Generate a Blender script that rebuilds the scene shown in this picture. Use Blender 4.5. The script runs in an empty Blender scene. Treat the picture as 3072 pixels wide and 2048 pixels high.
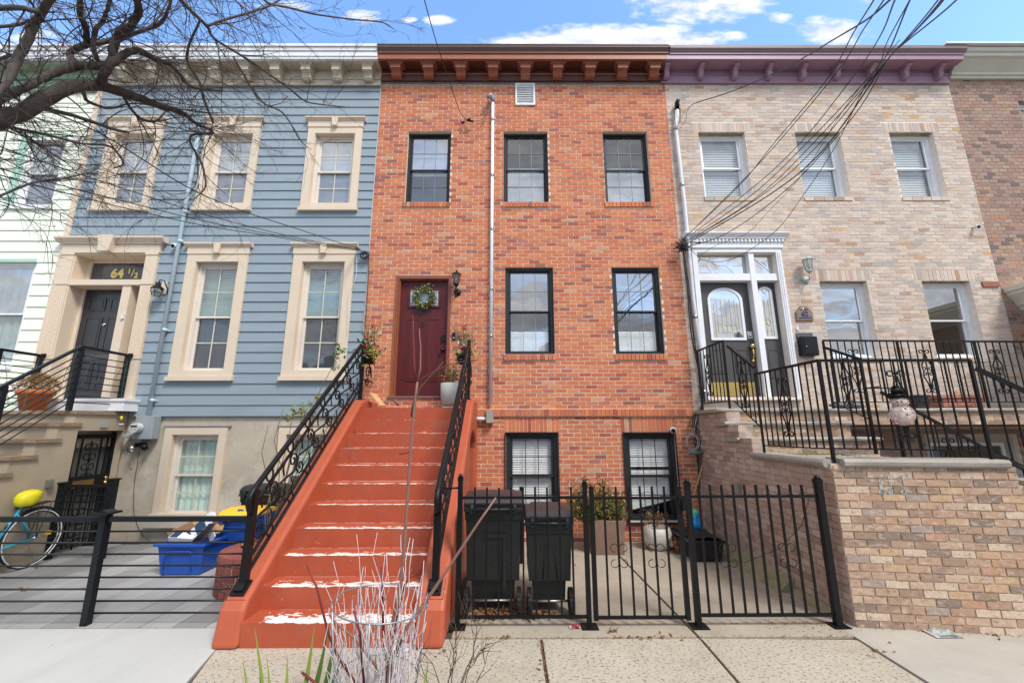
import bpy, math, random
import numpy as np
from mathutils import Vector, Matrix, noise as mnoise
random.seed(11)
R = math.radians
S = bpy.context.scene
COL = S.collection

# ------------------------------------------------------------------ camera
FPX, PITCH, ROLL, YAW, CH = 1236.5, R(11.68), R(-0.124), R(0.211), 1.78
_fw = Vector((math.sin(YAW)*math.cos(PITCH), math.cos(YAW)*math.cos(PITCH), math.sin(PITCH)))
_r0 = Vector((math.cos(YAW), -math.sin(YAW), 0)); _u0 = _r0.cross(_fw)
_r = _r0*math.cos(ROLL) + _u0*math.sin(ROLL); _u = -_r0*math.sin(ROLL) + _u0*math.cos(ROLL)
cd = bpy.data.cameras.new('camera'); cam = bpy.data.objects.new('camera', cd); COL.objects.link(cam)
cd.sensor_width = 36; cd.lens = FPX/3072*36; cd.clip_start = 0.05; cd.clip_end = 2000
M = Matrix((_r, _u, -_fw)).transposed().to_4x4(); M.translation = Vector((0, 0, CH)); cam.matrix_world = M
S.camera = cam
S.render.resolution_x, S.render.resolution_y = 1024, 682

# ------------------------------------------------------------------ world, sun, exposure
SUN_EL, SUN_AZ = R(52), R(142)      # azimuth clockwise from +Y
W = bpy.data.worlds.new('World'); S.world = W; W.use_nodes = True
nt = W.node_tree; nt.nodes.clear(); N = nt.nodes.new; LK = nt.links.new
out = N('ShaderNodeOutputWorld'); bg = N('ShaderNodeBackground'); LK(bg.outputs[0], out.inputs[0])
sky = N('ShaderNodeTexSky'); sky.sky_type = 'NISHITA'; sky.sun_disc = False
sky.sun_elevation = SUN_EL; sky.sun_rotation = SUN_AZ
sky.air_density = 1.0; sky.dust_density = 0.6; sky.ozone_density = 2.2
SKY_STR = 0.15
bg.inputs[1].default_value = SKY_STR
def wm(op, a, b=None, clamp=False):
    n = N('ShaderNodeMath'); n.operation = op; n.use_clamp = clamp
    for i, v in enumerate((a, b)):
        if v is None: continue
        if isinstance(v, (int, float)): n.inputs[i].default_value = v
        else: LK(v, n.inputs[i])
    return n.outputs[0]
tc = N('ShaderNodeTexCoord'); sp = N('ShaderNodeSeparateXYZ'); LK(tc.outputs['Generated'], sp.inputs[0])
dx, dy, dz = sp.outputs
# cloud banks: ellipses on the dome given as tangent-plane coordinates, broken up by noise
ay = wm('MAXIMUM', wm('ABSOLUTE', dy), 0.05)
uu = wm('DIVIDE', dx, ay); vv = wm('DIVIDE', dz, ay)
cb = N('ShaderNodeCombineXYZ'); LK(wm('MULTIPLY', uu, 1.0), cb.inputs[0]); LK(wm('MULTIPLY', vv, 2.0), cb.inputs[1]); LK(dy, cb.inputs[2])
n1 = N('ShaderNodeTexNoise'); n1.inputs['Scale'].default_value = 9; n1.inputs['Detail'].default_value = 9; n1.inputs['Roughness'].default_value = 0.62
LK(cb.outputs[0], n1.inputs['Vector'])
def uv_of(px, py):
    d = _fw + _r*((px-1536)/FPX) - _u*((py-1024)/FPX)
    return d.x/d.y, d.z/d.y
banks = [(1830, 118, 390, 44, 1.0), (1620, 112, 130, 26, .5), (2100, 20, 230, 52, .75), (2330, 50, 60, 26, .5), (2490, 95, 130, 44, .9), (1090, 52, 62, 24, .8), (1322, 62, 48, 20, 1.0),
         (1225, 60, 30, 12, .5), (850, 18, 90, 22, .6), (100, 108, 75, 24, .8), (2600, 4, 60, 14, .6), (2200, 112, 50, 20, .7)]
acc = None
for (px, py, rx, ry, wgt) in banks:
    u0, v0 = uv_of(px, py); u1, _ = uv_of(px+rx, py); _, v1 = uv_of(px, py-ry)
    a = wm('DIVIDE', wm('SUBTRACT', uu, u0), abs(u1-u0)); b = wm('DIVIDE', wm('SUBTRACT', vv, v0), abs(v1-v0))
    q = wm('SUBTRACT', 1.38, wm('SQRT', wm('ADD', wm('MULTIPLY', a, a), wm('MULTIPLY', b, b))))
    q = wm('MULTIPLY', wm('MAXIMUM', q, 0.0), wgt)
    acc = q if acc is None else wm('MAXIMUM', acc, q)
front = wm('GREATER_THAN', dy, 0.05)
acc = wm('MULTIPLY', acc, front)
# the rest of the sky, unseen: cloud thickened to whiten the fill light
cb2 = N('ShaderNodeCombineXYZ'); 
hz = wm('MAXIMUM', dz, 0.08)
LK(wm('DIVIDE', dx, hz), cb2.inputs[0]); LK(wm('DIVIDE', dy, hz), cb2.inputs[1])
n2 = N('ShaderNodeTexNoise'); n2.inputs['Scale'].default_value = 0.55; n2.inputs['Detail'].default_value = 8; n2.inputs['Roughness'].default_value = 0.58
LK(cb2.outputs[0], n2.inputs['Vector'])
inview = wm('MULTIPLY', front, wm('GREATER_THAN', vv, 0.2))
back = wm('MULTIPLY', wm('SUBTRACT', n2.outputs[0], 0.33), 6.0, clamp=True)
back = wm('MULTIPLY', back, wm('SUBTRACT', 1.0, wm('MULTIPLY', wm('GREATER_THAN', dy, 0.25), wm('LESS_THAN', vv, 1.35))))
nz = wm('MULTIPLY', wm('SUBTRACT', n1.outputs[0], 0.5), 3.6)
cl = wm('MULTIPLY', wm('ADD', wm('SUBTRACT', wm('MULTIPLY', acc, 1.8), 0.60), wm('MULTIPLY', nz, wm('MINIMUM', wm('MULTIPLY', acc, 3.0), 1.0))), 1.15, clamp=True)
cl = wm('MULTIPLY', cl, wm('GREATER_THAN', acc, 0.01))
cl = wm('MAXIMUM', cl, back, clamp=True)
mixc = N('ShaderNodeMix'); mixc.data_type = 'RGBA'; LK(cl, mixc.inputs[0])
hs = N('ShaderNodeHueSaturation'); hs.inputs['Saturation'].default_value = 1.1; hs.inputs['Value'].default_value = 1.12
LK(sky.outputs[0], hs.inputs['Color']); LK(hs.outputs[0], mixc.inputs[6])
cr = N('ShaderNodeValToRGB'); cr.color_ramp.elements[0].position = .3; cr.color_ramp.elements[1].position = .62
cr.color_ramp.elements[0].color = (1.75, 1.95, 2.4, 1); cr.color_ramp.elements[1].color = (3.0, 3.05, 3.15, 1)
CLOUD = N('ShaderNodeVectorMath'); CLOUD.operation = 'SCALE'; CLOUD.inputs[3].default_value = 1.0
LK(n1.outputs[0], cr.inputs[0]); LK(cr.outputs[0], CLOUD.inputs[0]); LK(CLOUD.outputs[0], mixc.inputs[7])
LK(mixc.outputs[2], bg.inputs[0])
sl = bpy.data.lights.new('sun', 'SUN'); sun = bpy.data.objects.new('sun', sl); COL.objects.link(sun)
sl.energy = 1.45; sl.angle = R(16); sl.color = (1, .96, .9)
sd = Vector((math.sin(SUN_AZ)*math.cos(SUN_EL), math.cos(SUN_AZ)*math.cos(SUN_EL), math.sin(SUN_EL)))
sun.rotation_euler = sd.to_track_quat('Z', 'Y').to_euler(); sun.location = sd*30
S.view_settings.view_transform = 'Standard'; S.view_settings.look = 'None'
S.view_settings.exposure = 1.38; S.view_settings.gamma = 1.0; S.view_settings.use_curve_mapping = False

# ------------------------------------------------------------------ pixel -> place on a known plane (calibrated from the photograph)
def _ray(px, py): return _fw + _r*((px-1536)/FPX) - _u*((py-1024)/FPX)
FY = 7.05                                    # distance of the house fronts
def F(px, py, Y=FY):
    d = _ray(px, py); t = Y/d.y; return Vector((d.x*t, Y, d.z*t+CH))
def G(px, py, z=0.0):
    d = _ray(px, py); t = (z-CH)/d.z; return Vector((d.x*t, d.y*t, z))
def XP(px, py, X):
    d = _ray(px, py); t = X/d.x; return Vector((X, d.y*t, d.z*t+CH))
def fx(px, py, Y=FY): return F(px, py, Y).x
def fz(py, px=1536, Y=FY): return F(px, py, Y).z

# ------------------------------------------------------------------ objects
WL = {}
def tag(o, label=None, cat=None, group=None, kind=None):
    if label: o['label'] = label
    if cat: o['category'] = cat
    if group: o['group'] = group
    if kind: o['kind'] = kind
    return o
def thing(name, label, cat, loc, group=None):
    o = bpy.data.objects.new(name, None); COL.objects.link(o); o.empty_display_size = .1
    o.location = loc; WL[o] = Vector(loc); return tag(o, label, cat, group)
def link(me, name, mat, parent, world, rot=0.0, scale=None):
    o = bpy.data.objects.new(name, me); COL.objects.link(o)
    world = Vector(world); WL[o] = world
    if parent is not None:
        o.parent = parent; o.location = world - WL[parent]
    else: o.location = world
    if rot: o.rotation_euler.z = rot
    if scale: o.scale = scale
    return o
class MB:
    def __init__(s): s.v = []; s.f = []; s.rnd = []; s.sm = []
    def add(s, vs, fs, rnd=0.0, smooth=False):
        b = len(s.v); s.v += [tuple(v) for v in vs]
        for f in fs: s.f.append([i+b for i in f]); s.rnd.append(rnd); s.sm.append(smooth)
        return s
    def box(s, x0, x1, y0, y1, z0, z1, rnd=0.0):
        v = [(x, y, z) for z in (z0, z1) for y in (y0, y1) for x in (x0, x1)]
        return s.add(v, [(0,2,3,1),(4,5,7,6),(0,1,5,4),(2,6,7,3),(0,4,6,2),(1,3,7,5)], rnd)
    def obox(s, c, ax, ay, az, rnd=0.0):
        c, ax, ay, az = Vector(c), Vector(ax), Vector(ay), Vector(az)
        v = [c+ax*i+ay*j+az*k for k in (-1,1) for j in (-1,1) for i in (-1,1)]
        return s.add(v, [(0,2,3,1),(4,5,7,6),(0,1,5,4),(2,6,7,3),(0,4,6,2),(1,3,7,5)], rnd)
    def quad(s, a, b, c, d, rnd=0.0): return s.add([a, b, c, d], [(0,1,2,3)], rnd)
    def prism(s, poly, axis, a, b):
        n = len(poly)
        def P(p, t):
            if axis == 'x': return (t, p[0], p[1])
            if axis == 'y': return (p[0], t, p[1])
            return (p[0], p[1], t)
        v = [P(p, a) for p in poly] + [P(p, b) for p in poly]
        fs = [tuple(range(n))[::-1], tuple(range(n, 2*n))] + [(i, (i+1) % n, n+(i+1) % n, n+i) for i in range(n)]
        return s.add(v, fs)
    def tube(s, pts, r, n=6, closed=False, rnd=0.0, smooth=True, cap=True, flat=None):
        pts = [Vector(p) for p in pts]; m = len(pts)
        if m < 2: return s
        rr = r if isinstance(r, (list, tuple)) else [r]*m
        vs = []; up = None
        for i in range(m):
            if closed: t = pts[(i+1) % m]-pts[(i-1) % m]
            else: t = pts[min(i+1, m-1)]-pts[max(i-1, 0)]
            if t.length < 1e-9: t = Vector((0,0,1))
            t.normalize()
            if up is None:
                up = Vector((0,0,1)) if abs(t.z) < .9 else Vector((0,1,0))
            a = up - t*up.dot(t)
            if a.length < 1e-6: a = Vector((1,0,0))-t*t.x
            a.normalize(); up = a; b = t.cross(a)
            for k in range(n):
                an = 2*math.pi*(k+.5)/n
                vs.append(pts[i] + a*(math.cos(an)*rr[i]) + b*(math.sin(an)*rr[i]))
        fs = []
        for i in range(m if closed else m-1):
            j = (i+1) % m
            for k in range(n):
                k2 = (k+1) % n; fs.append((i*n+k, i*n+k2, j*n+k2, j*n+k))
        if not closed and cap: fs += [tuple(range(n))[::-1], tuple((m-1)*n+k for k in range(n))]
        return s.add(vs, fs, rnd, smooth)
    def lathe(s, prof, c, n=20, smooth=True, rnd=0.0, sx=1, sy=1):
        vs = []; m = len(prof)
        for (r, z) in prof:
            for k in range(n):
                a = 2*math.pi*k/n; vs.append((c[0]+r*sx*math.cos(a), c[1]+r*sy*math.sin(a), c[2]+z))
        fs = [(i*n+k, i*n+(k+1) % n, (i+1)*n+(k+1) % n, (i+1)*n+k) for i in range(m-1) for k in range(n)]
        fs += [tuple(range(n))[::-1], tuple((m-1)*n+k for k in range(n))]
        return s.add(vs, fs, rnd, smooth)
    def ball(s, c, r, n=10, sx=1, sy=1, sz=1, rnd=0.0):
        prof = [(max(r*math.sin(math.pi*i/n), 1e-4), -r*math.cos(math.pi*i/n)*sz) for i in range(n+1)]
        return s.lathe(prof, c, n+2, True, rnd, sx, sy)
    def leaf(s, c, d, L, w, rnd=0.0):
        d = Vector(d).normalized(); k = Vector((random.gauss(0,1), random.gauss(0,1), random.gauss(0,1)))
        e = d.cross(k)
        if e.length < 1e-4: e = Vector((1,0,0))
        e.normalize(); c = Vector(c)
        return s.add([c, c+d*L*.5+e*w*.5, c+d*L, c+d*L*.5-e*w*.5], [(0,1,2,3)], rnd)
    def build(s, name, mat, parent=None, origin=None, kind=None, bevel=0):
        if not s.v: return None
        a = np.array(s.v, dtype=float)
        if origin is None: origin = ((a[:,0].min()+a[:,0].max())/2, (a[:,1].min()+a[:,1].max())/2, a[:,2].min())
        a = a - np.array(origin)
        me = bpy.data.meshes.new(name); me.from_pydata(a.tolist(), [], s.f)
        if any(r != 0.0 for r in s.rnd):
            at = me.attributes.new('rnd', 'FLOAT', 'FACE'); at.data.foreach_set('value', s.rnd)
        me.polygons.foreach_set('use_smooth', s.sm)
        if mat: me.materials.append(mat)
        me.update()
        o = link(me, name, mat, parent, origin)
        if bevel:
            b = o.modifiers.new('bevel', 'BEVEL'); b.width = bevel; b.segments = 2; b.limit_method = 'ANGLE'
        if kind: o['kind'] = kind
        return o
def copy_tree(o, loc=None, parent=None, **kw):
    c = o.copy(); COL.objects.link(c)
    if parent is not None: c.parent = parent
    if loc is not None: c.location = loc; WL[c] = Vector(loc)
    for ch in list(o.children): copy_tree(ch, None, c)
    return c
def arc(c, r, a0, a1, n=10, plane='xz', ry=None):
    ry = ry or r; o = []
    for i in range(n+1):
        a = a0+(a1-a0)*i/n; x, y = math.cos(a)*r, math.sin(a)*ry
        o.append((c[0]+x, c[1], c[2]+y) if plane == 'xz' else ((c[0], c[1]+x, c[2]+y) if plane == 'yz' else (c[0]+x, c[1]+y, c[2])))
    return o

# ------------------------------------------------------------------ materials
MATS = {}
def mat(name, col, rough=.6, col2=None, ns=8.0, amt=.5, bump=0.0, bs=60.0, metal=0.0, spec=.5, stretch=None, detail=5, ramp=None, coat=0):
    """plain procedural surface: colour noise between col and col2, fine bump; ramp = colours picked per piece"""
    if name in MATS: return MATS[name]
    m = bpy.data.materials.new(name); m.use_nodes = True; t = m.node_tree; b = t.nodes['Principled BSDF']; L = t.links.new
    b.inputs['Roughness'].default_value = rough; b.inputs['Metallic'].default_value = metal; b.inputs['Specular IOR Level'].default_value = spec
    b.inputs['Coat Weight'].default_value = coat
    g = t.nodes.new('ShaderNodeNewGeometry'); vec = g.outputs['Position']
    if stretch:
        mp = t.nodes.new('ShaderNodeMapping'); mp.inputs['Scale'].default_value = stretch; L(vec, mp.inputs[0]); vec = mp.outputs[0]
    n = t.nodes.new('ShaderNodeTexNoise'); n.inputs['Scale'].default_value = ns; n.inputs['Detail'].default_value = detail; n.inputs['Roughness'].default_value = .65; L(vec, n.inputs['Vector'])
    c2 = col2 or tuple(x*.75 for x in col)
    base = None
    if ramp:
        at = t.nodes.new('ShaderNodeAttribute'); at.attribute_name = 'rnd'; oi = t.nodes.new('ShaderNodeObjectInfo')
        ad = t.nodes.new('ShaderNodeMath'); ad.operation = 'ADD'; L(at.outputs['Fac'], ad.inputs[0]); L(oi.outputs['Random'], ad.inputs[1])
        fr = t.nodes.new('ShaderNodeMath'); fr.operation = 'FRACT'; L(ad.outputs[0], fr.inputs[0])
        r = t.nodes.new('ShaderNodeValToRGB'); r.color_ramp.interpolation = 'CONSTANT'; e = r.color_ramp.elements
        pos = 0; tot = sum(w for _, w in ramp)
        for i, (c, w) in enumerate(ramp):
            el = e[i] if i < 2 else e.new(pos)
            el.position = pos; el.color = (*c, 1); pos += w/tot
        L(fr.outputs[0], r.inputs[0]); base = r.outputs[0]
    mx = t.nodes.new('ShaderNodeMix'); mx.data_type = 'RGBA'
    cr = t.nodes.new('ShaderNodeMapRange'); cr.inputs[1].default_value = .3; cr.inputs[2].default_value = .7; cr.inputs[4].default_value = amt if ramp else 1
    L(n.outputs[0], cr.inputs[0]); L(cr.outputs[0], mx.inputs[0])
    if base: L(base, mx.inputs[6])
    else: mx.inputs[6].default_value = (*col, 1)
    mx.inputs[7].default_value = (*c2, 1)
    L(mx.outputs[2], b.inputs['Base Color'])
    if bump:
        n2 = t.nodes.new('ShaderNodeTexNoise'); n2.inputs['Scale'].default_value = bs; n2.inputs['Detail'].default_value = 4; L(vec, n2.inputs['Vector'])
        bm = t.nodes.new('ShaderNodeBump'); bm.inputs['Strength'].default_value = min(1, bump*40); bm.inputs['Distance'].default_value = bump
        L(n2.outputs[0], bm.inputs['Height']); L(bm.outputs[0], b.inputs['Normal'])
    MATS[name] = m; return m
def stained(m, col, scale, lo, hi, stretch=None, strength=1.0, detail=6, rough=None):
    """lay blotches of another colour over a material (peeled paint, dirt, moss)"""
    t = m.node_tree; b = t.nodes['Principled BSDF']; src = b.inputs['Base Color'].links[0].from_socket; L = t.links.new
    g = t.nodes.new('ShaderNodeNewGeometry'); vec = g.outputs['Position']
    if stretch:
        mp = t.nodes.new('ShaderNodeMapping'); mp.inputs['Scale'].default_value = stretch; L(vec, mp.inputs[0]); vec = mp.outputs[0]
    n = t.nodes.new('ShaderNodeTexNoise'); n.inputs['Scale'].default_value = scale; n.inputs['Detail'].default_value = detail; n.inputs['Roughness'].default_value = .7; L(vec, n.inputs['Vector'])
    r = t.nodes.new('ShaderNodeMapRange'); r.inputs[1].default_value = lo; r.inputs[2].default_value = hi; r.inputs[4].default_value = strength; L(n.outputs[0], r.inputs[0])
    mx = t.nodes.new('ShaderNodeMix'); mx.data_type = 'RGBA'; L(r.outputs[0], mx.inputs[0]); L(src, mx.inputs[6]); mx.inputs[7].default_value = (*col, 1)
    L(mx.outputs[2], b.inputs['Base Color']); return r
def glass_mat(name, tint=(1, 1, 1), refl=.16, dirt=.0, rough=.01, wob=.0006):
    if name in MATS: return MATS[name]
    m = bpy.data.materials.new(name); m.use_nodes = True; t = m.node_tree; t.nodes.clear(); L = t.links.new
    o = t.nodes.new('ShaderNodeOutputMaterial'); tr = t.nodes.new('ShaderNodeBsdfTransparent'); gl = t.nodes.new('ShaderNodeBsdfGlossy'); mx = t.nodes.new('ShaderNodeMixShader')
    tr.inputs[0].default_value = (*tint, 1); gl.inputs['Roughness'].default_value = rough
    ge = t.nodes.new('ShaderNodeNewGeometry'); dp = t.nodes.new('ShaderNodeVectorMath'); dp.operation = 'DOT_PRODUCT'; L(ge.outputs['Incoming'], dp.inputs[0]); L(ge.outputs['Normal'], dp.inputs[1])
    ab = t.nodes.new('ShaderNodeMath'); ab.operation = 'ABSOLUTE'; L(dp.outputs['Value'], ab.inputs[0]); om = t.nodes.new('ShaderNodeMath'); om.operation = 'SUBTRACT'; om.inputs[0].default_value = 1.0; L(ab.outputs[0], om.inputs[1])
    lw = t.nodes.new('ShaderNodeMath'); lw.operation = 'POWER'; lw.inputs[1].default_value = 5; L(om.outputs[0], lw.inputs[0])
    ad = t.nodes.new('ShaderNodeMath'); ad.operation = 'MULTIPLY_ADD'; ad.inputs[1].default_value = .9; ad.inputs[2].default_value = refl+.05; ad.use_clamp = True
    L(lw.outputs[0], ad.inputs[0]); L(ad.outputs[0], mx.inputs[0]); L(tr.outputs[0], mx.inputs[1]); L(gl.outputs[0], mx.inputs[2]); L(mx.outputs[0], o.inputs[0])
    if wob:
        g = t.nodes.new('ShaderNodeNewGeometry'); n = t.nodes.new('ShaderNodeTexNoise'); n.inputs['Scale'].default_value = 2.2; n.inputs['Detail'].default_value = 1; L(g.outputs['Position'], n.inputs['Vector'])
        bm = t.nodes.new('ShaderNodeBump'); bm.inputs['Distance'].default_value = wob*20; bm.inputs['Strength'].default_value = .35; L(n.outputs[0], bm.inputs['Height']); L(bm.outputs[0], gl.inputs['Normal'])
    MATS[name] = m; return m

RED_RAMP = [((.65,.195,.075),26), ((.60,.17,.07),22), ((.55,.15,.07),16), ((.68,.245,.105),12), ((.40,.085,.05),8), ((.30,.10,.075),3), ((.56,.20,.11),7), ((.60,.32,.19),2), ((.44,.15,.11),5)]
TAN_RAMP = [((.62,.49,.40),20), ((.68,.55,.45),18), ((.56,.44,.37),14), ((.50,.43,.385),12), ((.44,.38,.345),6), ((.60,.47,.34),8), ((.54,.36,.27),6), ((.60,.34,.14),2), ((.42,.26,.17),2), ((.66,.56,.48),9)]
PIER_RAMP = [((.50,.33,.22),16), ((.56,.40,.28),14), ((.44,.28,.19),14), ((.66,.52,.39),12), ((.34,.225,.16),12), ((.23,.165,.13),9), ((.50,.28,.17),7), ((.58,.38,.22),8), ((.38,.31,.27),5), ((.50,.22,.13),2)]
SIDE_RAMP = [((.50,.36,.28),16), ((.55,.42,.34),14), ((.44,.31,.24),12), ((.60,.48,.40),8), ((.34,.25,.20),7), ((.52,.31,.22),3)]
BROWN_RAMP = [((.36,.22,.17),16), ((.40,.26,.20),14), ((.32,.19,.15),12), ((.44,.30,.20),6), ((.22,.15,.13),6), ((.14,.11,.105),5), ((.46,.22,.12),2), ((.34,.24,.20),8)]
m_red = mat('red_brick', (.4,.1,.05), .85, (.30,.13,.085), 60, .35, bump=.002, bs=120, ramp=RED_RAMP)
stained(m_red, (.62,.42,.30), 9, .58, .76, strength=.42); stained(m_red, (.26,.09,.06), 1.2, .56, .76, strength=.3, stretch=(1,1,.6)); stained(m_red, (.30,.10,.07), 35, .58, .70, strength=.45); stained(m_red, (.62,.50,.38), 85, .62, .74, strength=.5)
m_tan = mat('tan_brick', (.5,.4,.3), .85, (.40,.33,.28), 70, .4, bump=.002, bs=120, ramp=TAN_RAMP)
stained(m_tan, (.60,.36,.17), 7, .66, .78, strength=.45); stained(m_tan, (.32,.27,.24), 1.3, .52, .72, strength=.30, stretch=(1,1,.7)); stained(m_tan, (.74,.64,.56), .9, .55, .7, strength=.3)
m_pier = mat('mottled_brick', (.5,.4,.3), .85, (.30,.20,.15), 45, .55, bump=.003, bs=90, ramp=PIER_RAMP)
stained(m_pier, (.66,.54,.43), 13, .52, .68, strength=.65, stretch=(1,1,2)); stained(m_pier, (.13,.095,.075), 15, .54, .68, strength=.75, stretch=(1,1,2)); stained(m_pier, (.50,.22,.13), 11, .62, .74, strength=.5); stained(m_pier, (.42,.42,.46), 7, .66, .76, strength=.5)
m_side = mat('dull_brick', (.4,.3,.2), .85, (.26,.18,.14), 45, .5, bump=.003, bs=90, ramp=SIDE_RAMP)
stained(m_side, (.60,.56,.56), 2.2, .54, .72, strength=.5); stained(m_side, (.20,.14,.12), 16, .56, .70, strength=.5); stained(m_side, (.22,.17,.14), 1.3, .55, .75, strength=.4)
m_brown = mat('brown_brick', (.35,.2,.15), .85, (.24,.15,.12), 60, .4, bump=.002, bs=120, ramp=BROWN_RAMP)
m_mort = mat('mortar', (.74,.66,.53), .95, (.60,.52,.41), 12, bump=.002, bs=150)
stained(m_mort, (.66,.60,.52), 1.1, .50, .66, strength=.6)
m_mort_tan = mat('pale_mortar', (.84,.77,.69), .95, (.70,.62,.54), 12, bump=.002, bs=150)
m_mort_pier = mat('buff_mortar', (.70,.56,.42), .95, (.48,.36,.26), 9, bump=.003, bs=120)
m_mort_side = mat('dark_mortar', (.60,.50,.43), .95, (.24,.19,.16), 9, bump=.003, bs=120)
m_mort_brown = mat('grey_mortar', (.50,.42,.36), .95, (.40,.33,.28), 12)
m_black = mat('black_iron', (.006,.006,.007), .42, (.010,.0105,.012), 14, bump=.0006, bs=90, spec=.22)
m_blackp = mat('black_powder_coat', (.008,.010,.013), .42, (.011,.014,.018), 14, spec=.25)
m_winblk = mat('charcoal_window_frame', (.020,.022,.025), .45, (.03,.032,.036), 6, spec=.3)
m_blind = mat('white_blind', (.90,.91,.90), .7, (.84,.85,.85), 5)
m_blindg = mat('pale_green_curtain', (.70,.84,.77), .9, (.58,.74,.67), 5, stretch=(9,9,.6))
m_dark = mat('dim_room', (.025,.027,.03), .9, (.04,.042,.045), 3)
m_screen = mat('insect_screen', (.035,.038,.044), .8, (.055,.06,.07), 3.5, detail=8)
m_screenb = mat('blue_grey_screen', (.16,.19,.25), .8, (.25,.29,.36), 4.5, detail=8, stretch=(1,1,3))
m_white = mat('white_trim', (.82,.83,.85), .45, (.74,.75,.78), 4)
m_vinyl = mat('white_vinyl', (.80,.81,.82), .4, (.72,.73,.75), 6)
m_cream = mat('cream_trim', (.70,.585,.455), .55, (.66,.545,.42), 4)
m_creamw = mat('cream_sash', (.74,.68,.60), .5, (.70,.63,.55), 6)
m_blue = mat('slate_blue_siding', (.262,.325,.375), .6, (.24,.298,.345), 3, bump=.0012, bs=40, stretch=(.3,1,4))
stained(m_blue, (.30,.365,.41), 1.3, .5, .75, strength=.5)
m_mint = mat('mint_siding', (.82,.86,.73), .6, (.78,.83,.70), 3, bump=.0012, bs=40, stretch=(.3,1,4))
stained(m_blue, (.19,.23,.26), 2.2, .60, .82, strength=.35, stretch=(3,1,.35))
stained(m_mint, (.50,.62,.46), 1.2, .6, .8, strength=.3, stretch=(1,1,.4))
m_stucco = mat('weathered_stucco', (.52,.46,.37), .95, (.41,.355,.28), 1.4, bump=.006, bs=9)
stained(m_stucco, (.62,.58,.50), 1.1, .52, .68, strength=.7); stained(m_stucco, (.20,.17,.13), 1.5, .54, .74, strength=.75); stained(m_stucco, (.30,.25,.185), 5, .55, .72, strength=.5)
m_brownst = mat('tan_stucco_stoop', (.45,.375,.275), .95, (.36,.29,.205), 2.2, bump=.004, bs=14)
stained(m_brownst, (.20,.15,.10), 2.4, .58, .78, strength=.5, stretch=(1,1,.4))
m_ledge = mat('brownstone_ledge', (.33,.245,.17), .95, (.20,.14,.095), 9, bump=.008, bs=22, stretch=(.5,1,3))
m_corn_shade = mat('shadow_toned_soffit', (.11,.035,.022), .5, (.085,.028,.018), 5)  # cornice brown darkened: the shadow under the overhang is put into the colour
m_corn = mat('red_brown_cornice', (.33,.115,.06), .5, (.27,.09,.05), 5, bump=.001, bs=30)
stained(m_corn, (.62,.42,.27), 14, .66, .70, strength=.55, stretch=(.3,1,1))
m_corn_top = mat('brown_metal_gutter', (.15,.095,.085), .4, (.12,.075,.068), 3)
m_purp = mat('mauve_cornice', (.36,.225,.30), .42, (.31,.185,.25), 4, spec=.3)
m_purp_top = mat('taupe_metal_cap', (.27,.20,.20), .4, (.23,.165,.165), 3)
m_beige = mat('beige_cornice', (.58,.51,.40), .6, (.45,.39,.29), 3, stretch=(1,1,2))
m_rcream = mat('pale_moulding', (.66,.65,.56), .55, (.58,.57,.48), 4)
m_lead = mat('grey_flashing', (.22,.20,.21), .5, (.17,.15,.16), 6)
m_glass = glass_mat('window_glass', (.95,.97,.98), .17)
m_glass2 = glass_mat('bright_window_glass', (.85,.88,.9), .42)
m_glass3 = glass_mat('dull_window_glass', (.97,.98,.98), .06)
m_stoop = mat('terracotta_painted_concrete', (.42,.085,.035), .55, (.36,.07,.03), 5, bump=.0015, bs=30)
stained(m_stoop, (.33,.13,.09), 3.2, .60, .78, strength=.35)
m_gold = mat('polished_brass', (.72,.50,.14), .18, (.6,.4,.1), 6, metal=.9)
m_conc = mat('grey_concrete', (.40,.37,.325), .9, (.33,.30,.26), 2.2, bump=.002, bs=80)

# ------------------------------------------------------------------ walls: pieces with real joints
def rows(u0, u1, z0, z1, pitch, course, joint, holes, off=0.0, half=True):
    out = []; k = 0; z = z0
    while z < z1-1e-4:
        zt = min(z+course-joint, z1); zm = (z+zt)/2
        spans = [(u0, u1)]
        for (a, b, c, d) in holes:
            if c < zm < d:
                ns = []
                for (s, e) in spans:
                    if b <= s or a >= e: ns.append((s, e)); continue
                    if a > s: ns.append((s, a))
                    if b < e: ns.append((b, e))
                spans = ns
        start = u0 - pitch + off + (pitch/2 if (k % 2 and half) else 0) + random.uniform(-.008, .008)
        for (s, e) in spans:
            i0 = math.floor((s-start)/pitch)
            u = start + i0*pitch
            while u < e:
                a, b = max(u, s-.002), min(u+pitch-joint, e+.002)
                if b-a > .03: out.append((a, b, z, zt))
                u += pitch
        z += course; k += 1
    return out
def soldiers(u0, u1, z0, z1, joint=.009, w=.068):
    n = max(1, round((u1-u0)/w)); w = (u1-u0)/n
    return [(u0+i*w+joint/2, u0+(i+1)*w-joint/2, z0+.004, z1-.004) for i in range(n)]
_unit = None
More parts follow.
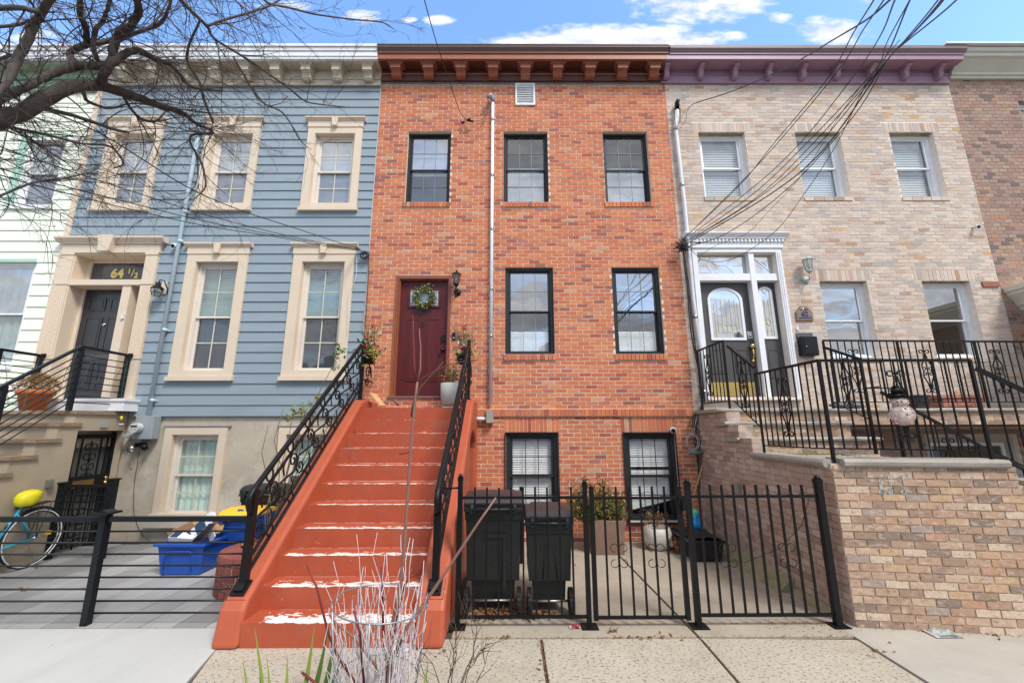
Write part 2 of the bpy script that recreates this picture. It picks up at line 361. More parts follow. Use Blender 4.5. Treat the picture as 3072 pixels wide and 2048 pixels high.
def lay_bricks(parent, rects, mtl, origin=(0, FY, 0), rot=0.0, depth=.095, proud=.0045, nmax=300, ok=lambda u, z: True, name='brick', rest='brickwork', jitter=.0015):
    """rects in (u, z) along a wall through origin turned by rot; the largest in view become bricks of their own, the rest one mesh"""
    global _unit
    if _unit is None: _unit = {}
    if mtl.name not in _unit:
        b = MB(); b.box(-.5, .5, 0, 1, -.5, .5); b.f.pop(3)
        me = bpy.data.meshes.new('brick'); me.from_pydata(b.v, [], b.f); me.materials.append(mtl); me.update(); _unit[mtl.name] = me
    me = _unit[mtl.name]; ca, sa = math.cos(rot), math.sin(rot); O = Vector(origin)
    def W3(u, d, z): return Vector((O.x+u*ca-d*sa, O.y+u*sa+d*ca, O.z+z))
    sc = []
    for i, (a, b, c, d) in enumerate(rects):
        p = W3((a+b)/2, 0, (c+d)/2)-Vector((0, 0, CH)); zc = p.dot(_fw); px = 1536+FPX*p.dot(_r)/max(zc, .1); py = 1024-FPX*p.dot(_u)/max(zc, .1)
        vis = 0 < px < 3072 and 0 < py < 2048 and ok((a+b)/2, (c+d)/2)
        sc.append(((b-a)*(d-c)/zc**2 if vis and zc > .1 else 0, i))
    sc.sort(reverse=True); own = set(i for s, i in sc[:nmax] if s > 0)
    rest_b = MB()
    for i, (a, b, c, d) in enumerate(rects):
        pr = proud+random.uniform(-jitter, jitter)
        if i in own:
            link(me, name, None, parent, W3((a+b)/2, -pr, (c+d)/2), rot+random.uniform(-.004, .004), (b-a, depth+pr, d-c))
        else:
            vs = [W3(u, y, z) for z in (c, d) for y in (-pr, depth) for u in (a, b)]
            rest_b.add(vs, [(0,2,3,1),(4,5,7,6),(0,1,5,4),(0,4,6,2),(1,3,7,5)], random.random()*.999+.0005)
    if rest_b.v: rest_b.build(rest, mtl, parent, kind='stuff')
def wall_skin(x0, x1, z0, z1, holes, yf, yb):
    """front face with openings and their reveals"""
    m = MB(); xs = sorted({x0, x1, *[h[0] for h in holes], *[h[1] for h in holes]}); zs = sorted({z0, z1, *[h[2] for h in holes], *[h[3] for h in holes]})
    xs = [x for x in xs if x0 <= x <= x1]; zs = [z for z in zs if z0 <= z <= z1]
    for i in range(len(xs)-1):
        for j in range(len(zs)-1):
            cx, cz = (xs[i]+xs[i+1])/2, (zs[j]+zs[j+1])/2
            if any(h[0] < cx < h[1] and h[2] < cz < h[3] for h in holes): continue
            m.quad((xs[i], yf, zs[j]), (xs[i+1], yf, zs[j]), (xs[i+1], yf, zs[j+1]), (xs[i], yf, zs[j+1]))
    for (a, b, c, d) in holes:
        m.quad((a, yf, c), (a, yb, c), (a, yb, d), (a, yf, d)); m.quad((b, yf, d), (b, yb, d), (b, yb, c), (b, yf, c))
        m.quad((a, yf, d), (a, yb, d), (b, yb, d), (b, yf, d)); m.quad((a, yf, c), (b, yf, c), (b, yb, c), (a, yb, c))
    return m
def shell(parent, x0, x1, z1, mtl, holes):
    """party walls, back, roof and the dim rooms behind the windows"""
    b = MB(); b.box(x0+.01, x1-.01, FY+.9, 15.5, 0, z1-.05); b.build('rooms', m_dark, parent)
    b = MB(); b.box(x0, x0+.008, FY+.2, 15.6, 0, z1); b.box(x1-.008, x1, FY+.2, 15.6, 0, z1); b.box(x0+.008, x1-.008, FY+.02, 15.6, z1-.03, z1); b.build('party_wall', mtl, parent)
    b = MB()
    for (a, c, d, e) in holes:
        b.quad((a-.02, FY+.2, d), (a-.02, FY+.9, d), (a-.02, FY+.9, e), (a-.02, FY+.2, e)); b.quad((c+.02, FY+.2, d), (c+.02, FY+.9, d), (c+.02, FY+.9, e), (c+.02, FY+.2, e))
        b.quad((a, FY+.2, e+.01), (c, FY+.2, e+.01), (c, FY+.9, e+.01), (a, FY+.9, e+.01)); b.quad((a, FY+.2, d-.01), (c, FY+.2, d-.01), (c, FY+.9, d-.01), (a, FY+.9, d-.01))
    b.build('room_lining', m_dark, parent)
def opening(tl, tr, bl, br, Y=FY):
    p = [F(*q, Y) for q in (tl, tr, bl, br)]
    return ((p[0].x+p[2].x)/2, (p[1].x+p[3].x)/2, (p[2].z+p[3].z)/2, (p[0].z+p[1].z)/2)

def sash_window(parent, op, fm, sm, Y0, fw=.05, sw=.045, grid=(3, 2), mm=None, mw=.012, up='blind', lo='blind', lo_top=1.0, up_top=0.0, glass=(None, None), blind=None, tilt=0.0, meet=.5, label=None):
    """double-hung window: frame > sash (two), pane (two), muntin bars, blind behind; Y0 = face of the frame"""
    a, b, c, d = op; blind = blind or m_blind
    w = MB(); w.box(a, a+fw, Y0, Y0+.09, c, d); w.box(b-fw, b, Y0, Y0+.09, c, d); w.box(a+fw, b-fw, Y0+.001, Y0+.088, d-fw, d); w.box(a+fw, b-fw, Y0-.012, Y0+.088, c, c+fw*.8)
    w.box(a+fw, a+fw+.012, Y0+.012, Y0+.06, c+fw, d-fw); w.box(b-fw-.012, b-fw, Y0+.012, Y0+.06, c+fw, d-fw)
    win = w.build('window', fm, parent)
    if label: win['label'] = label
    zi0, zi1 = c+fw*.8, d-fw; zm = zi0+(zi1-zi0)*meet; xa, xb = a+fw+.012, b-fw-.012
    for k, (z0, z1, y) in enumerate(((zm-.02, zi1, Y0+.03), (zi0, zm+.02, Y0+.062))):
        s = MB(); s.box(xa, xa+sw, y, y+.03, z0, z1); s.box(xb-sw, xb, y, y+.03, z0, z1); s.box(xa+sw, xb-sw, y+.001, y+.029, z1-(sw*.8 if k else sw), z1); s.box(xa+sw, xb-sw, y+.001, y+.029, z0, z0+sw*(.9 if k else .8))
        s.build('sash', sm, win)
        ga, gb, gc, gd = xa+sw, xb-sw, z0+sw*.8, z1-sw*.8
        p = MB(); p.quad((ga, y+.014, gc), (gb, y+.014, gc), (gb, y+.014, gd), (ga, y+.014, gd)); p.build('pane', glass[k] or m_glass, win)
        if grid and mm:
            for i in range(1, grid[0]):
                x = ga+(gb-ga)*i/grid[0]; q = MB(); q.box(x-mw/2, x+mw/2, y+.004, y+.012, gc, gd); q.build('muntin', mm, win)
            for i in range(1, grid[1]):
                z = gc+(gd-gc)*i/grid[1]; q = MB(); q.box(ga, gb, y+.0045, y+.0115, z-mw/2, z+mw/2); q.build('muntin', mm, win)
        mode = lo if k else up
        yb_ = Y0+.105+.02*k
        if mode == 'screen':
            q = MB(); q.quad((ga, y+.026, gc), (gb, y+.026, gc), (gb, y+.026, gd), (ga, y+.026, gd)); q.build('insect_screen', m_screen, win)
        elif mode == 'bluescreen':
            q = MB(); q.quad((ga, y+.026, gc), (gb, y+.026, gc), (gb, y+.026, gd), (ga, y+.026, gd)); q.build('insect_screen', m_screenb, win)
        elif mode in ('blind', 'shade'):
            zt = gc+(gd-gc)*(lo_top if k else 1.0); zb = gc+(gd-gc)*(0 if k else up_top)-(0 if k else .10); zt += .10 if (k and lo_top == 1.0) else 0; q = MB(); st = .038 if mode == 'blind' else .4
            z = zb
            while z < zt:
                e = min(z+st, zt); tl = tilt*(xb-xa) if k else 0
                lift = (lambda x: max(0, tl*(x-xa)/(xb-xa)+ (z-zb)*0)) 
                if not (tilt and z < zb+.22): q.quad((xa, yb_, z), (xb, yb_, z), (xb, yb_+.015, e), (xa, yb_+.015, e))
                z = e
            if tilt and k:
                q.quad((xa, yb_, zb+.05), (xb, yb_, zb+.21), (xb, yb_, zb+.23), (xa, yb_, zb+.23))
            q.build('blind', blind, win)
        elif mode == 'curtain':
            q = MB(); n = 22
            for i in range(n):
                x0 = xa+(xb-xa)*i/n; x1 = xa+(xb-xa)*(i+1)/n; q.quad((x0, yb_+.015*math.sin(i*1.7), z0), (x1, yb_+.015*math.sin((i+1)*1.7), z0), (x1, yb_+.015*math.sin((i+1)*1.7), z1), (x0, yb_+.015*math.sin(i*1.7), z1))
            q.build('curtain', blind, win)
    return win
def bracket(parent, x, w, yb, yf, zt, zb, mtl, fancy=True):
    """scrolled cornice bracket: stepped cap, block, S-shaped leg"""
    b = MB(); d = yb-yf; h = zt-zb
    if fancy:
        b.box(x-w*.95, x+w*.95, yf+d*.02, yb, zt-h*.09, zt-.002); b.box(x-w*.8, x+w*.8, yf+d*.07, yb, zt-h*.16, zt-h*.09); b.box(x-w*.68, x+w*.68, yf+d*.12, yb, zt-h*.22, zt-h*.16)
        b.box(x-w*.6, x+w*.6, yf+d*.15, yb, zt-h*.52, zt-h*.22)
        prof = [(yf+d*.2, zt-h*.55), (yf+d*.42, zt-h*.62), (yf+d*.52, zt-h*.74), (yf+d*.46, zt-h*.88), (yf+d*.58, zb), (yb, zb), (yb, zt-h*.55)]
        b.prism(prof, 'x', x-w*.55, x+w*.55)
    else:
        b.box(x-w*.8, x+w*.8, yf+d*.1, yb, zt-h*.07, zt-.002)
        prof = [(yf+d*.12, zt-h*.07), (yf+d*.12, zt-h*.2), (yf+d*.38, zt-h*.3), (yf+d*.52, zt-h*.5), (yf+d*.50, zt-h*.75), (yf+d*.62, zt-h*.95), (yf+d*.74, zb), (yb, zb), (yb, zt-h*.07)]
        b.prism(prof, 'x', x-w*.45, x+w*.45)
    return b.build('bracket', mtl, parent)

# ------------------------------------------------------------------ red brick house (number 64)
XA, XB, XC, XD = -8.10, -2.57, 3.10, 8.82
HT = 8.49
H64 = thing('brick_rowhouse', 'red brick row house with charcoal windows, maroon door and brown bracketed cornice', 'house', ((XB+XC)/2, FY, 0))
upper = [opening((1223,387.5),(1356,387.5),(1215.6,597),(1347,597)), opening((1509,389),(1643,389),(1511,598),(1647,598)), opening((1806,393),(1940,393),(1817,600),(1957,600))]
parl = [opening((1515,801),(1660,801),(1515,1062.6),(1665,1062.6)), opening((1832.6,798),(1977,798),(1847,1062.6),(1997,1062.6))]
base = [opening((1516,1298),(1673,1298),(1519,1561),(1679,1561)), opening((1869,1298),(2026,1298),(1883,1561),(2041,1561))]
upper = [(a, b, 5.90, 7.42) for a, b, c, d in upper]; zc_, zd_ = parl[0][2], parl[0][3]
parl = [(a, b, zc_, zd_) for a, b, c, d in parl]
door = (-2.07, -1.06, 2.285, 4.46)
holes = upper+parl+base+[door]
BELT0, BELT1 = 1.95, 2.07
fill = [(a-.02, b+.02, c-.105, c) for a, b, c, d in upper+parl]
lint = [(a-.03, b+.03, d, 1.935) for a, b, c, d in base]
vent = (fx(1546, 285), fx(1606, 285), 8.02, HT)
wall_skin(XB, XC, 0, HT, [(a+.003, b-.003, c+.003, d-.003) for a, b, c, d in holes], FY, FY+.2).build('wall', m_mort, H64)
rc = rows(XB+.003, XC-.003, .0, BELT0-.01, .208, .0702, .0135, holes+lint) + rows(XB+.003, XC-.003, BELT1+.005, HT-.02, .208, .0686, .0125, holes+fill+[vent])
for q in lint: rc += soldiers(*q)
vis64 = lambda u, z: not (u < -.45 and z < 2.2) and not (u < .75 and z < 1.0) and not (u > 2.9 and z < 2)
lay_bricks(H64, rc, m_red, ok=vis64, jitter=.0018)
b = MB()
for q in fill:
    for (a_, b_, c_, d_) in soldiers(*q): b.box(a_, b_, FY-.028, FY+.05, c_, d_, random.random()*.99+.005)
o = b.build('window_sill', m_red, H64, kind='stuff')
belt = MB()
for (a_, b_, c_, d_) in soldiers(XB+.02, XC-.02, BELT0, BELT1+.003): 
    j = random.uniform(-.003, .003); belt.box(a_, b_, FY-.04+j, FY+.05, c_, d_, random.random()*.99+.005)
belt.build('belt_course', m_red, H64, kind='stuff')
b = MB(); b.box(XB+.01, XC-.01, FY-.028, FY+.01, BELT0-.004, BELT1+.008); b.build('belt_mortar', m_mort, H64)
shell(H64, XB, XC, 8.9, m_lead, holes)
for i, q in enumerate(upper):
    sash_window(H64, q, m_winblk, m_winblk, FY+.075, fw=.042, sw=.03, mm=mat('grey_grille', (.25,.26,.28), .5), mw=.008, up='shade' if i == 0 else 'none', lo='shade' if i else 'none', glass=((m_glass2, m_glass) if i == 0 else (m_glass, m_glass2)), blind=mat('cool_shade', (.52,.57,.62), .8, (.40,.45,.52), 4))
for i, q in enumerate(parl):
    sash_window(H64, q, m_winblk, m_winblk, FY+.055, fw=.055, sw=.035, mm=MATS['grey_grille'], mw=.009, up='none', lo='blind', lo_top=.52, glass=(m_glass2, m_glass))
for i, q in enumerate(base):
    sash_window(H64, q, m_winblk, m_winblk, FY+.02, fw=.06, sw=.04, mm=m_winblk, mw=.012, up='blind', lo='blind', tilt=(.0 if i == 0 else 1), meet=.5, glass=(m_glass3, m_glass3), blind=m_blind if i == 0 else m_blind)
b = MB()
for (a, b_, c, d) in base:
    b.box(a-.012, a, FY-.035, FY+.05, c-.02, d); b.box(b_, b_+.012, FY-.035, FY+.05, c-.02, d); b.box(a-.012, b_+.012, FY-.037, FY+.05, d, d+.014); b.box(a-.02, b_+.02, FY-.05, FY+.05, c-.045, c-.022)
b.build('window_surround', m_winblk, H64)
# cornice
SY, SZ = FY-.30, 8.775
b = MB(); b.box(XB, XC, FY-.02, FY+.05, HT-.0, HT+.035); b.build('flashing', m_lead, H64)
cor = MB()
cdk = MB(); cdk.box(XB+.004, XC-.004, FY-.06, FY+.1, HT+.037, SZ-.002); cdk.box(XB+.002, XC-.05, SY+.032, FY-.061, SZ-.004, SZ-.001); cdk.build('soffit', m_corn_shade, H64); cor.box(XB+.004, XC-.004, FY-.085, FY-.06, HT+.16, HT+.185)
cor.box(XB+.002, XC-.05, SY, FY+.1, SZ, SZ+.02); cor.box(XB+.002, XC-.05, SY-.018, SY+.03, SZ-.002, SZ+.115)
cor.box(XB-.002, XC-.012, SY-.04, SY+.03, SZ+.117, SZ+.14)
cornice = cor.build('cornice', m_corn, H64)
b = MB(); b.prism([(SY-.042, SZ+.142), (SY-.085, SZ+.205), (SY-.09, SZ+.245), (SY+.3, SZ+.245), (SY+.3, SZ+.142)], 'x', XB-.006, XC-.012); b.prism([(SY-.098, SZ+.246), (SY-.098, SZ+.262), (FY+.4, SZ+.272), (FY+.4, SZ+.246)], 'x', XB-.006, XC-.012)
b.build('gutter', m_corn_top, H64)
for i in range(9):
    x = fx(1187+0*i, 215, 6.85) + i*(fx(1965, 215, 6.85)-fx(1187, 215, 6.85))/8
    bracket(cornice, x, .165, FY-.062, SY+.02, SZ, HT+.045, m_corn)
b = MB(); b.box(XB-.02, XB+.13, SY-.06, SY+.04, SZ+.264, SZ+.31); b.build('cap_block', m_lead, H64)
b = MB(); b.box(XC-.07, XC+.09, SY-.07, SY+.03, SZ+.262, SZ+.34); b.build('cap_block', m_white, H64)
# louvre vent
va, vb, vz0, vz1 = fx(1546, 285), fx(1605, 285), fz(318), HT+.01
vf = MB(); vf.box(va, vb, FY-.03, FY+.02, vz1-.035, vz1); vf.box(va, vb, FY-.03, FY+.02, vz0, vz0+.035); vf.box(va, va+.035, FY-.028, FY+.02, vz0+.035, vz1-.035); vf.box(vb-.035, vb, FY-.028, FY+.02, vz0+.035, vz1-.035); vf.box(va+.035, vb-.035, FY-.003, FY+.01, vz0+.035, vz1-.035)
vent_o = vf.build('louvre_vent', m_vinyl, H64)
for i in range(8):
    z = vz0+.045+i*(vz1-vz0-.09)/8; s = MB(); s.prism([(FY-.026, z), (FY-.026, z+.006), (FY-.002, z+.036), (FY-.002, z+.03)], 'x', va+.035, vb-.035); s.build('slat', m_vinyl, vent_o)
# door
a, b_, c, d = door
m_maroon = mat('maroon_door', (.115,.017,.017), .38, (.085,.013,.014), 3, bump=.0008, bs=60, stretch=(6,1,.5), spec=.3)
m_frame64 = mat('rust_door_frame', (.27,.075,.035), .5, (.21,.055,.03), 4)
m_oak = mat('oak_stained_jamb', (.33,.115,.035), .5, (.25,.08,.025), 6, stretch=(6,6,.5))
b = MB(); b.box(a, a+.07, FY+.0, FY+.2, c, d); b.box(b_-.05, b_, FY+.0, FY+.2, c, d); b.box(a+.07, b_-.05, FY+.001, FY+.2, d-.065, d)
b.box(a+.07, a+.09, FY+.05, FY+.2, c, d-.065); b.box(b_-.07, b_-.05, FY+.05, FY+.2, c, d-.065); b.box(a+.09, b_-.07, FY+.051, FY+.2, d-.085, d-.065)
b.build('door_frame', m_frame64, H64)
b = MB(); b.box(a-.001, a+.03, FY-.006, FY+.0, c, d); b.box(a+.072, a+.088, FY+.03, FY+.05, c, d-.07); b.build('door_trim', m_oak, H64)
dr = MB(); da, db, dc, dd = a+.09, b_-.07, c+.01, d-.085; dw = db-da; DY = FY+.1
dr.box(da, db, DY, DY+.04, dc, dd)
doorp = dr.build('door', m_maroon, H64)
def raised(x0, x1, z0, z1, y, mtl, par, t=.012, name='panel'):
    q = MB(); q.box(x0, x1, y-.004, y, z0, z1); e = .022
    for (p0, p1, q0, q1) in ((x0, x1, z0, z0+e), (x0, x1, z1-e, z1), (x0, x0+e, z0+e, z1-e), (x1-e, x1, z0+e, z1-e)): q.box(p0, p1, y-t, y-.004, q0, q1)
    q.prism([(x0+.045, z0+.045), (x1-.045, z0+.045), (x1-.045, z1-.045), (x0+.045, z1-.045)], 'y', y-.004, y-.010)
    return q.build(name, mtl, par)
ph0, ph1 = dc+.13*1.9, dc+(dd-dc)*.70
raised(da+.15, da+.15+(dw-.30)*.42, dc+.26, dc+1.38, DY, m_maroon, doorp); raised(db-.15-(dw-.30)*.42, db-.15, dc+.26, dc+1.38, DY, m_maroon, doorp)
g0, g1 = dd-.50, dd-.13
q = MB()
for (p0, p1, q0, q1) in ((da+.13, db-.13, g0, g0+.04), (da+.13, db-.13, g1-.04, g1), (da+.13, da+.17, g0+.04, g1-.04), (db-.17, db-.13, g0+.04, g1-.04)): q.box(p0, p1, DY-.02, DY, q0, q1)
q.build('light_frame', m_maroon, doorp)
m_lead_glass = mat('textured_door_glass', (.34,.44,.56), .12, (.62,.70,.78), 9, detail=3)
q = MB(); q.box(da+.17, db-.17, DY-.006, DY-.001, g0+.04, g1-.04); q.build('pane', m_lead_glass, doorp)
q = MB()
for t in (.08, .92, .2, .8): x = da+.17+(dw-.34)*t; q.box(x-.003, x+.003, DY-.0095, DY-.006, g0+.04, g1-.04)
for t in (.15, .85): z = g0+.04+(g1-g0-.08)*t; q.box(da+.17, db-.17, DY-.009, DY-.0065, z-.003, z+.003)
q.build('leading', m_winblk, doorp)
for (z, r_) in ((dc+1.02, .033), (dc+.80, .036)):
    q = MB(); x = db-.065
    if z > dc+.9: q.box(x-.03, x+.03, DY-.03, DY, z-.055, z+.055); nm = 'keypad_lock'
    else: q.tube([(x, DY, z), (x, DY-.03, z)], .018, 8); q.ball((x, DY-.055, z), r_, 8); nm = 'knob'
    q.build(nm, m_blackp, doorp)
def text(body, size, x, y, z, mtl, parent, name='lettering', font=None, bold=.0, extr=.004, shear=0.0, rotz=0):
    cu = bpy.data.curves.new(name, 'FONT'); cu.body = body; cu.size = size; cu.extrude = extr; cu.offset = bold; cu.align_x = 'CENTER'; cu.align_y = 'CENTER'; cu.shear = shear; cu.resolution_u = 4
    o = bpy.data.objects.new(name, cu); COL.objects.link(o); dg = bpy.context.evaluated_depsgraph_get(); dg.update()
    me = bpy.data.meshes.new_from_object(o.evaluated_get(dg)); bpy.data.objects.remove(o)
    me.transform(Matrix.Rotation(R(90), 4, 'X')); me.materials.clear(); me.materials.append(mtl)
    return link(me, name, None, parent, (x, y, z), rotz)
m_num = mat('black_numerals', (.02,.018,.02), .4)
text('64', .14, (da+db)/2-.005, DY-.005, g0-.085, m_num, doorp, 'house_number', bold=.003)
text('2', .15, (da+db)/2-.015, DY-.005, g0-.30, m_num, doorp, 'house_number', bold=.001)
b = MB(); b.box(a-.02, b_+.02, FY-.04, FY+.14, c-.022, c+.006); b.build('threshold', mat('grey_threshold', (.20,.19,.17), .5, metal=.3), H64)
b = MB(); b.box(a+.0, b_, FY+.001, FY+.006, c-.06, c-.02); b.build('door_base', m_mort, H64)

# ------------------------------------------------------------------ blue clapboard house (64 1/2)
HB = thing('blue_clapboard_house', 'slate blue clapboard house with cream window casings and white cornice', 'house', ((XA+XB)/2, FY, 0))
def boards(parent, x0, x1, zs, holes, mtl, lean=.021, joints=True, y=FY):
    """each lap board leans out at its foot; boards stop at the openings and butt at random joints"""
    for k in range(len(zs)-1):
        zb, zt = zs[k], zs[k+1]; zm = (zb+zt)/2; spans = [(x0, x1)]
        for (a, b, c, d) in holes:
            if c < zm < d:
                ns = []
                for (s, e) in spans:
                    if b <= s or a >= e: ns.append((s, e)); continue
                    if a > s: ns.append((s, a))
                    if b < e: ns.append((b, e))
                spans = ns
        for (s, e) in spans:
            cut = [s]
            if joints and e-s > 1.7 and random.random() < .45: cut.append(random.uniform(s+.4, e-.4))
            cut.append(e)
            for i in range(len(cut)-1):
                p, q = cut[i]+(.0015 if i else 0), cut[i+1]-(.0015 if i+1 < len(cut)-1 else 0)
                if q-p < .03: continue
                m = MB(); yo = y-lean-random.uniform(0, .0015)
                m.prism([(yo, zb), (y-.004, zt+.006), (y+.006, zt+.006), (y+.006, zb)], 'x', p, q)
                m.build('siding_board', mtl, parent)
def cased_window(parent, op, cw, sill_z, crown, frieze, lo='screen', up='blind', y=FY, blind=None, meet=.5, glass=(None, None), plain=False):
    a, b, c, d = op; cas = MB(); yf = y-.045
    cas.box(a-cw, a, yf, y+.02, sill_z+.075, frieze); cas.box(b, b+cw, yf, y+.02, sill_z+.075, frieze); cas.box(a, b, yf+.001, y+.02, d, frieze); cas.box(a, b, yf+.001, y+.02, sill_z+.075, c)
    cas.box(a, a+.012, yf+.01, y+.1, c, d); cas.box(b-.012, b, yf+.01, y+.1, c, d); cas.box(a+.012, b-.012, yf+.01, y+.1, d-.012, d)
    ca = cas.build('window_casing', m_cream, parent)
    s = MB(); s.box(a-cw-.02, b+cw+.02, yf-.035, y+.02, sill_z, sill_z+.073); s.build('sill', m_cream, ca)
    if not plain:
        h = MB(); h.box(a-cw-.012, b+cw+.012, yf-.012, y+.02, frieze+.002, crown-.07)
        h.prism([(yf-.014, crown-.072), (yf-.05, crown-.03), (yf-.06, crown-.028), (yf-.06, crown), (y+.02, crown), (y+.02, crown-.072)], 'x', a-cw-.055, b+cw+.055)
        h.build('header', m_cream, ca)
        k = MB(); xm = (a+b)/2; k.prism([(xm-.04, frieze+.0), (xm+.04, frieze+.0), (xm+.066, crown-.004), (xm-.066, crown-.004)], 'y', yf-.066, yf-.005); k.build('keystone', m_cream, ca)
    sash_window(parent, (a+.012, b-.012, c, d-.012), m_creamw, m_creamw, y+.055, fw=.04, sw=.04, grid=(2, 2), mm=mat('pale_grille', (.66,.64,.52), .5), mw=.02, up=up, lo=lo, blind=blind, meet=meet, glass=glass)
zU0, zU1 = fz(612, 990), fz(404, 990)
bu = []
for (tl, tr, bl, br) in (((1,1),)*4,)*0: pass
ux = [(fx(943.8, 404)+fx(929.7, 610))/2, (fx(1070, 404)+fx(1049.6, 610))/2]
wU = ux[1]-ux[0]
l2 = (fx(589, 622)+fx(625, 404))/2+.15; 
x2r = (fx(761, 622)+fx(797, 372))/2-.15-.03; l1r = (fx(493, 404)+fx(455, 618))/2-.15
bu = [(l1r-wU, l1r, zU0, zU1), (x2r-wU, x2r, zU0, zU1), (ux[0], ux[1], zU0, zU1)]
zP0, zP1 = fz(1113, 600), fz(787, 600)
p2 = ((fx(585, 786.7)+fx(547, 1113))/2, (fx(721, 786.7)+fx(675, 1113))/2); p3 = ((fx(903, 788)+fx(881, 1112))/2, (fx(1038, 788)+fx(1011, 1112))/2)
bp_ = [(p2[0], p2[1], zP0, zP1), (p3[0], p3[1], zP0, zP1)]
zB1 = fz(1303, 500); zB0 = fz(1550, 480)
bb = [(fx(518, 1303), fx(660, 1303), zB0, zB1)]; _o2 = fx(839, 1290)+.12-bb[0][0]; bb.append((bb[0][0]+_o2, bb[0][1]+_o2, zB0, zB1))
sur = (-8.08, -6.35, 2.2, 4.88)
zsd = [5.234-.1815*k for k in range(18, -19, -1)]; zsd = [z for z in zsd if 1.9 < z < 8.6]; zsd[0] = 1.965
hb_holes = bu+bp_+[sur]
wall_skin(XA, XB, 1.95, 8.5, hb_holes, FY+.008, FY+.2).build('sheathing', m_blue, HB)
boards(HB, XA+.02, XB-.012, zsd, [(a-.1, b+.1, c-.05, d+.05) for a, b, c, d in bu+bp_]+[(sur[0]-.02, sur[1]-.05, 1.9, sur[3]+.05)], m_blue)
b = MB(); b.box(XA-.045, XA+.02, FY-.03, FY+.05, 2.0, 8.5); b.build('corner_board', m_cream, HB)
b = MB(); b.box(XB-.012, XB+.001, FY-.022, FY+.03, 1.97, 8.5); b.build('end_trim', mat('pale_blue_edge', (.5,.55,.6), .6), HB)
wall_skin(XA, XB, 0, 1.955, bb, FY+.03, FY+.2).build('basement_wall', m_stucco, HB)
for i, q in enumerate(bu):
    cased_window(HB, q, .135, zU0-.16, zU1+.33, zU1+.13, lo='bluescreen', up='shade', glass=(m_glass2, m_glass), blind=mat('pale_shade', (.55,.66,.72), .8, (.45,.56,.62), 4))
for q in bp_: cased_window(HB, q, .16, zP0-.17, zP1+.345, zP1+.14, lo='screen', up='blind', blind=mat('green_tinted_blind', (.30,.46,.42), .7, (.24,.38,.36), 5), glass=(m_glass, m_glass3))
for q in bb: cased_window(HB, q, .12, zB0-.02, zB1+.2, zB1+.11, lo='curtain', up='curtain', y=FY+.02, blind=m_blindg, plain=True, glass=(m_glass, m_glass3))
m_stone = mat('pale_stone_sill', (.50,.46,.40), .9, (.40,.36,.31), 8, bump=.003)
for q in bb:
    b = MB(); b.box(q[0]-.2, q[1]+.2, FY-.11, FY+.04, q[2]-.14, q[2]-.035); b.build('stone_sill', m_stone, HB)
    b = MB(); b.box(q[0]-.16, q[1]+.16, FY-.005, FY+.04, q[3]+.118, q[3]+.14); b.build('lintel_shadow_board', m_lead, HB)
shell(HB, XA, XB, 8.9, m_blue, bu+bp_+bb)
# cornice: beige brackets and soffit, white crown
b = MB(); b.box(XA-.1, XB-.004, FY-.05, FY+.1, HT-.06, SZ); b.box(XA-.1, XB-.004, FY-.075, FY-.05, HT-.075, HT-.045); b.box(XA-.1, XB-.004, FY-.07, FY-.05, HT+.06, HT+.075)
b.box(XA-.1, XB-.004, SY, FY+.1, SZ, SZ+.02); bc = b.build('cornice', m_beige, HB)
b = MB(); b.box(XA-1.7, XB-.006, SY-.015, SY+.04, SZ-.003, SZ+.05); b.box(XA-1.7, XB-.006, SY-.03, SY+.04, SZ+.052, SZ+.16); b.box(XA-1.7, XB-.006, SY-.05, SY+.04, SZ+.162, SZ+.235); b.box(XA-1.7, XB-.006, SY-.075, FY+.3, SZ+.237, SZ+.29)
b.build('crown_moulding', m_white, HB)
for i in range(9):
    o = bracket(bc, -2.80-i*.601, .15, FY-.052, SY+.03, SZ, HT-.03, m_beige)
# door surround
a, b_, c, d = -7.87, -6.575, 2.27, 4.87; PY = FY-.06
b = MB()
for (p, q) in ((-8.085, a), (b_, -6.36)):
    b.box(p, q, PY, FY+.02, 2.24, d); b.box(p-.012, q+.012, PY-.015, FY, 2.24, 2.62); b.box(p-.01, q+.01, PY-.012, FY, d-.04, d); b.box(p-.008, q+.008, PY-.012, FY, 4.27, 4.31); b.box(p-.01, q+.01, PY-.012, FY, 2.93, 2.955)
    for j in range(5): xx = p+.03+j*(q-p-.06)/4; b.box(xx-.009, xx+.009, PY-.008, PY, 2.98, 4.22)
sp_ = b.build('pilaster', m_cream, HB)
b = MB(); b.box(-8.11, -6.335, PY-.01, FY+.02, d, d+.16); b.box(-8.14, -6.31, PY-.035, FY+.02, d+.162, d+.19); b.prism([(PY-.037, d+.192), (PY-.09, d+.245), (PY-.10, d+.25), (PY-.10, d+.285), (FY+.02, d+.285), (FY+.02, d+.192)], 'x', -8.20, -6.25)
b.build('entablature', m_cream, HB)
b = MB(); xm = -7.25; b.prism([(xm-.09, d-.01), (xm+.09, d-.01), (xm+.14, d+.295), (xm-.14, d+.295)], 'y', PY-.12, PY-.01); b.build('keystone', m_cream, HB)
b = MB(); RY = FY+.22; b.box(a, a+.02, PY+.02, RY+.1, c, d); b.box(b_-.02, b_, PY+.02, RY+.1, c, d); b.box(a+.02, b_-.02, PY+.02, RY+.1, d-.03, d)
b.box(a-.001, b_+.001, PY+.01, RY+.02, 4.265, 4.365)
b.box(a+.02, a+.07, RY-.03, RY+.03, c, 4.265); b.box(a+.02, a+.09, RY-.03, RY+.03, 4.365, d-.03); b.box(a+.09, b_-.02, RY-.03, RY+.03, d-.09, d-.03); b.box(a+.09, b_-.02, RY-.03, RY+.03, 4.365, 4.39)
b.box(-6.91, -6.76, PY+.03, RY+.1, c, 4.265); b.build('door_frame', m_cream, HB)
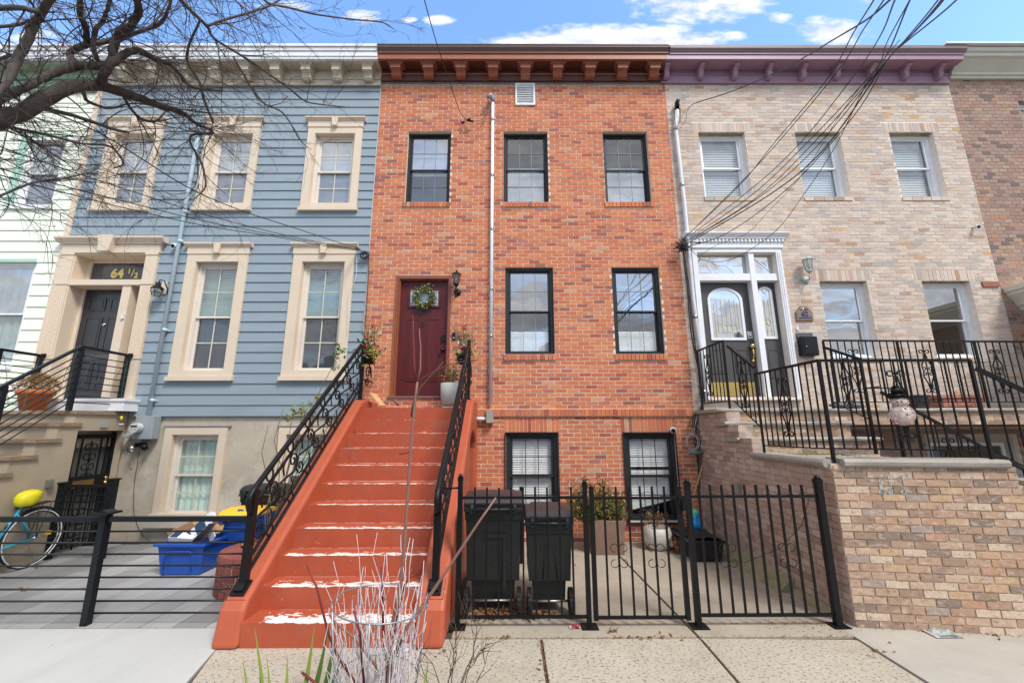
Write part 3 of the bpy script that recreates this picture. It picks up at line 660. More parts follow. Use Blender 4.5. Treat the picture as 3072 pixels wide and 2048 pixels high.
m_blkdoor = mat('black_panel_door', (.018,.018,.024), .35, (.028,.028,.036), 4, coat=.2)
q = MB(); q.box(a+.07, -6.91, RY, RY+.05, c, 4.26); dB = q.build('door', m_blkdoor, HB); x0, x1 = a+.07, -6.91; w_ = (x1-x0)
for (p, q_) in ((x0+.10, x0+w_*.45), (x0+w_*.55, x1-.10)):
    raised(p, q_, 3.86, 4.10, RY, m_blkdoor, dB); raised(p, q_, 3.13, 3.74, RY, m_blkdoor, dB); raised(p, q_, 2.42, 2.92, RY, m_blkdoor, dB)
q = MB(); q.box(x0+.26, x1-.22, RY-.012, RY, 2.97, 3.05); q.build('mail_slot', mat('pewter', (.14,.12,.12), .35, metal=.8), dB)
q = MB(); q.tube([((x0+x1)/2, RY, 3.60), ((x0+x1)/2, RY-.02, 3.60)], .028, 12); q.build('door_knocker', mat('chrome', (.7,.7,.7), .15, metal=1), dB)
q = MB(); q.box(-6.76, b_-.02, RY+.005, RY+.055, c, 4.26); q.build('side_door', m_blkdoor, HB)
q = MB(); q.box(a+.09, b_-.02, RY+.002, RY+.01, 4.39, d-.09); q.build('transom_pane', mat('dark_transom_glass', (.05,.052,.055), .08, (.09,.09,.095), 7), HB)
m_goldleaf = mat('gold_leaf_numerals', (.80,.60,.20), .35, (.70,.50,.14), 20, metal=.3)
text('64', .235, -7.30, RY-.004, (4.39+d-.09)/2-.01, m_goldleaf, HB, 'transom_number', bold=.011, extr=.002)
text('1', .13, -7.085, RY-.004, (4.39+d-.09)/2+.04, m_goldleaf, HB, 'transom_number', bold=.006, extr=.002)
text('/', .20, -7.015, RY-.004, (4.39+d-.09)/2, m_goldleaf, HB, 'transom_number', bold=.003, extr=.002)
text('2', .14, -6.945, RY-.004, (4.39+d-.09)/2-.045, m_goldleaf, HB, 'transom_number', bold=.006, extr=.002)
b = MB(); b.box(-8.0, -6.27, FY-.28, FY+.2, 2.045, 2.235); b.box(-8.02, -6.25, FY-.30, FY+.2, 2.2, 2.245); b.build('white_threshold', m_white, HB)

# ------------------------------------------------------------------ mint house at the far left
HM = thing('mint_clapboard_house', 'mint green clapboard house with white windows at the left edge', 'house', (-10.5, FY, 0))
XM = -13.6
mw = [(-9.31, -8.57, 5.83, 7.28), (-9.75, -8.58, 2.83, 4.71), (-12.0, -11.2, 5.83, 7.28)]
zs = [5.334-.2085*k for k in range(20, -20, -1)]; zs = [z for z in zs if 1.2 < z < 8.4]
wall_skin(XM, XA-.045, 0, 8.5, mw, FY+.008, FY+.2).build('sheathing', m_mint, HM)
boards(HM, XM, XA-.08, zs, [(a-.1, b+.02, c-.08, d+.02) for a, b, c, d in mw], m_mint)
m_mintt = mat('aqua_window_trim', (.42,.66,.56), .6, (.36,.58,.49), 4)
for (a, b_, c, d) in mw:
    b = MB(); b.box(a-.11, a, FY-.03, FY+.02, c-.07, d+.06); b.box(a, b_+.02, FY-.029, FY+.02, d, d+.06); b.build('window_trim', m_mintt, HM)
    b = MB(); b.box(a-.06, b_+.03, FY-.05, FY+.02, c-.075, c); b.build('sill', m_white, HM)
    sash_window(HM, (a, b_, c, d), m_vinyl, m_vinyl, FY+.03, fw=.05, sw=.04, grid=None, up='shade' if c > 5 else 'curtain', lo='bluescreen' if c > 5 else 'curtain', blind=mat('grey_green_curtain', (.42,.50,.46), .9, (.26,.33,.31), 5, stretch=(8,8,.5)), glass=(m_glass2, m_glass))
b = MB(); b.box(XM, XA-.1, FY-.06, FY+.1, 8.3, SZ-.05); b.box(XM, XA-.1, SY+.05, FY+.1, SZ-.05, SZ); b.build('cornice', mat('sage_soffit', (.36,.44,.30), .6, (.30,.38,.26), 3), HM)
b = MB(); b.box(XM, XA-.1, FY-.09, FY-.061, 8.36, 8.44); b.box(XM, XA-.1, FY-.09, FY-.061, 8.52, 8.56); b.build('frieze_moulding', mat('green_frieze', (.10,.24,.15), .6, (.14,.30,.2), 3), HM)
b = MB(); b.box(XM, XA-1.71, SY-.02, SY+.04, SZ-.003, SZ+.16); b.box(XM, XA-1.71, SY-.07, FY+.3, SZ+.162, SZ+.29); b.build('crown_moulding', m_white, HM)
b = MB(); b.box(XA-.08, XA-.045, FY-.035, FY+.04, 1.2, 8.4); b.build('corner_board', m_cream, HM)
shell(HM, XM, XA-.05, 8.9, m_mint, mw)

# ------------------------------------------------------------------ tan brick house (number 62)
HT_ = thing('tan_brick_rowhouse', 'pinkish tan brick row house with mauve cornice and white windows', 'house', ((XC+XD)/2, FY, 0))
zt, zb2 = fz(396.5, 2400), fz(591, 2550)
tu = [((fx(2093,395)+fx(2115,588))/2, (fx(2228,395)+fx(2265,590))/2), ((fx(2380,397)+fx(2417,590))/2, (fx(2516,397)+fx(2556,591))/2), ((fx(2663,397)+fx(2710,591.5))/2, (fx(2795.5,397)+fx(2848,593))/2)]
tu = [(a, b, zb2, zt) for a, b in tu]
zt2, zb3 = fz(842, 2600), fz(1072, 2600)
tp = [(fx(2456,841.6), (fx(2600,841.6)+fx(2641,1073))/2, zb3, zt2), (fx(2763,843), fx(2908,843), zb3, zt2)]
tdoor = (3.40, 4.84, 2.262, 4.89)
tb = [(6.9, 8.45, .3, 1.62), (5.0, 6.0, .3, 1.62)]
th = tu+tp+[tdoor]+tb
tl_ = [(a-.12, b+.12, d+.004, d+.205) for a, b, c, d in tu+tp]; ts_ = [(a-.02, b+.02, c-.085, c) for a, b, c, d in tu+tp]
wall_skin(XC, XD, 0, HT, [(a+.003, b-.003, c+.003, d-.003) for a, b, c, d in th], FY, FY+.2).build('wall', m_mort_tan, HT_)
rc = rows(XC+.003, XD-.003, .02, HT-.01, .199, .0687, .0115, th+tl_+ts_)
for q in tl_: rc += soldiers(*q)
lay_bricks(HT_, rc, m_tan, ok=lambda u, z: z > 2.05, jitter=.002)
b = MB()
for q in ts_:
    for (a_, b_, c_, d_) in soldiers(*q, w=.2): b.box(a_, b_, FY-.02, FY+.04, c_, d_, random.random()*.99+.005)
b.build('window_sill', m_tan, HT_, kind='stuff')
for (a, b_, c, d) in tu+tp: b = MB(); b.box(a-.06, b_+.06, FY+.004, FY+.12, d-.012, d+.006); b.build('steel_lintel', mat('rusty_lintel', (.22,.13,.07), .7, (.4,.33,.2), 6), HT_)
shell(HT_, XC, XD, 8.9, m_mort_brown, tu+tp+[(6.9, 8.45, .3, 1.62)])
pb = mat('pale_blind', (.74,.79,.80), .8, (.66,.72,.74), 4)
for i, q in enumerate(tu): sash_window(HT_, q, m_vinyl, m_vinyl, FY+.10, fw=.065, sw=.035, grid=None, up='blind', lo='blind', blind=pb, glass=(m_glass, m_glass))
for i, q in enumerate(tp): sash_window(HT_, q, m_vinyl, m_vinyl, FY+.10, fw=.065, sw=.035, grid=None, up='none', lo='none' , blind=pb, glass=((m_glass2, m_glass2) if i == 0 else (m_glass2, m_glass)))
sash_window(HT_, (6.9, 8.45, .3, 1.62), mat('old_grey_window', (.42,.42,.40), .6, (.34,.34,.32), 5), m_vinyl, FY+.05, fw=.12, sw=.05, grid=None, up='none', lo='none')
b = MB()  # cornice
b.box(XC-.08, XD-.02, FY-.05, FY+.1, HT, SZ); b.box(XC-.08, XD-.02, FY-.065, FY-.05, HT+.17, HT+.185); b.box(XC-.05, XD+.04, SY, FY+.1, SZ, SZ+.018); b.box(XC-.05, XD+.04, SY-.02, SY+.03, SZ-.002, SZ+.095); b.box(XC+.01, XD+.05, SY-.035, SY+.03, SZ+.097, SZ+.135)
pc = b.build('cornice', m_purp, HT_)
b = MB(); b.prism([(SY-.04, SZ+.137), (SY-.085, SZ+.19), (SY-.09, SZ+.25), (FY+.4, SZ+.26), (FY+.4, SZ+.137)], 'x', XC+.01, XD+.08); b.build('metal_cap', m_purp_top, HT_)
for i in range(9): bracket(pc, 3.10+i*.680, .10, FY-.052, SY+.02, SZ, HT+.045, m_purp, fancy=False)
# door set
a, b_, c, d = tdoor; b = MB(); m_w2 = m_white; FYd = FY-.03
b.box(a-.09, a, FYd, FY+.16, c-.01, d); b.box(b_, b_+.10, FYd, FY+.16, c-.01, d); b.box(a-.09, b_+.10, FYd+.001, FY+.16, d, d+.075)
for dx_ in (.03, .065): b.box(b_+dx_-.004, b_+dx_+.006, FYd-.01, FYd, c-.01, d)
MX0, MX1 = 4.345, 4.44; zt0, zt1 = fz(840, 2180), fz(825, 2180)
b.box(MX0, MX1, FYd+.02, FY+.17, c, d); b.box(a, MX0, FYd+.03, FY+.17, zt0-.005, zt1+.03); b.box(MX1, b_, FYd+.03, FY+.17, zt0-.005, zt1+.03)
dfr = b.build('door_frame', m_w2, HT_)
b = MB(); h0 = d+.077; b.box(a-.14, b_+.14, FYd-.02, FY+.02, h0, h0+.10); b.box(a-.18, b_+.18, FYd-.06, FY+.02, h0+.165, h0+.19); b.box(a-.15, b_+.15, FYd-.03, FY+.02, h0+.102, h0+.163)
b.prism([(FYd-.062, h0+.192), (FYd-.11, h0+.25), (FYd-.11, h0+.27), (FY+.02, h0+.27), (FY+.02, h0+.192)], 'x', a-.23, b_+.23); hd = b.build('door_hood', m_w2, HT_)
b = MB()
for i in range(26): x = a-.13+i*(b_-a+.26)/25; b.box(x-.017, x+.017, FYd-.052, FYd-.03, h0+.108, h0+.16)
b.build('dentils', m_w2, hd)
m_gdoor = mat('charcoal_door', (.075,.07,.07), .42, (.06,.057,.058), 4); DY2 = FY+.13
def lead_pane(par, poly, y, nm, mtl=None):
    q = MB(); q.add([(x, y, z) for x, z in poly], [tuple(range(len(poly)))]); return q.build(nm, mtl or m_bright, par)
m_bright = glass_mat('leaded_mirror_glass', (.75,.8,.8), .62, wob=.0012)
m_leadw = mat('white_leading', (.70,.70,.68), .4); m_leadg = mat('brass_leading', (.66,.56,.24), .3, metal=.5)
q = MB(); q.box(a, MX0, DY2, DY2+.05, c, zt0-.005); gd = q.build('door', m_gdoor, HT_)
q = MB(); q.box(MX1, b_, DY2, DY2+.05, c, zt0-.005); sg = q.build('sidelight', m_gdoor, HT_)
def arched(xm, hw, z0, z1, n=14): return [(xm-hw, z0), (xm+hw, z0)]+[(xm+hw*math.cos(math.pi*i/n), z1-hw*.75+hw*.75*math.sin(math.pi*i/n)) for i in range(n+1)]
def arch_light(par, xm, hw, z0, z1, y, kind):
    o_ = arched(xm, hw, z0, z1); i_ = arched(xm, hw-.045, z0+.045, z1-.045); n = len(o_); q = MB()
    vs = [(x, y-.02, z) for x, z in o_]+[(x, y-.02, z) for x, z in i_]+[(x, y, z) for x, z in o_]+[(x, y-.004, z) for x, z in i_]
    fs = []
    for k in range(n):
        j = (k+1) % n; fs += [(k, j, n+j, n+k), (k, 2*n+k, 2*n+j, j), (n+k, n+j, 3*n+j, 3*n+k)]
    q.add(vs, fs); q.build('light_frame', m_w2, par); lead_pane(par, [(x, z) for x, z in i_], y-.006, 'pane')
    L = MB(); z0 += .045; hw -= .045; H_ = z1-.045-z0
    def bar(x0, zz0, x1, zz1, r=.0045): L.tube([(x0, y-.010, zz0), (x1, y-.010, zz1)], r, 4, smooth=False)
    if kind:
        for t in (-.78, .78): bar(xm+hw*t, z0, xm+hw*t, z0+H_*.72)
        for k in range(5): x = xm-hw*.6+k*hw*.3; bar(x, z0+H_*.17, x, z0+H_*.8, .003)
        for k in range(4):
            x = xm-hw*.62+k*hw*.31; bar(x, z0+.10, x, z0+.20); bar(x, z0+.20, x+hw*.155, z0+.25); bar(x+hw*.155, z0+.25, x+hw*.31, z0+.20)
        bar(xm-hw*.62, z0+.09, xm+hw*.62, z0+.09); bar(xm-hw*.78, z0+.10, xm-hw, z0+.10); bar(xm+hw*.62, z0+.10, xm+hw*.62, z0+.20)
    else:
        for zc3 in (z0+.26, z0+.86): bar(xm-.04, zc3, xm, zc3+.07); bar(xm, zc3+.07, xm+.04, zc3); bar(xm+.04, zc3, xm, zc3-.07); bar(xm, zc3-.07, xm-.04, zc3)
        for t in (-.35, .35): bar(xm+hw*t*1.4, z0, xm+hw*t*1.4, z0+H_*.78)
        bar(xm-hw, z0+.10, xm+hw, z0+.10)
    L.build('leading', m_leadg, par)
dz0, dz1 = fz(1016, 2200), fz(857, 2200)
arch_light(gd, (a+MX0)/2+.02, .315, dz0, dz1, DY2, 1); arch_light(sg, (MX1+b_)/2+.0, .125, fz(1012, 2330), fz(854, 2300), DY2, 0)
for (p, q_) in ((a+.14, a+.38), (MX0-.38, MX0-.14)): raised(p, q_, c+.42, c+.86, DY2, m_gdoor, gd)
raised(MX1+.08, b_-.08, c+.35, c+.86, DY2, m_gdoor, sg)
q = MB(); q.box(a+.05, MX0-.06, DY2-.006, DY2, c+.03, c+.27); q.build('kick_plate', mat('brass_kick_plate', (.70,.50,.18), .35, (.60,.42,.14), 5, metal=.75), gd)
q = MB(); x = MX0-.075; zz = fz(1035, 2270); q.ball((x, DY2-.05, zz), .042, 8); q.tube([(x, DY2, zz), (x, DY2-.05, zz)], .02, 8); q.tube([(x, DY2-.01, zz-.03), (x+.004, DY2-.06, zz-.09), (x+.004, DY2-.06, zz-.17), (x, DY2-.01, zz-.25)], [.02,.016,.014,.018], 8); q.ball((x, DY2-.02, zz-.26), .03, 8); q.build('brass_handle', m_gold, gd)
q = MB(); q.box(x-.045, x+.045, DY2-.025, DY2, zz+.14, zz+.27); q.ball((x, DY2-.03, zz+.19), .028, 8); q.build('deadbolt', mat('steel', (.55,.55,.55), .3, metal=.9), gd)
for (p, q_) in ((a, MX0), (MX1, b_)):
    lead_pane(HT_, [(p+.02, zt1+.03), (q_-.02, zt1+.03), (q_-.02, d-.02), (p+.02, d-.02)], FY+.10, 'transom_pane')
    L = MB(); z0, z1 = zt1+.03, d-.02; zm = (z0+z1)/2; w_ = q_-p
    segs = [(.08,.5,.22,.5), (.22,.5,.32,.95), (.22,.5,.32,.1), (.32,.3,.42,.5), (.42,.5,.32,.7), (.42,.5,.6,.5), (.6,.5,.75,.95), (.6,.5,.75,.1), (.75,.5,.95,.5)] if w_ > .6 else [(.1,.1,.9,.9), (.1,.9,.9,.1), (.3,.5,.5,.3), (.5,.3,.7,.5), (.7,.5,.5,.7), (.5,.7,.3,.5)]
    for (u0, v0, u1, v1) in segs: L.tube([(p+w_*u0, FY+.095, z0+(z1-z0)*v0), (p+w_*u1, FY+.095, z0+(z1-z0)*v1)], .005, 4, smooth=False)
    L.build('leading', m_leadw, HT_)
    q = MB(); q.box(p+.002, q_-.002, FY+.11, FY+.12, zt1+.03, d); q.build('transom_backing', mat('pale_room', (.55,.55,.52), .9), HT_)
b = MB(); b.box(a-.1, b_+.1, FY-.09, FY+.15, c-.05, c-.012); b.build('door_sill', m_mort_tan, HT_)

# ------------------------------------------------------------------ brown brick house at the far right
HR = thing('brown_brick_rowhouse', 'brown brick row house with pale moulded cornice at the right edge', 'house', (11.5, FY, 0))
XR = 14.5; rh = [(10.12, 11.3, 6.6, 8.12)]
wall_skin(XD, XR, 0, 8.62, rh, FY, FY+.2).build('wall', m_mort_brown, HR)
lay_bricks(HR, rows(XD+.004, XR, 3.0, 8.6, .157, .0752, .011, rh), m_brown, nmax=260)
shell(HR, XD, XR, 8.95, m_mort_brown, rh); sash_window(HR, rh[0], m_vinyl, m_vinyl, FY+.09, grid=None, up='blind', lo='blind')
b = MB(); b.prism([(FY-.05, 8.60), (FY-.05, 8.64), (FY-.09, 8.66), (FY-.09, 8.70), (FY-.13, 8.74), (FY-.25, 8.86), (FY-.30, 8.88), (FY-.31, 8.94), (FY-.34, 8.95), (FY-.36, 9.02), (FY+.3, 9.04), (FY+.3, 8.6)], 'x', XD+.02, XR)
b.build('cornice', m_rcream, HR)
b = MB(); b.box(XD-.35, XR, SY-.12, SY+.3, 9.045, 9.08); b.build('roof_edge', m_white, HR)
# projecting portico
PX = XD+.14; b = MB(); b.box(PX+.15, PX+3, 5.3, FY-.002, 0, 3.78); b.build('portico_wall', mat('tan_portico_stucco', (.44,.34,.22), .9, (.38,.29,.19), 2), HR)
prof = [(.15, 3.78), (.12, 3.80), (.12, 3.84), (.07, 3.87), (.05, 3.93), (-.02, 4.02), (-.06, 4.06), (-.06, 4.10), (-.10, 4.12), (-.10, 4.20), (.4, 4.22), (.4, 3.78)]
b = MB(); b.prism([(PX+x, z) for x, z in prof], 'y', 5.2, FY-.003); b.build('portico_cornice', m_rcream, HR)
b = MB(); b.box(XD-.32, XD-.02, FY-.03, FY+.02, 4.225, 4.32); b.build('red_patch', m_corn, HR)

# ------------------------------------------------------------------ ground
def struct(o, nm=None): o['kind'] = 'structure'; return o
m_road = mat('asphalt', (.06,.06,.062), .9, (.045,.045,.047), 30, bump=.003, bs=120)
b = MB(); b.quad((-400,-400,-.16), (400,-400,-.16), (400,400,-.16), (-400,400,-.16)); struct(b.build('ground', m_road))
m_dirt = mat('joint_dirt', (.10,.075,.05), .95, (.05,.04,.03), 30, bump=.004, bs=80)
stained(m_dirt, (.28,.12,.05), 22, .6, .66, strength=.8)
b = MB(); b.box(-15, 16, -.2, 8.0, -.155, -.018); sw = struct(b.build('sidewalk', m_dirt))
m_agg = mat('exposed_aggregate_concrete', (.455,.40,.32), .92, (.385,.34,.27), 2.0, bump=.002, bs=60)
stained(m_agg, (.15,.145,.15), 38, .595, .63, strength=.95, stretch=(1, 1.4, 1), detail=1); stained(m_agg, (.28,.225,.16), 1.1, .50, .70, strength=.6); stained(m_agg, (.62,.57,.48), 55, .62, .68, strength=.5, detail=1); stained(m_agg, (.10,.09,.075), 6, .68, .76, strength=.35)
m_agg2 = mat('smooth_old_concrete', (.43,.40,.345), .92, (.36,.335,.29), 2.2, bump=.002, bs=90)
stained(m_agg2, (.24,.23,.21), 24, .64, .70, strength=.5, stretch=(.5, 2, 1), detail=2); stained(m_agg2, (.24,.21,.16), 1.3, .58, .75, strength=.5)
m_new = mat('new_broom_concrete', (.49,.49,.475), .9, (.44,.44,.43), 1.6, bump=.0015, bs=60, stretch=(1.5,.25,1))
stained(m_new, (.36,.36,.355), 9, .58, .72, strength=.45, stretch=(2.4,.22,1)); stained(m_new, (.38,.36,.33), 1.4, .52, .72, strength=.45); stained(m_new, (.12,.11,.10), 14, .74, .76, strength=.7, detail=2)
m_yard = mat('yard_concrete', (.40,.345,.27), .92, (.325,.28,.22), 2.0, bump=.002, bs=70)
stained(m_yard, (.16,.14,.12), 30, .66, .69, strength=.6, detail=1); stained(m_yard, (.25,.205,.15), 1.3, .50, .68, strength=.7); stained(m_yard, (.12,.11,.09), 3.1, .66, .76, strength=.4)
def slab(poly, mtl, top=0.0, th=.06, name='paving_slab', parent=None, inset=.006):
    c = Vector((sum(p[0] for p in poly)/len(poly), sum(p[1] for p in poly)/len(poly)))
    q = [(p[0]+(inset if p[0] < c.x else -inset), p[1]+(inset if p[1] < c.y else -inset)) for p in poly]
    b = MB(); b.prism(q, 'z', top-th, top); return b.build(name, mtl, parent or sw, bevel=.004)
KY = -.0
xs1, xs2 = -2.46, 2.965
slab([(-2.47, 3.985), (-2.05, 2.6), (.252, 2.6), (.252, 3.985)], m_agg); slab([(.265, 2.6), (1.60, 2.6), (1.62, 3.985), (.265, 3.985)], m_agg); slab([(1.615, 2.6), (2.93, 2.6), (2.95, 3.95), (1.63, 3.985)], m_agg)
slab([(2.945, 2.6), (4.7, 2.6), (4.7, 4.35), (2.965, 4.35)], m_agg2, top=.004); slab([(4.72, 2.6), (6.4, 2.6), (6.4, 4.35), (4.72, 4.35)], m_agg2); slab([(6.42, 2.6), (8.6, 2.6), (8.6, 4.35), (6.42, 4.35)], m_agg2)
for i in range(6):
    x = 8.6+i*1.5; slab([(x+.02, 2.6), (x+1.5, 2.6), (x+1.5, 4.35), (x+.02, 4.35)], m_agg2)
for i, x in enumerate((-2.05, .252, 1.61, 2.94, 4.71, 6.41)):
    x2 = (.252, 1.61, 2.94, 4.71, 6.41, 8.6)[i]
    if i == 0: slab([(-.2, .1), (x2, .1), (x2, 2.58), (-.2, 2.58)], m_agg)
    else: slab([(x, .1), (x2, .1), (x2, 2.58), (x, 2.58)], m_agg if x < 2.9 else m_agg2)
slab([(-4.62, 4.19), (-4.02, 2.6), (-2.12, 2.6), (-2.50, 4.19)], m_new, top=.006); 
slab([(-7.2, 4.19), (-6.6, 2.6), (-4.03, 2.6), (-4.64, 4.19)], m_new, top=.006); slab([(-10.2, 4.19), (-9.6, 2.6), (-6.61, 2.6), (-7.2, 4.19)], m_new, top=.006); slab([(-14, 4.19), (-14, 2.6), (-9.61, 2.6), (-10.2, 4.19)], m_new, top=.006)
for x in (-13.5, -10, -6.5): slab([(x, .1), (x+3.48, .1), (x+3.48, 2.58), (x, 2.58)], m_new, top=.006)
b = MB(); b.box(-3.0, -.2, .3, 2.55, -.10, -.022); tb_ = b.build('tree_bed', mat('bed_soil', (.07,.05,.035), .95, (.11,.085,.055), 25, bump=.02, bs=20)); struct(tb_)
b = MB(); b.box(-15, 16, -.2, .08, -.156, .0); struct(b.build('kerb', mat('granite_kerb', (.36,.355,.34), .85, (.28,.275,.265), 30)))
# front yard of the brick house
slab([(-.52, 3.992), (1.615, 3.992), (1.49, 7.03), (-.52, 7.03)], m_yard, top=.002, name='yard_slab'); slab([(1.628, 3.992), (3.10, 3.992), (3.10, 7.03), (1.503, 7.03)], m_yard, top=.002, name='yard_slab')
m_moss = mat('mossy_concrete', (.34,.29,.19), .95, (.19,.19,.08), 9, bump=.006, bs=40)
stained(m_moss, (.30,.26,.19), 5, .5, .7, strength=.7)
b = MB(); b.prism([(2.92, .003), (3.115, .003), (3.115, .16)], 'y', 4.95, 7.03); b.prism([(3.03, .003), (3.115, .003), (3.115, .06)], 'y', 4.3, 4.949); struct(b.build('mossy_footing', m_moss))
# porcelain pavers of the blue house's yard
pv = MB(); pv.box(-8.2, -2.5, 4.205, 6.98, -.06, -.03); pav = struct(pv.build('yard_paving', mat('grey_sand', (.14,.13,.12), .95)))
m_pav = mat('grey_porcelain_paver', (.36,.36,.355), .55, (.24,.235,.23), 1.5, stretch=(2.4,.7,1), ramp=[((.37,.37,.365),3), ((.32,.32,.318),3), ((.41,.41,.405),2), ((.28,.277,.275),2)], amt=.6)
stained(m_pav, (.34,.27,.21), 1.2, .62, .76, strength=.6)
for i in range(19):
    for j in range(-1, 5):
        y0 = 4.21+j*.61+(.3 if i % 2 else 0); y1 = min(y0+.6, 6.97); y0 = max(y0, 4.21); x = -8.18+i*.30
        if y1-y0 > .04: slab([(x, y0), (x+.294, y0), (x+.294, y1), (x, y1)], m_pav, top=0.002+random.uniform(-.0015, .0015), th=.03, name='paver', parent=pav, inset=.0015)
# rest of the yards
b = MB(); b.box(3.2, 16, 4.4, 7.0, -.06, -.005); struct(b.build('areaway_floor', m_conc)); b = MB(); b.box(-15, -8.2, 4.2, 7.0, -.06, -.005); struct(b.build('neighbour_yard', m_conc))

# ------------------------------------------------------------------ the houses across the street (seen only as reflections)
HX = thing('rowhouse_across_street', 'grey gabled row houses across the street, seen only reflected in the windows', 'house', (0, -16, 0))
m_x1 = mat('grey_far_siding', (.22,.24,.24), .8, (.18,.2,.2), 2); b = MB()
for i in range(6):
    x = -21+i*7; b.box(x, x+6.9, -24, -16, -.16, 6.2+(i*37 % 5)*.35)
    if i % 2: b.prism([(x, 6.2+(i*37 % 5)*.35), (x+6.9, 6.2+(i*37 % 5)*.35), (x+3.45, 8.4)], 'y', -24, -16)
b.build('far_wall', m_x1, HX); b = MB()
for i in range(6):
    for k in range(3):
        for z in (1.2, 4.0): b.box(-20+i*7+k*2.1, -19.1+i*7+k*2.1, -15.99, -15.95, z, z+1.5)
b.build('far_windows', m_white, HX, kind='stuff')

# ------------------------------------------------------------------ red stoop
ST = thing('red_painted_stoop', 'terracotta red painted concrete stoop with white paint worn through on its steps', 'stoop', (-1.52, 3.82, 0))
RISE, GO, Y0S = .1885, .249, 3.84
m_step = mat('worn_stoop_paint', (.42,.085,.035), .55, (.36,.07,.03), 5, bump=.0015, bs=30)
stained(m_step, (.30,.13,.095), 3.0, .52, .72, strength=.55); stained(m_step, (.24,.17,.14), 7, .60, .74, strength=.55, stretch=(1,1,1.6)); stained(m_step, (.75,.62,.55), 30, .735, .75, strength=.8, detail=2)
def worn(m):
    t = m.node_tree; L = t.links.new; b = t.nodes['Principled BSDF']; src = b.inputs['Base Color'].links[0].from_socket
    def mm(op, a, c=None, cl=False):
        n = t.nodes.new('ShaderNodeMath'); n.operation = op; n.use_clamp = cl
        for i, v in enumerate((a, c)):
            if v is None: continue
            if isinstance(v, (int, float)): n.inputs[i].default_value = v
            else: L(v, n.inputs[i])
        return n.outputs[0]
    g = t.nodes.new('ShaderNodeNewGeometry'); s = t.nodes.new('ShaderNodeSeparateXYZ'); L(g.outputs['Position'], s.inputs[0]); sn = t.nodes.new('ShaderNodeSeparateXYZ'); L(g.outputs['Normal'], sn.inputs[0])
    mp = t.nodes.new('ShaderNodeMapping'); mp.inputs['Scale'].default_value = (9, 16, 16); L(g.outputs['Position'], mp.inputs[0])
    n = t.nodes.new('ShaderNodeTexNoise'); n.inputs['Scale'].default_value = 1.2; n.inputs['Detail'].default_value = 8; n.inputs['Roughness'].default_value = .66; L(mp.outputs[0], n.inputs['Vector'])
    yy = mm('SUBTRACT', s.outputs[1], Y0S-.0005); tf = mm('MULTIPLY', mm('FRACT', mm('DIVIDE', yy, GO)), GO)        # distance behind the nosing
    kk = mm('ADD', 1.5, mm('MULTIPLY', yy, 5.5))
    top = mm('GREATER_THAN', mm('ADD', mm('MULTIPLY', n.outputs[0], 2.6), -.80), mm('ADD', .24, mm('MULTIPLY', tf, kk)))
    zt = mm('SUBTRACT', RISE, mm('MULTIPLY', mm('FRACT', mm('DIVIDE', mm('SUBTRACT', s.outputs[2], .0005), RISE)), RISE))
    rim = mm('GREATER_THAN', mm('ADD', mm('MULTIPLY', mm('SUBTRACT', n.outputs[0], .45), .045), .001), zt)
    up = mm('GREATER_THAN', sn.outputs[2], .5)
    n3 = t.nodes.new('ShaderNodeTexNoise'); n3.inputs['Scale'].default_value = 2.1; L(g.outputs['Position'], n3.inputs['Vector'])
    edge = mm('MULTIPLY', mm('GREATER_THAN', s.outputs[0], mm('ADD', -2.28, mm('MULTIPLY', n3.outputs[0], .25))), mm('LESS_THAN', s.outputs[0], mm('SUBTRACT', -.70, mm('MULTIPLY', n3.outputs[0], .15))))
    f = mm('MULTIPLY', mm('ADD', mm('MULTIPLY', top, up), mm('MULTIPLY', rim, mm('SUBTRACT', 1, up)), True), edge)
    mx = t.nodes.new('ShaderNodeMix'); mx.data_type = 'RGBA'; L(f, mx.inputs[0]); L(src, mx.inputs[6]); mx.inputs[7].default_value = (.80,.76,.72,1); L(mx.outputs[2], b.inputs['Base Color'])
worn(m_step)
SXL, SXR = -2.24, -.80
for i in range(11):
    y = Y0S+i*GO; z1 = (i+1)*RISE; b = MB(); y1 = y+GO+.03 if i < 10 else 7.045
    b.box(SXL, SXR, y, y1, max(0, z1-.45), z1-.0004*i); b.build('step', m_step, ST)
m_cheek = mat('stoop_cheek_paint', (.45,.10,.045), .5, (.39,.08,.037), 4, bump=.0015, bs=25)
stained(m_cheek, (.33,.09,.05), 3, .52, .72, strength=.6, stretch=(1,1,.5)); stained(m_cheek, (.22,.12,.09), 6, .66, .78, strength=.5); stained(m_cheek, (.66,.58,.50), 12, .715, .73, strength=.9, detail=3)
def cheek(x0, x1):
    def zt(y): return .345+.757*(y-3.90)
    arch = [(6.80, 0), (6.80, 1.45)]+[(6.30+.50*math.cos(math.pi*i/10), 1.45+.27*math.sin(math.pi*i/10)) for i in range(1, 10)]+[(5.80, 1.45), (5.80, 0)]
    poly = [(3.80, 0), (3.855, .27), (3.90, .345), (6.28, zt(6.28)), (6.40, 2.19), (7.045, 2.19), (7.045, 0)]+arch
    b = MB(); n = len(poly); v = [(x0, *p) for p in poly]+[(x1, *p) for p in poly]
    b.add(v, [tuple(range(n))[::-1], tuple(range(n, 2*n))]+[(i, (i+1) % n, n+(i+1) % n, n+i) for i in range(n)])
    o = b.build('cheek_wall', m_cheek, ST); bv = o.modifiers.new('bevel', 'BEVEL'); bv.width = .035; bv.segments = 3; bv.limit_method = 'ANGLE'; bv.angle_limit = R(40)
cheek(-2.46, -2.2401); cheek(-.7999, -.555)
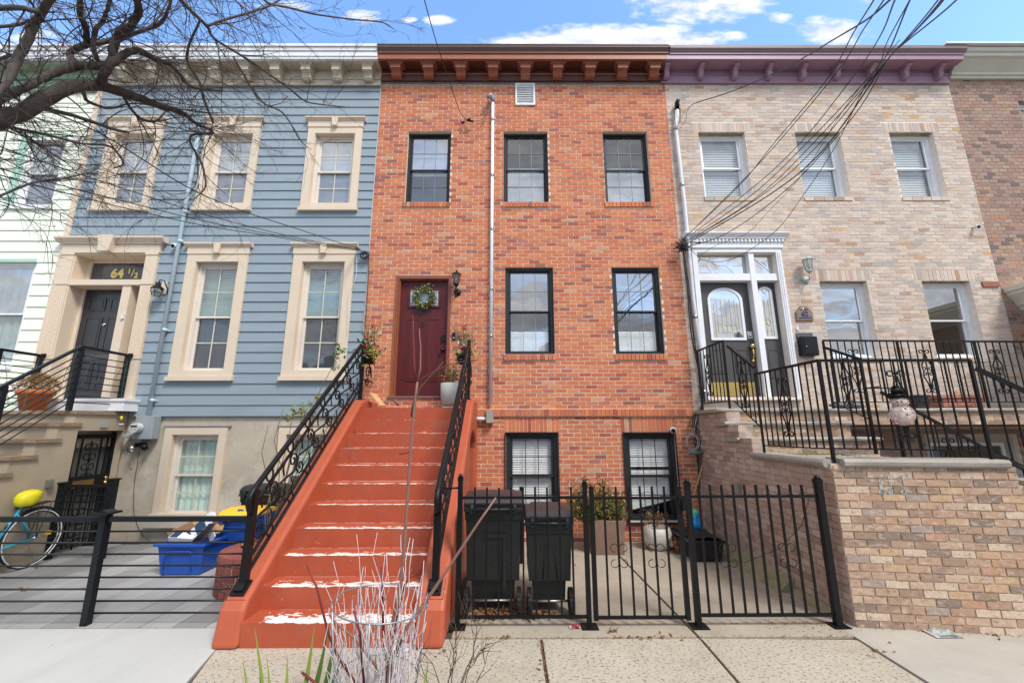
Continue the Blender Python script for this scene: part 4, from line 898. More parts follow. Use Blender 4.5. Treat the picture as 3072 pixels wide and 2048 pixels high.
# landing wall of brick beneath the sill is the house wall; iron handrails
def spiral(c, r, turns, a0, plane, n=16, shrink=.25, s=1):
    o = []
    for i in range(n+1):
        t = i/n; a = a0+s*turns*2*math.pi*t; rr = r*(1-(1-shrink)*t); x, y = rr*math.cos(a), rr*math.sin(a)
        o.append((c[0]+x, c[1], c[2]+y) if plane == 'xz' else (c[0], c[1]+x, c[2]+y))
    return o
def stoop_rail(X, label):
    T = thing('iron_handrail', label, 'railing', (X, 4.0, .3), 'scrolled iron handrails of the red stoop')
    yb, yt = 4.00, 6.50; sl_ = .757
    def hz(y): return 1.235+sl_*(y-4.0)
    b = MB(); b.tube([(X, yb, 1.0), (X, yb-.045, 1.05), (X, yb-.075, 1.11), (X, yb-.06, 1.17), (X, yb, 1.235)]+[(X, y, hz(y)) for y in np.linspace(4.15, yt, 8)], .027, 10); b.build('handrail', m_black, T)
    for off, r_, nm in ((.15, .016, 'rail'), (.62, .016, 'rail'), (.73, .016, 'rail')):
        b = MB(); b.tube([(X, yb+.02, hz(yb)-off), (X, yt, hz(yt)-off)], r_, 4, smooth=False); b.build(nm, m_black, T)
    b = MB(); b.box(X-.03, X+.03, yb-.03, yb+.03, .36, 1.22); b.build('post', m_black, T)
    b = MB(); b.box(X-.025, X+.025, yt-.025, yt+.025, 2.19, hz(yt)+.02); b.box(X-.045, X+.045, yt-.05, yt+.05, 2.185, 2.21); b.build('post', m_black, T)
    q = MB(); n = Vector((0, -sl_, 1)).normalized(); d = Vector((0, 1, sl_)).normalized(); c = Vector((X, 3.975, .40))
    q.obox(c-n*.012, (.085, 0, 0), d*.10, n*.012); q.obox(c+n*.01, (.06, 0, 0), d*.07, n*.012); q.obox(c+n*.03, (.04, 0, 0), d*.045, n*.015); q.build('base_plate', m_black, T)
    k = 0; y = yb+.22
    while y < yt-.15:
        z = hz(y)
        q = MB(); q.tube(arc((X, y, z-.075), .055, 0, 2*math.pi, 12, 'yz', .06), .009, 4, smooth=False); q.tube(arc((X, y+.1, z+.0757-.675), .05, 0, 2*math.pi, 12, 'yz', .052), .009, 4, smooth=False); q.build('ring', m_black, T)
        q = MB(); zc = z-.385
        for s in (1, -1):
            cy, cz = y+s*.085, zc+s*.10+s*.085*sl_
            q.tube(spiral((X, cy, cz), .082, 1.3, math.pi*(.0 if s > 0 else 1.0), 'yz', 20, .22, s=1)[::1], .0095, 4, smooth=False)
        q.tube([(X, y+.085+.082, zc+.10+.085*sl_), (X, y+.14, zc+.05), (X, y+.0, zc), (X, y-.14, zc-.05), (X, y-.085-.082, zc-.10-.085*sl_)], .011, 4)
        q.tube([(X, y+.02, zc+.23), (X, y-.06, zc+.20), (X, y-.10, zc+.10), (X, y-.07, zc+.02)], .008, 4); q.tube([(X, y-.02, zc-.23), (X, y+.08, zc-.18), (X, y+.12, zc-.09), (X, y+.08, zc-.02)], .008, 4)
        q.build('scroll', m_black, T); y += .335; k += 1
    # short return to the wall
    for dz in (-.10, -.60): b = MB(); b.tube([(X, yt, hz(yt)+dz), (X, 7.04, hz(yt)+dz)], .014, 4, smooth=False); b.build('rail', m_black, T)
    q = MB(); q.tube(spiral((X, 6.78, 2.66), .11, 1.4, 0, 'yz', 20, .2), .010, 4); q.tube(spiral((X, 6.76, 2.52), .09, 1.3, math.pi, 'yz', 20, .2), .010, 4); q.tube([(X, 6.55, 3.02), (X, 6.7, 2.85), (X, 6.9, 2.75), (X, 6.95, 2.6)], .012, 5); q.build('scroll', m_black, T)
    return T
stoop_rail(-2.355, 'black scrolled iron handrail on the left cheek of the red stoop')
stoop_rail(-.665, 'black scrolled iron handrail on the right cheek of the red stoop')

# ------------------------------------------------------------------ black picket fence and gate before the brick house
def ornament(par, x, y, z, mtl, s=.036, gap=.135, r=.0038):
    """two facing C-scrolls each side of a picket"""
    q = MB()
    for sx in (1, -1):
        for zz, up in ((z+gap/2, 1), (z-gap/2, -1)):
            q.tube([(x+sx*(.006+s+s*math.cos(a)), y-.008, zz+up*s*.95*math.sin(a)) for a in [math.pi-.3-4.6*i/12 for i in range(13)]] if up > 0 else [(x+sx*(.006+s+s*math.cos(a)), y-.008, zz-s*.95*math.sin(a)) for a in [math.pi-.3-4.6*i/12 for i in range(13)]], r, 4, smooth=False)
        q.tube([(x+sx*.006, y-.008, z+gap/2), (x+sx*.004, y-.008, z), (x+sx*.006, y-.008, z-gap/2)], r, 4, smooth=False)
    return q.build('scroll', mtl, par)
def picket_panel(T, x0, x1, y, zt, zb, pk, orn, ptop, r=.0085):
    b = MB(); b.box(x0, x1, y-.012, y+.012, zt-.012, zt+.012); b.build('rail', m_black, T)
    b = MB(); b.box(x0, x1, y-.012, y+.012, zb-.012, zb+.012); b.build('rail', m_black, T)
    for i, x in enumerate(pk):
        b = MB(); b.box(x-r, x+r, y-r-.001, y+r+.001, zb+.0, ptop+random.uniform(-.004, .004)); b.build('picket', m_black, T)
        if i in orn: ornament(T, x, y, .60, m_black)
def fpost(T, x, y, h, r=.032, foot=True):
    b = MB(); b.box(x-r, x+r, y-r, y+r, .002, h); b.box(x-r-.004, x+r+.004, y-r-.004, y+r+.004, h-.03, h); b.lathe([(r*1.1, 0), (r*.9, .02), (r*.4, .035), (.001, .038)], (x, y, h), 8)
    if foot: b.box(x-.075, x+.075, y-.065, y+.065, .002, .012)
    return b.build('post', m_black, T)
YF = 4.18
FN = thing('picket_fence_panel', 'black iron picket fence panel between the red stoop and the gate, two bins behind it', 'fence', (.1, YF, 0), 'picket fence in front of the brick house')
fpost(FN, -.485, YF, 1.30, .022); fpost(FN, .712, YF, 1.245, .021)
picket_panel(FN, -.46, .69, YF, 1.115, .088, [-.344+i*.1155 for i in range(9)], (2, 6), 1.21)
b = MB(); b.tube([(-.62, YF, 1.20), (-.5, YF, 1.205)], .01, 6); b.build('bracket_arm', m_black, FN)
GT = thing('picket_gate', 'black iron picket gate between two square posts, boxwood planter behind it', 'gate', (1.2, YF, 0), 'picket fence in front of the brick house')
for x in (.775, 1.615): b = MB(); b.box(x-.02, x+.02, YF-.02, YF+.02, .06, 1.20); b.lathe([(.022, 0), (.012, .02), (.001, .025)], (x, YF, 1.2), 8); b.build('post', m_black, GT)
picket_panel(GT, .79, 1.60, YF, 1.109, .08, [.895+i*.1165 for i in range(6)], (1, 4), 1.215)
b = MB(); b.box(1.60, 1.68, YF-.03, YF-.02, 1.05, 1.13); b.box(1.625, 1.66, YF-.045, YF-.03, 1.0, 1.10); b.build('latch', m_black, GT)
b = MB(); b.tube([(.98, YF, 1.115), (1.1, YF-.01, 1.17), (1.2, YF, 1.13), (1.32, YF, 1.165), (1.45, YF, 1.125), (1.56, YF, 1.12)], .003, 4); b.build('wire', m_black, GT)
F3 = thing('picket_fence_panel', 'black iron picket fence panel from the gate to the tan brick terrace wall', 'fence', (2.3, YF, 0), 'picket fence in front of the brick house')
fpost(F3, 1.705, YF, 1.25, .024); fpost(F3, 2.975, YF, 1.28, .028)
picket_panel(F3, 1.74, 2.94, YF, 1.12, .096, [1.813+i*.111 for i in range(10)], (2, 7), 1.225)
for k in range(5):
    b = MB(); x = 1.9+k*.21; b.tube([(x, YF-.012, 1.12), (x+.05, YF, 1.145), (x+.1, YF+.01, 1.12), (x+.17, YF-.008, 1.15), (x+.2, YF, 1.125)], .003, 4); b.build('wire', m_black, F3)
b = MB(); b.tube([(2.87, YF, 1.1), (2.80, YF+.05, .85), (2.65, YF+.2, .6), (2.35, YF+.3, .45), (2.05, YF+.2, .5), (1.85, YF+.05, .62)], .0028, 4); b.build('wire', m_black, F3)
IF = thing('low_iron_screen', 'short black iron screen behind the two bins beside the red stoop', 'fence', (-.2, 6.1, 0))
b = MB(); b.box(.12, .175, 5.95, 6.005, 0, .97); b.build('post', m_black, IF); b = MB(); b.tube([(-.6, 5.98, .90), (.12, 5.98, .90)], .024, 8); b.build('rail', m_black, IF)
b = MB(); b.box(-.6, .12, 5.97, 5.99, .1, .12); b.build('rail', m_black, IF)
for i in range(6):
    b = MB(); b.box(-.55+i*.12-.007, -.55+i*.12+.007, 5.973, 5.987, .1, .90); b.build('picket', m_black, IF)
for x in (-.42, -.2, .02): b = MB(); b.tube(arc((x, 5.98, .83), .05, 0, math.pi, 8, ry=.06), .006, 4); b.build('scroll', m_black, IF)

# ------------------------------------------------------------------ horizontal-bar fence before the blue house
HF = thing('horizontal_bar_fence', 'black fence of thin horizontal bars on a square post along the paved yard', 'fence', (-3.9, 4.25, 0))
b = MB(); b.box(-3.945, -3.885, 4.225, 4.285, .004, .965); b.box(-3.99, -3.83, 4.175, 4.335, .966, .985); b.prism([(-3.97, .986), (-3.85, .986), (-3.89, 1.0), (-3.93, 1.0)], 'y', 4.2, 4.31); b.build('post', m_blackp, HF)
for (x0, x1) in ((-7.9, -3.956), (-3.864, -2.47)):
    b = MB(); b.box(x0, x1, 4.235, 4.275, .895, .94); b.build('rail', m_blackp, HF)
    for k in range(8): b = MB(); z = .103+k*.1005; b.tube([(x0, 4.255, z), (x1, 4.255, z)], .0085, 6); b.build('bar', m_blackp, HF)
b = MB(); b.box(-7.99, -7.9, 4.21, 4.30, .004, .965); b.build('post', m_blackp, HF)

# ------------------------------------------------------------------ brick terrace and steps of number 62
TR = thing('brick_entry_terrace', 'tan brick terrace with stone-capped walls and steps up to the charcoal door', 'stoop', (3.9, 4.5, 0))
TX, TY, TZ = 3.12, 4.16, 1.41
ang = R(-7.2); FWID = 3.2
rakes = lambda u: TZ if u < 1.49 else (TZ if u < 1.49 else 1.235)
# front wall
fr = [q for q in rows(0.002, FWID, 0.0, 1.405, .199, .0682, .0115, [(1.56, 9, 1.24, 2), (2.6, 9, .9, 2)])]
def mortar_face(O, rot, u0, u1, z0, z1, depth, mtl, name, par):
    ca, sa = math.cos(rot), math.sin(rot); W3 = lambda u, d, z: (O[0]+u*ca-d*sa, O[1]+u*sa+d*ca, z)
    v = [W3(u, d, z) for z in (z0, z1) for d in (0, depth) for u in (u0, u1)]
    b = MB(); b.add(v, [(0,2,3,1),(4,5,7,6),(0,1,5,4),(2,6,7,3),(0,4,6,2),(1,3,7,5)]); return b.build(name, mtl, par)
mortar_face((TX, TY), ang, .0, 1.56, 0, 1.405, .19, m_mort_pier, 'front_wall', TR); mortar_face((TX, TY), ang, 1.56, 2.6, 0, 1.24, .19, m_mort_pier, 'front_wall', TR); mortar_face((TX, TY), ang, 2.6, FWID+1.5, 0, .9, .19, m_mort_pier, 'front_wall', TR)
lay_bricks(TR, fr, m_pier, origin=(TX, TY, 0), rot=ang, nmax=300, proud=.009, jitter=.003)
# side wall along the brick house's yard (steps up towards the door)
def side_top(y): return 1.405 if y < 5.47 else (1.60 if y < 5.76 else (1.80 if y < 6.05 else 1.985))
sr = []
for q in rows(TY+.004, 7.04, 0.0, 1.985, .20, .0682, .009, [(0, 5.47, 1.405, 3), (5.47, 5.76, 1.60, 3), (5.76, 6.05, 1.80, 3)]): sr.append(q)
b = MB(); 
for (y0, y1) in ((TY+.02, 5.47), (5.47, 5.76), (5.76, 6.05), (6.05, 7.045)): b.box(TX+.002, TX+.20, y0, y1, 0, side_top((y0+y1)/2))
b.build('side_wall', m_mort_side, TR)
lay_bricks(TR, [(-d_, -c_, e, f) for (c_, d_, e, f) in [(q[0], q[1], q[2], q[3]) for q in sr]], m_side, origin=(TX+.001, 0, 0), rot=R(-90), nmax=0, proud=.006, name='side_brick', rest='side_brickwork')
# steps: risers of brick, ledges of stone
XR2 = 4.75; m_bl = mat('bluestone_cap', (.37,.335,.285), .85, (.28,.255,.22), 7, bump=.008, bs=16, stretch=(.6,1,3)); stained(m_bl, (.14,.14,.06), 7, .62, .74, strength=.5); stained(m_bl, (.50,.47,.42), 5, .55, .7, strength=.5)
def stone(x0, x1, y0, y1, z, th=.055, nm='stone_cap', par=None, rough=.008, rot=0, O=None):
    """rock-faced slab: uneven front edge"""
    b = MB(); n = max(3, int((x1-x0)/.09)); P = []
    for i in range(n+1):
        x = x0+(x1-x0)*i/n; j = random.uniform(-rough, rough)
        P.append([(x, y0+j, z-th*.75), (x, y0+j*.6-.006, z-th*.35), (x, y0+.012+j*.3, z), (x, y1, z), (x, y1, z-th), (x, y0+.02+j, z-th)])
    if O is not None:
        ca, sa = math.cos(rot), math.sin(rot); P = [[(O[0]+p[0]*ca-p[1]*sa, O[1]+p[0]*sa+p[1]*ca, p[2]) for p in r_] for r_ in P]
    v = [p for r_ in P for p in r_]; m = 6
    fs = [(i*m+k, (i+1)*m+k, (i+1)*m+(k+1) % m, i*m+(k+1) % m) for i in range(n) for k in range(m)]+[tuple(range(m)), tuple(n*m+k for k in range(m))[::-1]]
    b.add(v, fs); return b.build(nm, m_bl, par or TR)
for (yn, z) in ((5.76, 1.63), (6.05, 1.845), (6.24, 2.03)):
    zl = z-.22
    if z < 2:
        mortar_face((0, yn+.02), 0, TX+.05, 5.02 if yn < 5.9 else XR2+.15, zl-.2, z-.055, .15, m_mort_pier, 'riser', TR)
        lay_bricks(TR, rows(TX+.05, 5.02 if yn < 5.9 else XR2+.15, zl-.0, z-.055, .2, .078, .01, []), m_pier, origin=(0, yn+.02, 0), nmax=60)
        stone(TX-.05, 5.06 if yn < 5.9 else XR2+.2, yn-.03, yn+.33, z)
# landing and balcony
mortar_face((0, 6.26), 0, TX+.02, 8.8, 1.80, 1.985, .78, m_mort_pier, 'balcony', TR)
lay_bricks(TR, rows(TX+.02, 8.8, 1.80, 1.985, .2, .0635, .009, []), m_pier, origin=(0, 6.26, 0), nmax=140)
b = MB(); b.box(4.9, 8.8, 6.28, 7.04, 1.74, 1.80); b.build('balcony_underside', mat('dark_timber', (.09,.05,.03), .9, (.05,.03,.02), 4), TR)
wall_skin(4.9, 8.8, 0, 1.74, [(6.88, 8.47, .28, 1.64)], FY-.035, FY-.002).build('basement_wall', m_mort_side, TR)
lay_bricks(TR, rows(4.9, 8.8, 0, 1.74, .2, .0687, .0095, [(6.88, 8.47, .28, 1.64)]), m_brown, origin=(0, FY-.035, 0), nmax=0, depth=.03, rest='basement_brickwork')
stone(TX-.05, 8.82, 6.21, 7.04, 2.035, .05, 'landing_slab')
# terrace floor and caps
b = MB(); b.add([(TX+.2, TY+.1, TZ+.0), (4.60, TY-.02, TZ), (4.60, TY-.02, TZ-.12), (TX+.2, TY+.1, TZ-.12), (TX+.2, 5.78, TZ), (4.60, 5.34, TZ), (4.60, 5.34, TZ-.12), (TX+.2, 5.78, TZ-.12)], [(0,1,5,4), (3,7,6,2), (0,3,2,1), (1,2,6,5), (5,6,7,4), (4,7,3,0)]); b.build('terrace_floor', m_bl, TR)
b = MB(); b.box(4.5, 4.6, 5.3, 5.78, TZ-.13, TZ-.002); b.build('floor_edge', m_bl, TR)
stone(.09, 1.50, -.05, .24, TZ+.06, .078, O=(TX, TY), rot=ang)
def stone_side():
    o = stone(0, 1.28, -.05, .24, TZ+.045, .072, O=(TX+.0, 5.47), rot=R(-90)); return o
stone_side()
stone(1.62, 2.75, -.05, .26, 1.285, .06, O=(TX, TY), rot=ang); stone(2.62, 4.6, -.05, .26, .955, .06, O=(TX, TY), rot=ang)
b = MB()
for k in range(5): x = 4.62+k*.27; b.box(x, x+.30, 4.3, 5.35, -.01, 1.22-k*.22)
b.build('side_steps', m_conc, TR)
b = MB()
for i in range(60):
    x, y = random.uniform(TX+.03, TX+1.0), random.choice((random.uniform(4.3, 5.5), random.uniform(5.5, 5.74))); b.leaf((TX+random.uniform(.22, 1.1), random.uniform(4.25, 5.7), TZ), (random.gauss(0,.4), random.gauss(0,.4), 1), random.uniform(.03, .12), .006)
b.build('dry_weeds', mat('dry_weed', (.22,.15,.07), .9, (.12,.14,.04), 8), TR, kind='stuff')
b = MB(); b.box(TX+.22, 4.2, 5.60, 5.75, TZ+.0, TZ+.012); b.build('moss', mat('green_moss', (.10,.13,.025), .95, (.2,.18,.1), 14), TR)
# railings of the terrace
def iron_panel(T, P0, P1, zt0, zt1, zb0, zb1, n, r=.0095, orn=(), top_r=.015):
    P0, P1 = Vector((*P0, 0)), Vector((*P1, 0)); d = (P1-P0).normalized()
    b = MB(); b.tube([(P0.x, P0.y, zt0), (P1.x, P1.y, zt1)], top_r*1.25, 4, smooth=False); b.build('rail', m_black, T)
    b = MB(); b.tube([(P0.x, P0.y, zb0), (P1.x, P1.y, zb1)], .0095, 4, smooth=False); b.build('rail', m_black, T)
    for i in range(1, n):
        t = i/n; p = P0.lerp(P1, t); b = MB(); b.tube([(p.x, p.y, zb0+(zb1-zb0)*t), (p.x, p.y, zt0+(zt1-zt0)*t)], r*.9, 4, smooth=False); b.build('baluster', m_black, T)
        if i in orn:
            zc = (zb0+(zb1-zb0)*t+zt0+(zt1-zt0)*t)/2; q = MB(); H_ = min(.30, abs(zt0-zb0)*.36)
            for s in (1, -1):
                pt = lambda a, z: (p.x+d.x*a*s, p.y+d.y*a*s, zc+z)
                def curl(ca, cz, rr, a0, a1): return [pt(ca+rr*math.cos(a0+(a1-a0)*k/9)*(1-.35*k/9), cz+rr*math.sin(a0+(a1-a0)*k/9)*(1-.35*k/9)) for k in range(10)]
                q.tube(curl(.05, H_, .034, math.pi*1.1, -math.pi*.7), .008, 4, smooth=False); q.tube(curl(.05, -H_, .034, -math.pi*1.1, math.pi*.7), .008, 4, smooth=False)
                q.tube([pt(.012, H_-.02), pt(.03, H_*.6), pt(.075, H_*.28), pt(.06, .0), pt(.075, -H_*.28), pt(.03, -H_*.6), pt(.012, -H_+.02)], .0085, 4)
                q.tube(curl(.045, H_*.12, .028, 0, math.pi*1.5), .007, 4, smooth=False); q.tube(curl(.045, -H_*.12, .028, 0, -math.pi*1.5), .007, 4, smooth=False)
            q.build('scroll', m_black, T)
def ipost(T, x, y, z0, z1, r=.019): b = MB(); b.box(x-r, x+r, y-r, y+r, z0, z1); b.build('post', m_black, T)
R1 = thing('iron_terrace_railing', 'black iron railing around the corner of the brick terrace, hung with a fluffy snowman', 'railing', (3.15, 4.17, 1.35), 'iron railings of the tan brick terrace')
ca, sa = math.cos(ang), math.sin(ang); CW = lambda u: (TX+.03+u*ca, TY+.03+u*sa)
ipost(R1, 3.17, 4.185, 1.30, 2.45, .014); ipost(R1, 3.17, 5.31, 1.45, 2.45, .011); e1 = CW(1.40); ipost(R1, e1[0], e1[1], 1.40, 2.42, .013)
iron_panel(R1, (3.17, 5.31), (3.17, 4.185), 2.442, 2.442, 1.545, 1.56, 11, orn=(5,)); iron_panel(R1, (3.17, 4.185), e1, 2.44, 2.415, 1.565, 1.545, 12, orn=(6,))
e2 = CW(3.2); iron_panel(R1, (e1[0]+.05, e1[1]), e2, 2.33, .95+.30, 1.53, .45+.05, 14, orn=(5,), top_r=.02)
R2 = thing('iron_stair_railing', 'black iron stair railing left of the charcoal door, from wall down to the terrace', 'railing', (3.17, 6.0, 2.03), 'iron railings of the tan brick terrace')
ipost(R2, 3.17, 6.02, 2.03, 3.03, .013); ipost(R2, 3.17, 6.88, 2.03, 3.03, .014)
iron_panel(R2, (3.17, 6.88), (3.17, 6.02), 3.03, 3.03, 2.14, 2.14, 8, orn=(3,)); iron_panel(R2, (3.17, 5.90), (3.17, 5.31), 2.93, 2.53, 2.14, 1.76, 6, orn=(3,), top_r=.018)
R3 = thing('iron_balcony_railing', 'long black iron balcony railing under the two right parlour windows', 'railing', (6.5, 6.25, 2.03), 'iron railings of the tan brick terrace')
for x in (4.85, 6.0, 7.2, 8.5): ipost(R3, x, 6.25, 2.03, 3.07, .013)
iron_panel(R3, (4.85, 6.25), (8.8, 6.25), 3.08, 3.05, 2.135, 2.13, 36, orn=(4, 14, 24))
R4 = thing('iron_stair_railing', 'black iron stair railing right of the steps, below the mailbox', 'railing', (4.82, 5.9, 2.0), 'iron railings of the tan brick terrace')
ipost(R4, 4.80, 5.58, 1.42, 2.68, .015); iron_panel(R4, (4.82, 6.2), (4.80, 5.58), 2.96, 2.68, 2.13, 1.86, 6, orn=(3,), top_r=.018)
R5 = thing('iron_stair_railing', 'black iron handrail of the side steps, running down behind the terrace railing', 'railing', (5.5, 5.35, 1.2), 'iron railings of the tan brick terrace')
ipost(R5, 4.95, 5.35, 1.1, 2.1, .014); iron_panel(R5, (4.80, 5.35), (6.9, 5.35), 2.21, .95, 1.25, .05, 17, orn=(6,), top_r=.018); b = MB(); b.tube([(4.8, 5.36, 2.28), (4.8, 5.58, 2.28), (5.2, 5.58, 2.28)], .01, 4); b.build('rail', m_black, R5)

# ------------------------------------------------------------------ tan stuccoed stoop of the blue house
BS = thing('tan_stucco_stoop', 'tan stuccoed stoop with brown stone ledges left of the grey basement wall', 'stoop', (-7.3, 6.5, 0))
BX = -6.42
yo = [(6.28, 0), (6.28, 1.735), (7.02, 1.735), (7.02, 0)]
poly = [(5.0, 0), (5.0, .96), (5.25, .96), (5.25, 1.17), (5.5, 1.17), (5.5, 1.37), (5.76, 1.37), (5.76, 1.58), (6.0, 1.58), (6.0, 1.80), (6.2, 1.80), (6.2, 1.98), (7.04, 1.98)]+yo[::-1]
b = MB(); n = len(poly); v = [(BX, *p) for p in poly]+[(BX-.16, *p) for p in poly]; b.add(v, [tuple(range(n))[::-1], tuple(range(n, 2*n))]+[(i, (i+1) % n, n+(i+1) % n, n+i) for i in range(n)]); b.build('side_wall', m_brownst, BS)
b = MB()
ys = [4.3, 4.5, 4.75, 5.0, 5.25, 5.5, 5.76, 6.0, 6.2]; zs_ = [.35, .56, .76, .96, 1.17, 1.37, 1.58, 1.80, 1.98]
for i in range(9): b.box(-8.06, BX-.161, ys[i]+.02, (ys[i+1]+.1 if i < 8 else 7.04), max(0, zs_[i]-.5), zs_[i])
b.build('steps', m_brownst, BS)
for i in range(9):
    q = MB(); y0, z = ys[i]-.03, zs_[i]; n = 8; vv = []
    for k in range(n+1):
        x = -8.08+(BX+.03+8.08)*k/n; j = random.uniform(-.008, .008); vv += [(x, y0+j, z), (x, y0+j*.5, z+.05), (x, ys[i]+(.30 if i < 8 else .83), z+.05), (x, ys[i]+(.30 if i < 8 else .83), z)]
    q.add(vv, [(k*4+a_, (k+1)*4+a_, (k+1)*4+(a_+1) % 4, k*4+(a_+1) % 4) for k in range(n) for a_ in range(4)]+[(0,1,2,3), (n*4+3, n*4+2, n*4+1, n*4)]); q.build('stone_ledge', m_ledge, BS)
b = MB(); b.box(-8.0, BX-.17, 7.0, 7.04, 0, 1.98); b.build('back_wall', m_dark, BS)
# iron basement door inside the opening
ID = thing('iron_security_door', 'black iron scrollwork security door under the tan stoop', 'gate', (-6.5, 6.6, 0))
XI = BX-.12
m_greyd = mat('grey_inner_door', (.17,.18,.16), .6, (.12,.125,.115), 3)
b = MB(); b.box(XI-.12, XI-.10, 6.28, 7.02, .02, 1.73); b.build('door_leaf', m_greyd, ID)
for y in (6.30, 7.0): b = MB(); b.box(XI-.02, XI+.02, y-.02, y+.02, .02, 1.70); b.build('frame', m_black, ID)
b = MB(); b.box(XI-.02, XI+.02, 6.32, 6.98, 1.62, 1.68); b.build('frame', m_black, ID)
for y in (6.40, 6.50, 6.80, 6.90): b = MB(); b.box(XI-.008, XI+.008, y-.009, y+.009, .05, 1.62); b.build('bar', m_black, ID)
for z in (.15, .45, .78, 1.1, 1.4):
    q = MB()
    for s in (1, -1): q.tube([(XI, 6.65+s*(.05+.045*math.cos(a)), z+.09+.05*math.sin(a)) for a in [math.pi*(1.2-.25*k) for k in range(9)]], .008, 4); q.tube([(XI, 6.65+s*(.05+.045*math.cos(a)), z-.06-.05*math.sin(a)) for a in [math.pi*(1.2-.25*k) for k in range(9)]], .008, 4)
    q.tube([(XI, 6.65, z-.15), (XI, 6.65, z+.17)], .011, 6); q.build('scroll', m_black, ID)
b = MB(); b.box(XI-.01, XI+.03, 6.32, 6.98, .86, 1.06); b.build('lock_box', m_black, ID)
b = MB(); b.box(XI+.03, XI+.036, 6.44, 6.76, .90, 1.0); b.build('letter_plate', mat('tarnished_brass', (.28,.16,.06), .45, (.2,.11,.04), 9, metal=.6), ID)
for z in (.93, 1.0): b = MB(); b.ball((XI+.05, 6.93, z), .028, 7); b.build('knob', m_gold, ID)
LG = thing('low_yard_gate', 'low black barred gate before the basement door, right of the bicycle', 'gate', (-6.0, 6.2, 0))
for (x, h) in ((-6.42, 1.0), (-5.68, 1.05)): b = MB(); b.box(x-.045, x+.045, 6.16, 6.24, .004, h); b.box(x-.06, x+.06, 6.14, 6.26, h, h+.02); b.build('post', m_blackp, LG)
b = MB(); b.box(-6.6, -6.465, 6.19, 6.23, .93, 1.0); b.build('wall_arm', m_blackp, LG)
b = MB(); b.box(-6.375, -5.725, 6.18, 6.22, .945, .985); b.build('rail', m_blackp, LG)
for k in range(8): b = MB(); z = .18+k*.095; b.box(-6.375, -5.725, 6.192, 6.208, z-.007, z+.007); b.build('bar', m_blackp, LG)
for k in range(7): b = MB(); x = -6.30+k*.09; b.box(x-.005, x+.005, 6.212, 6.220, .18, .945); b.build('bar', m_blackp, LG)
# rails of the blue house's stoop
BR = thing('horizontal_bar_railing', 'black stair railing of thin bars wound with fairy lights, before the black panel door', 'railing', (-6.45, 6.1, 2.0), 'bar railings of the blue house stoop')
def bar_rail(T, X, ym=6.15):
    b = MB(); b.box(X-.02, X+.02, ym, 7.02, 2.96, 3.0); b.box(X-.035, X+.035, 6.96, 7.04, 2.94, 3.02); b.build('rail', m_blackp, T)
    sl_ = .80; yl = 4.9
    b = MB(); b.prism([(ym, 3.0), (ym, 2.96), (yl, 2.96-(ym-yl)*sl_), (yl, 3.0-(ym-yl)*sl_)], 'x', X-.025, X+.025); b.build('rail', m_blackp, T)
    for k in range(8):
        z = 2.15+k*.1005; b = MB(); b.tube([(X, 6.98, z), (X, ym, z), (X, yl, z-(ym-yl)*sl_)], .0085, 6); b.build('bar', m_blackp, T)
    for (y, z0, z1) in ((ym+.01, 2.03, 2.97), (6.93, 2.03, 2.97), (5.32, 1.3, 2.31)): b = MB(); b.box(X-.028, X+.028, y-.028, y+.028, z0, z1); b.build('post', m_blackp, T)
bar_rail(BR, -6.50); BR2 = thing('horizontal_bar_railing', 'black railing of thin bars at the far left, before the mint house', 'railing', (-8.0, 6.1, 2.0), 'bar railings of the blue house stoop'); bar_rail(BR2, -7.98, 6.35)
m_fairy = mat('green_wire', (.03,.12,.08), .6); m_bulb = mat('green_bulb', (.05,.20,.15), .4)
def fairy(T, P):
    q = MB(); P = [Vector(p) for p in P]; q.tube(P, .0032, 4)
    for i in range(len(P)-1):
        for k in range(3):
            p = P[i].lerp(P[i+1], k/3); q.tube([p, p+Vector((random.uniform(-.01,.03), random.uniform(-.03,.03), random.uniform(-.03,.03)))], .0045, 4)
    q.build('fairy_lights', m_fairy, T)
for s in ([(6.2,2.35),(6.28,2.6),(6.35,2.9),(6.3,2.75),(6.4,2.7),(6.5,2.55),(6.42,2.45),(6.25,2.3)], [(6.75,2.6),(6.82,2.75),(6.9,2.85),(6.88,2.5),(6.9,2.3),(6.93,2.1)], [(6.1,2.9),(6.0,2.6),(5.95,2.3),(5.8,2.1),(5.7,2.35),(5.6,2.6),(5.58,2.3),(5.55,2.0),(5.4,1.8)]):
    fairy(BR, [(-6.47+random.uniform(-.02,.02), y, z) for y, z in s])
fairy(BR2, [(-7.95, y, z) for y, z in ((6.9,2.9),(6.8,2.5),(6.6,2.2),(6.5,2.6),(6.4,2.9),(6.3,2.4),(6.1,2.2),(6.0,2.7))])

b = MB(); random.seed(21)
ca, sa = math.cos(ang), math.sin(ang)
def on_pier(px, py, d=.0135):
    q = _ray(px, py); t = ((TX*sa-TY*ca)-d*-1*0+d)/(q.x*sa-q.y*ca); return Vector((q.x*t, q.y*t, q.z*t+CH))
for (px, y0, y1) in ((2641,1425,1476), (2672,1424,1480), (2703,1428,1440), (2712,1470,1480), (2650,1470,1478)):
    for k in range(26):
        x, y = px+random.gauss((random.random()-.5)*4, 2.2), random.uniform(y0, y1); w, h = random.uniform(1, 4.5), random.uniform(2, 6)
        b.quad(on_pier(x-w, y+h), on_pier(x+w, y+h*.8), on_pier(x+w*.8, y-h), on_pier(x-w*.9, y-h*.7))
b.build('spray_paint_marks', mat('faded_blue_spray', (.40,.52,.53), .8, (.52,.46,.38), 60), TR, kind='stuff')

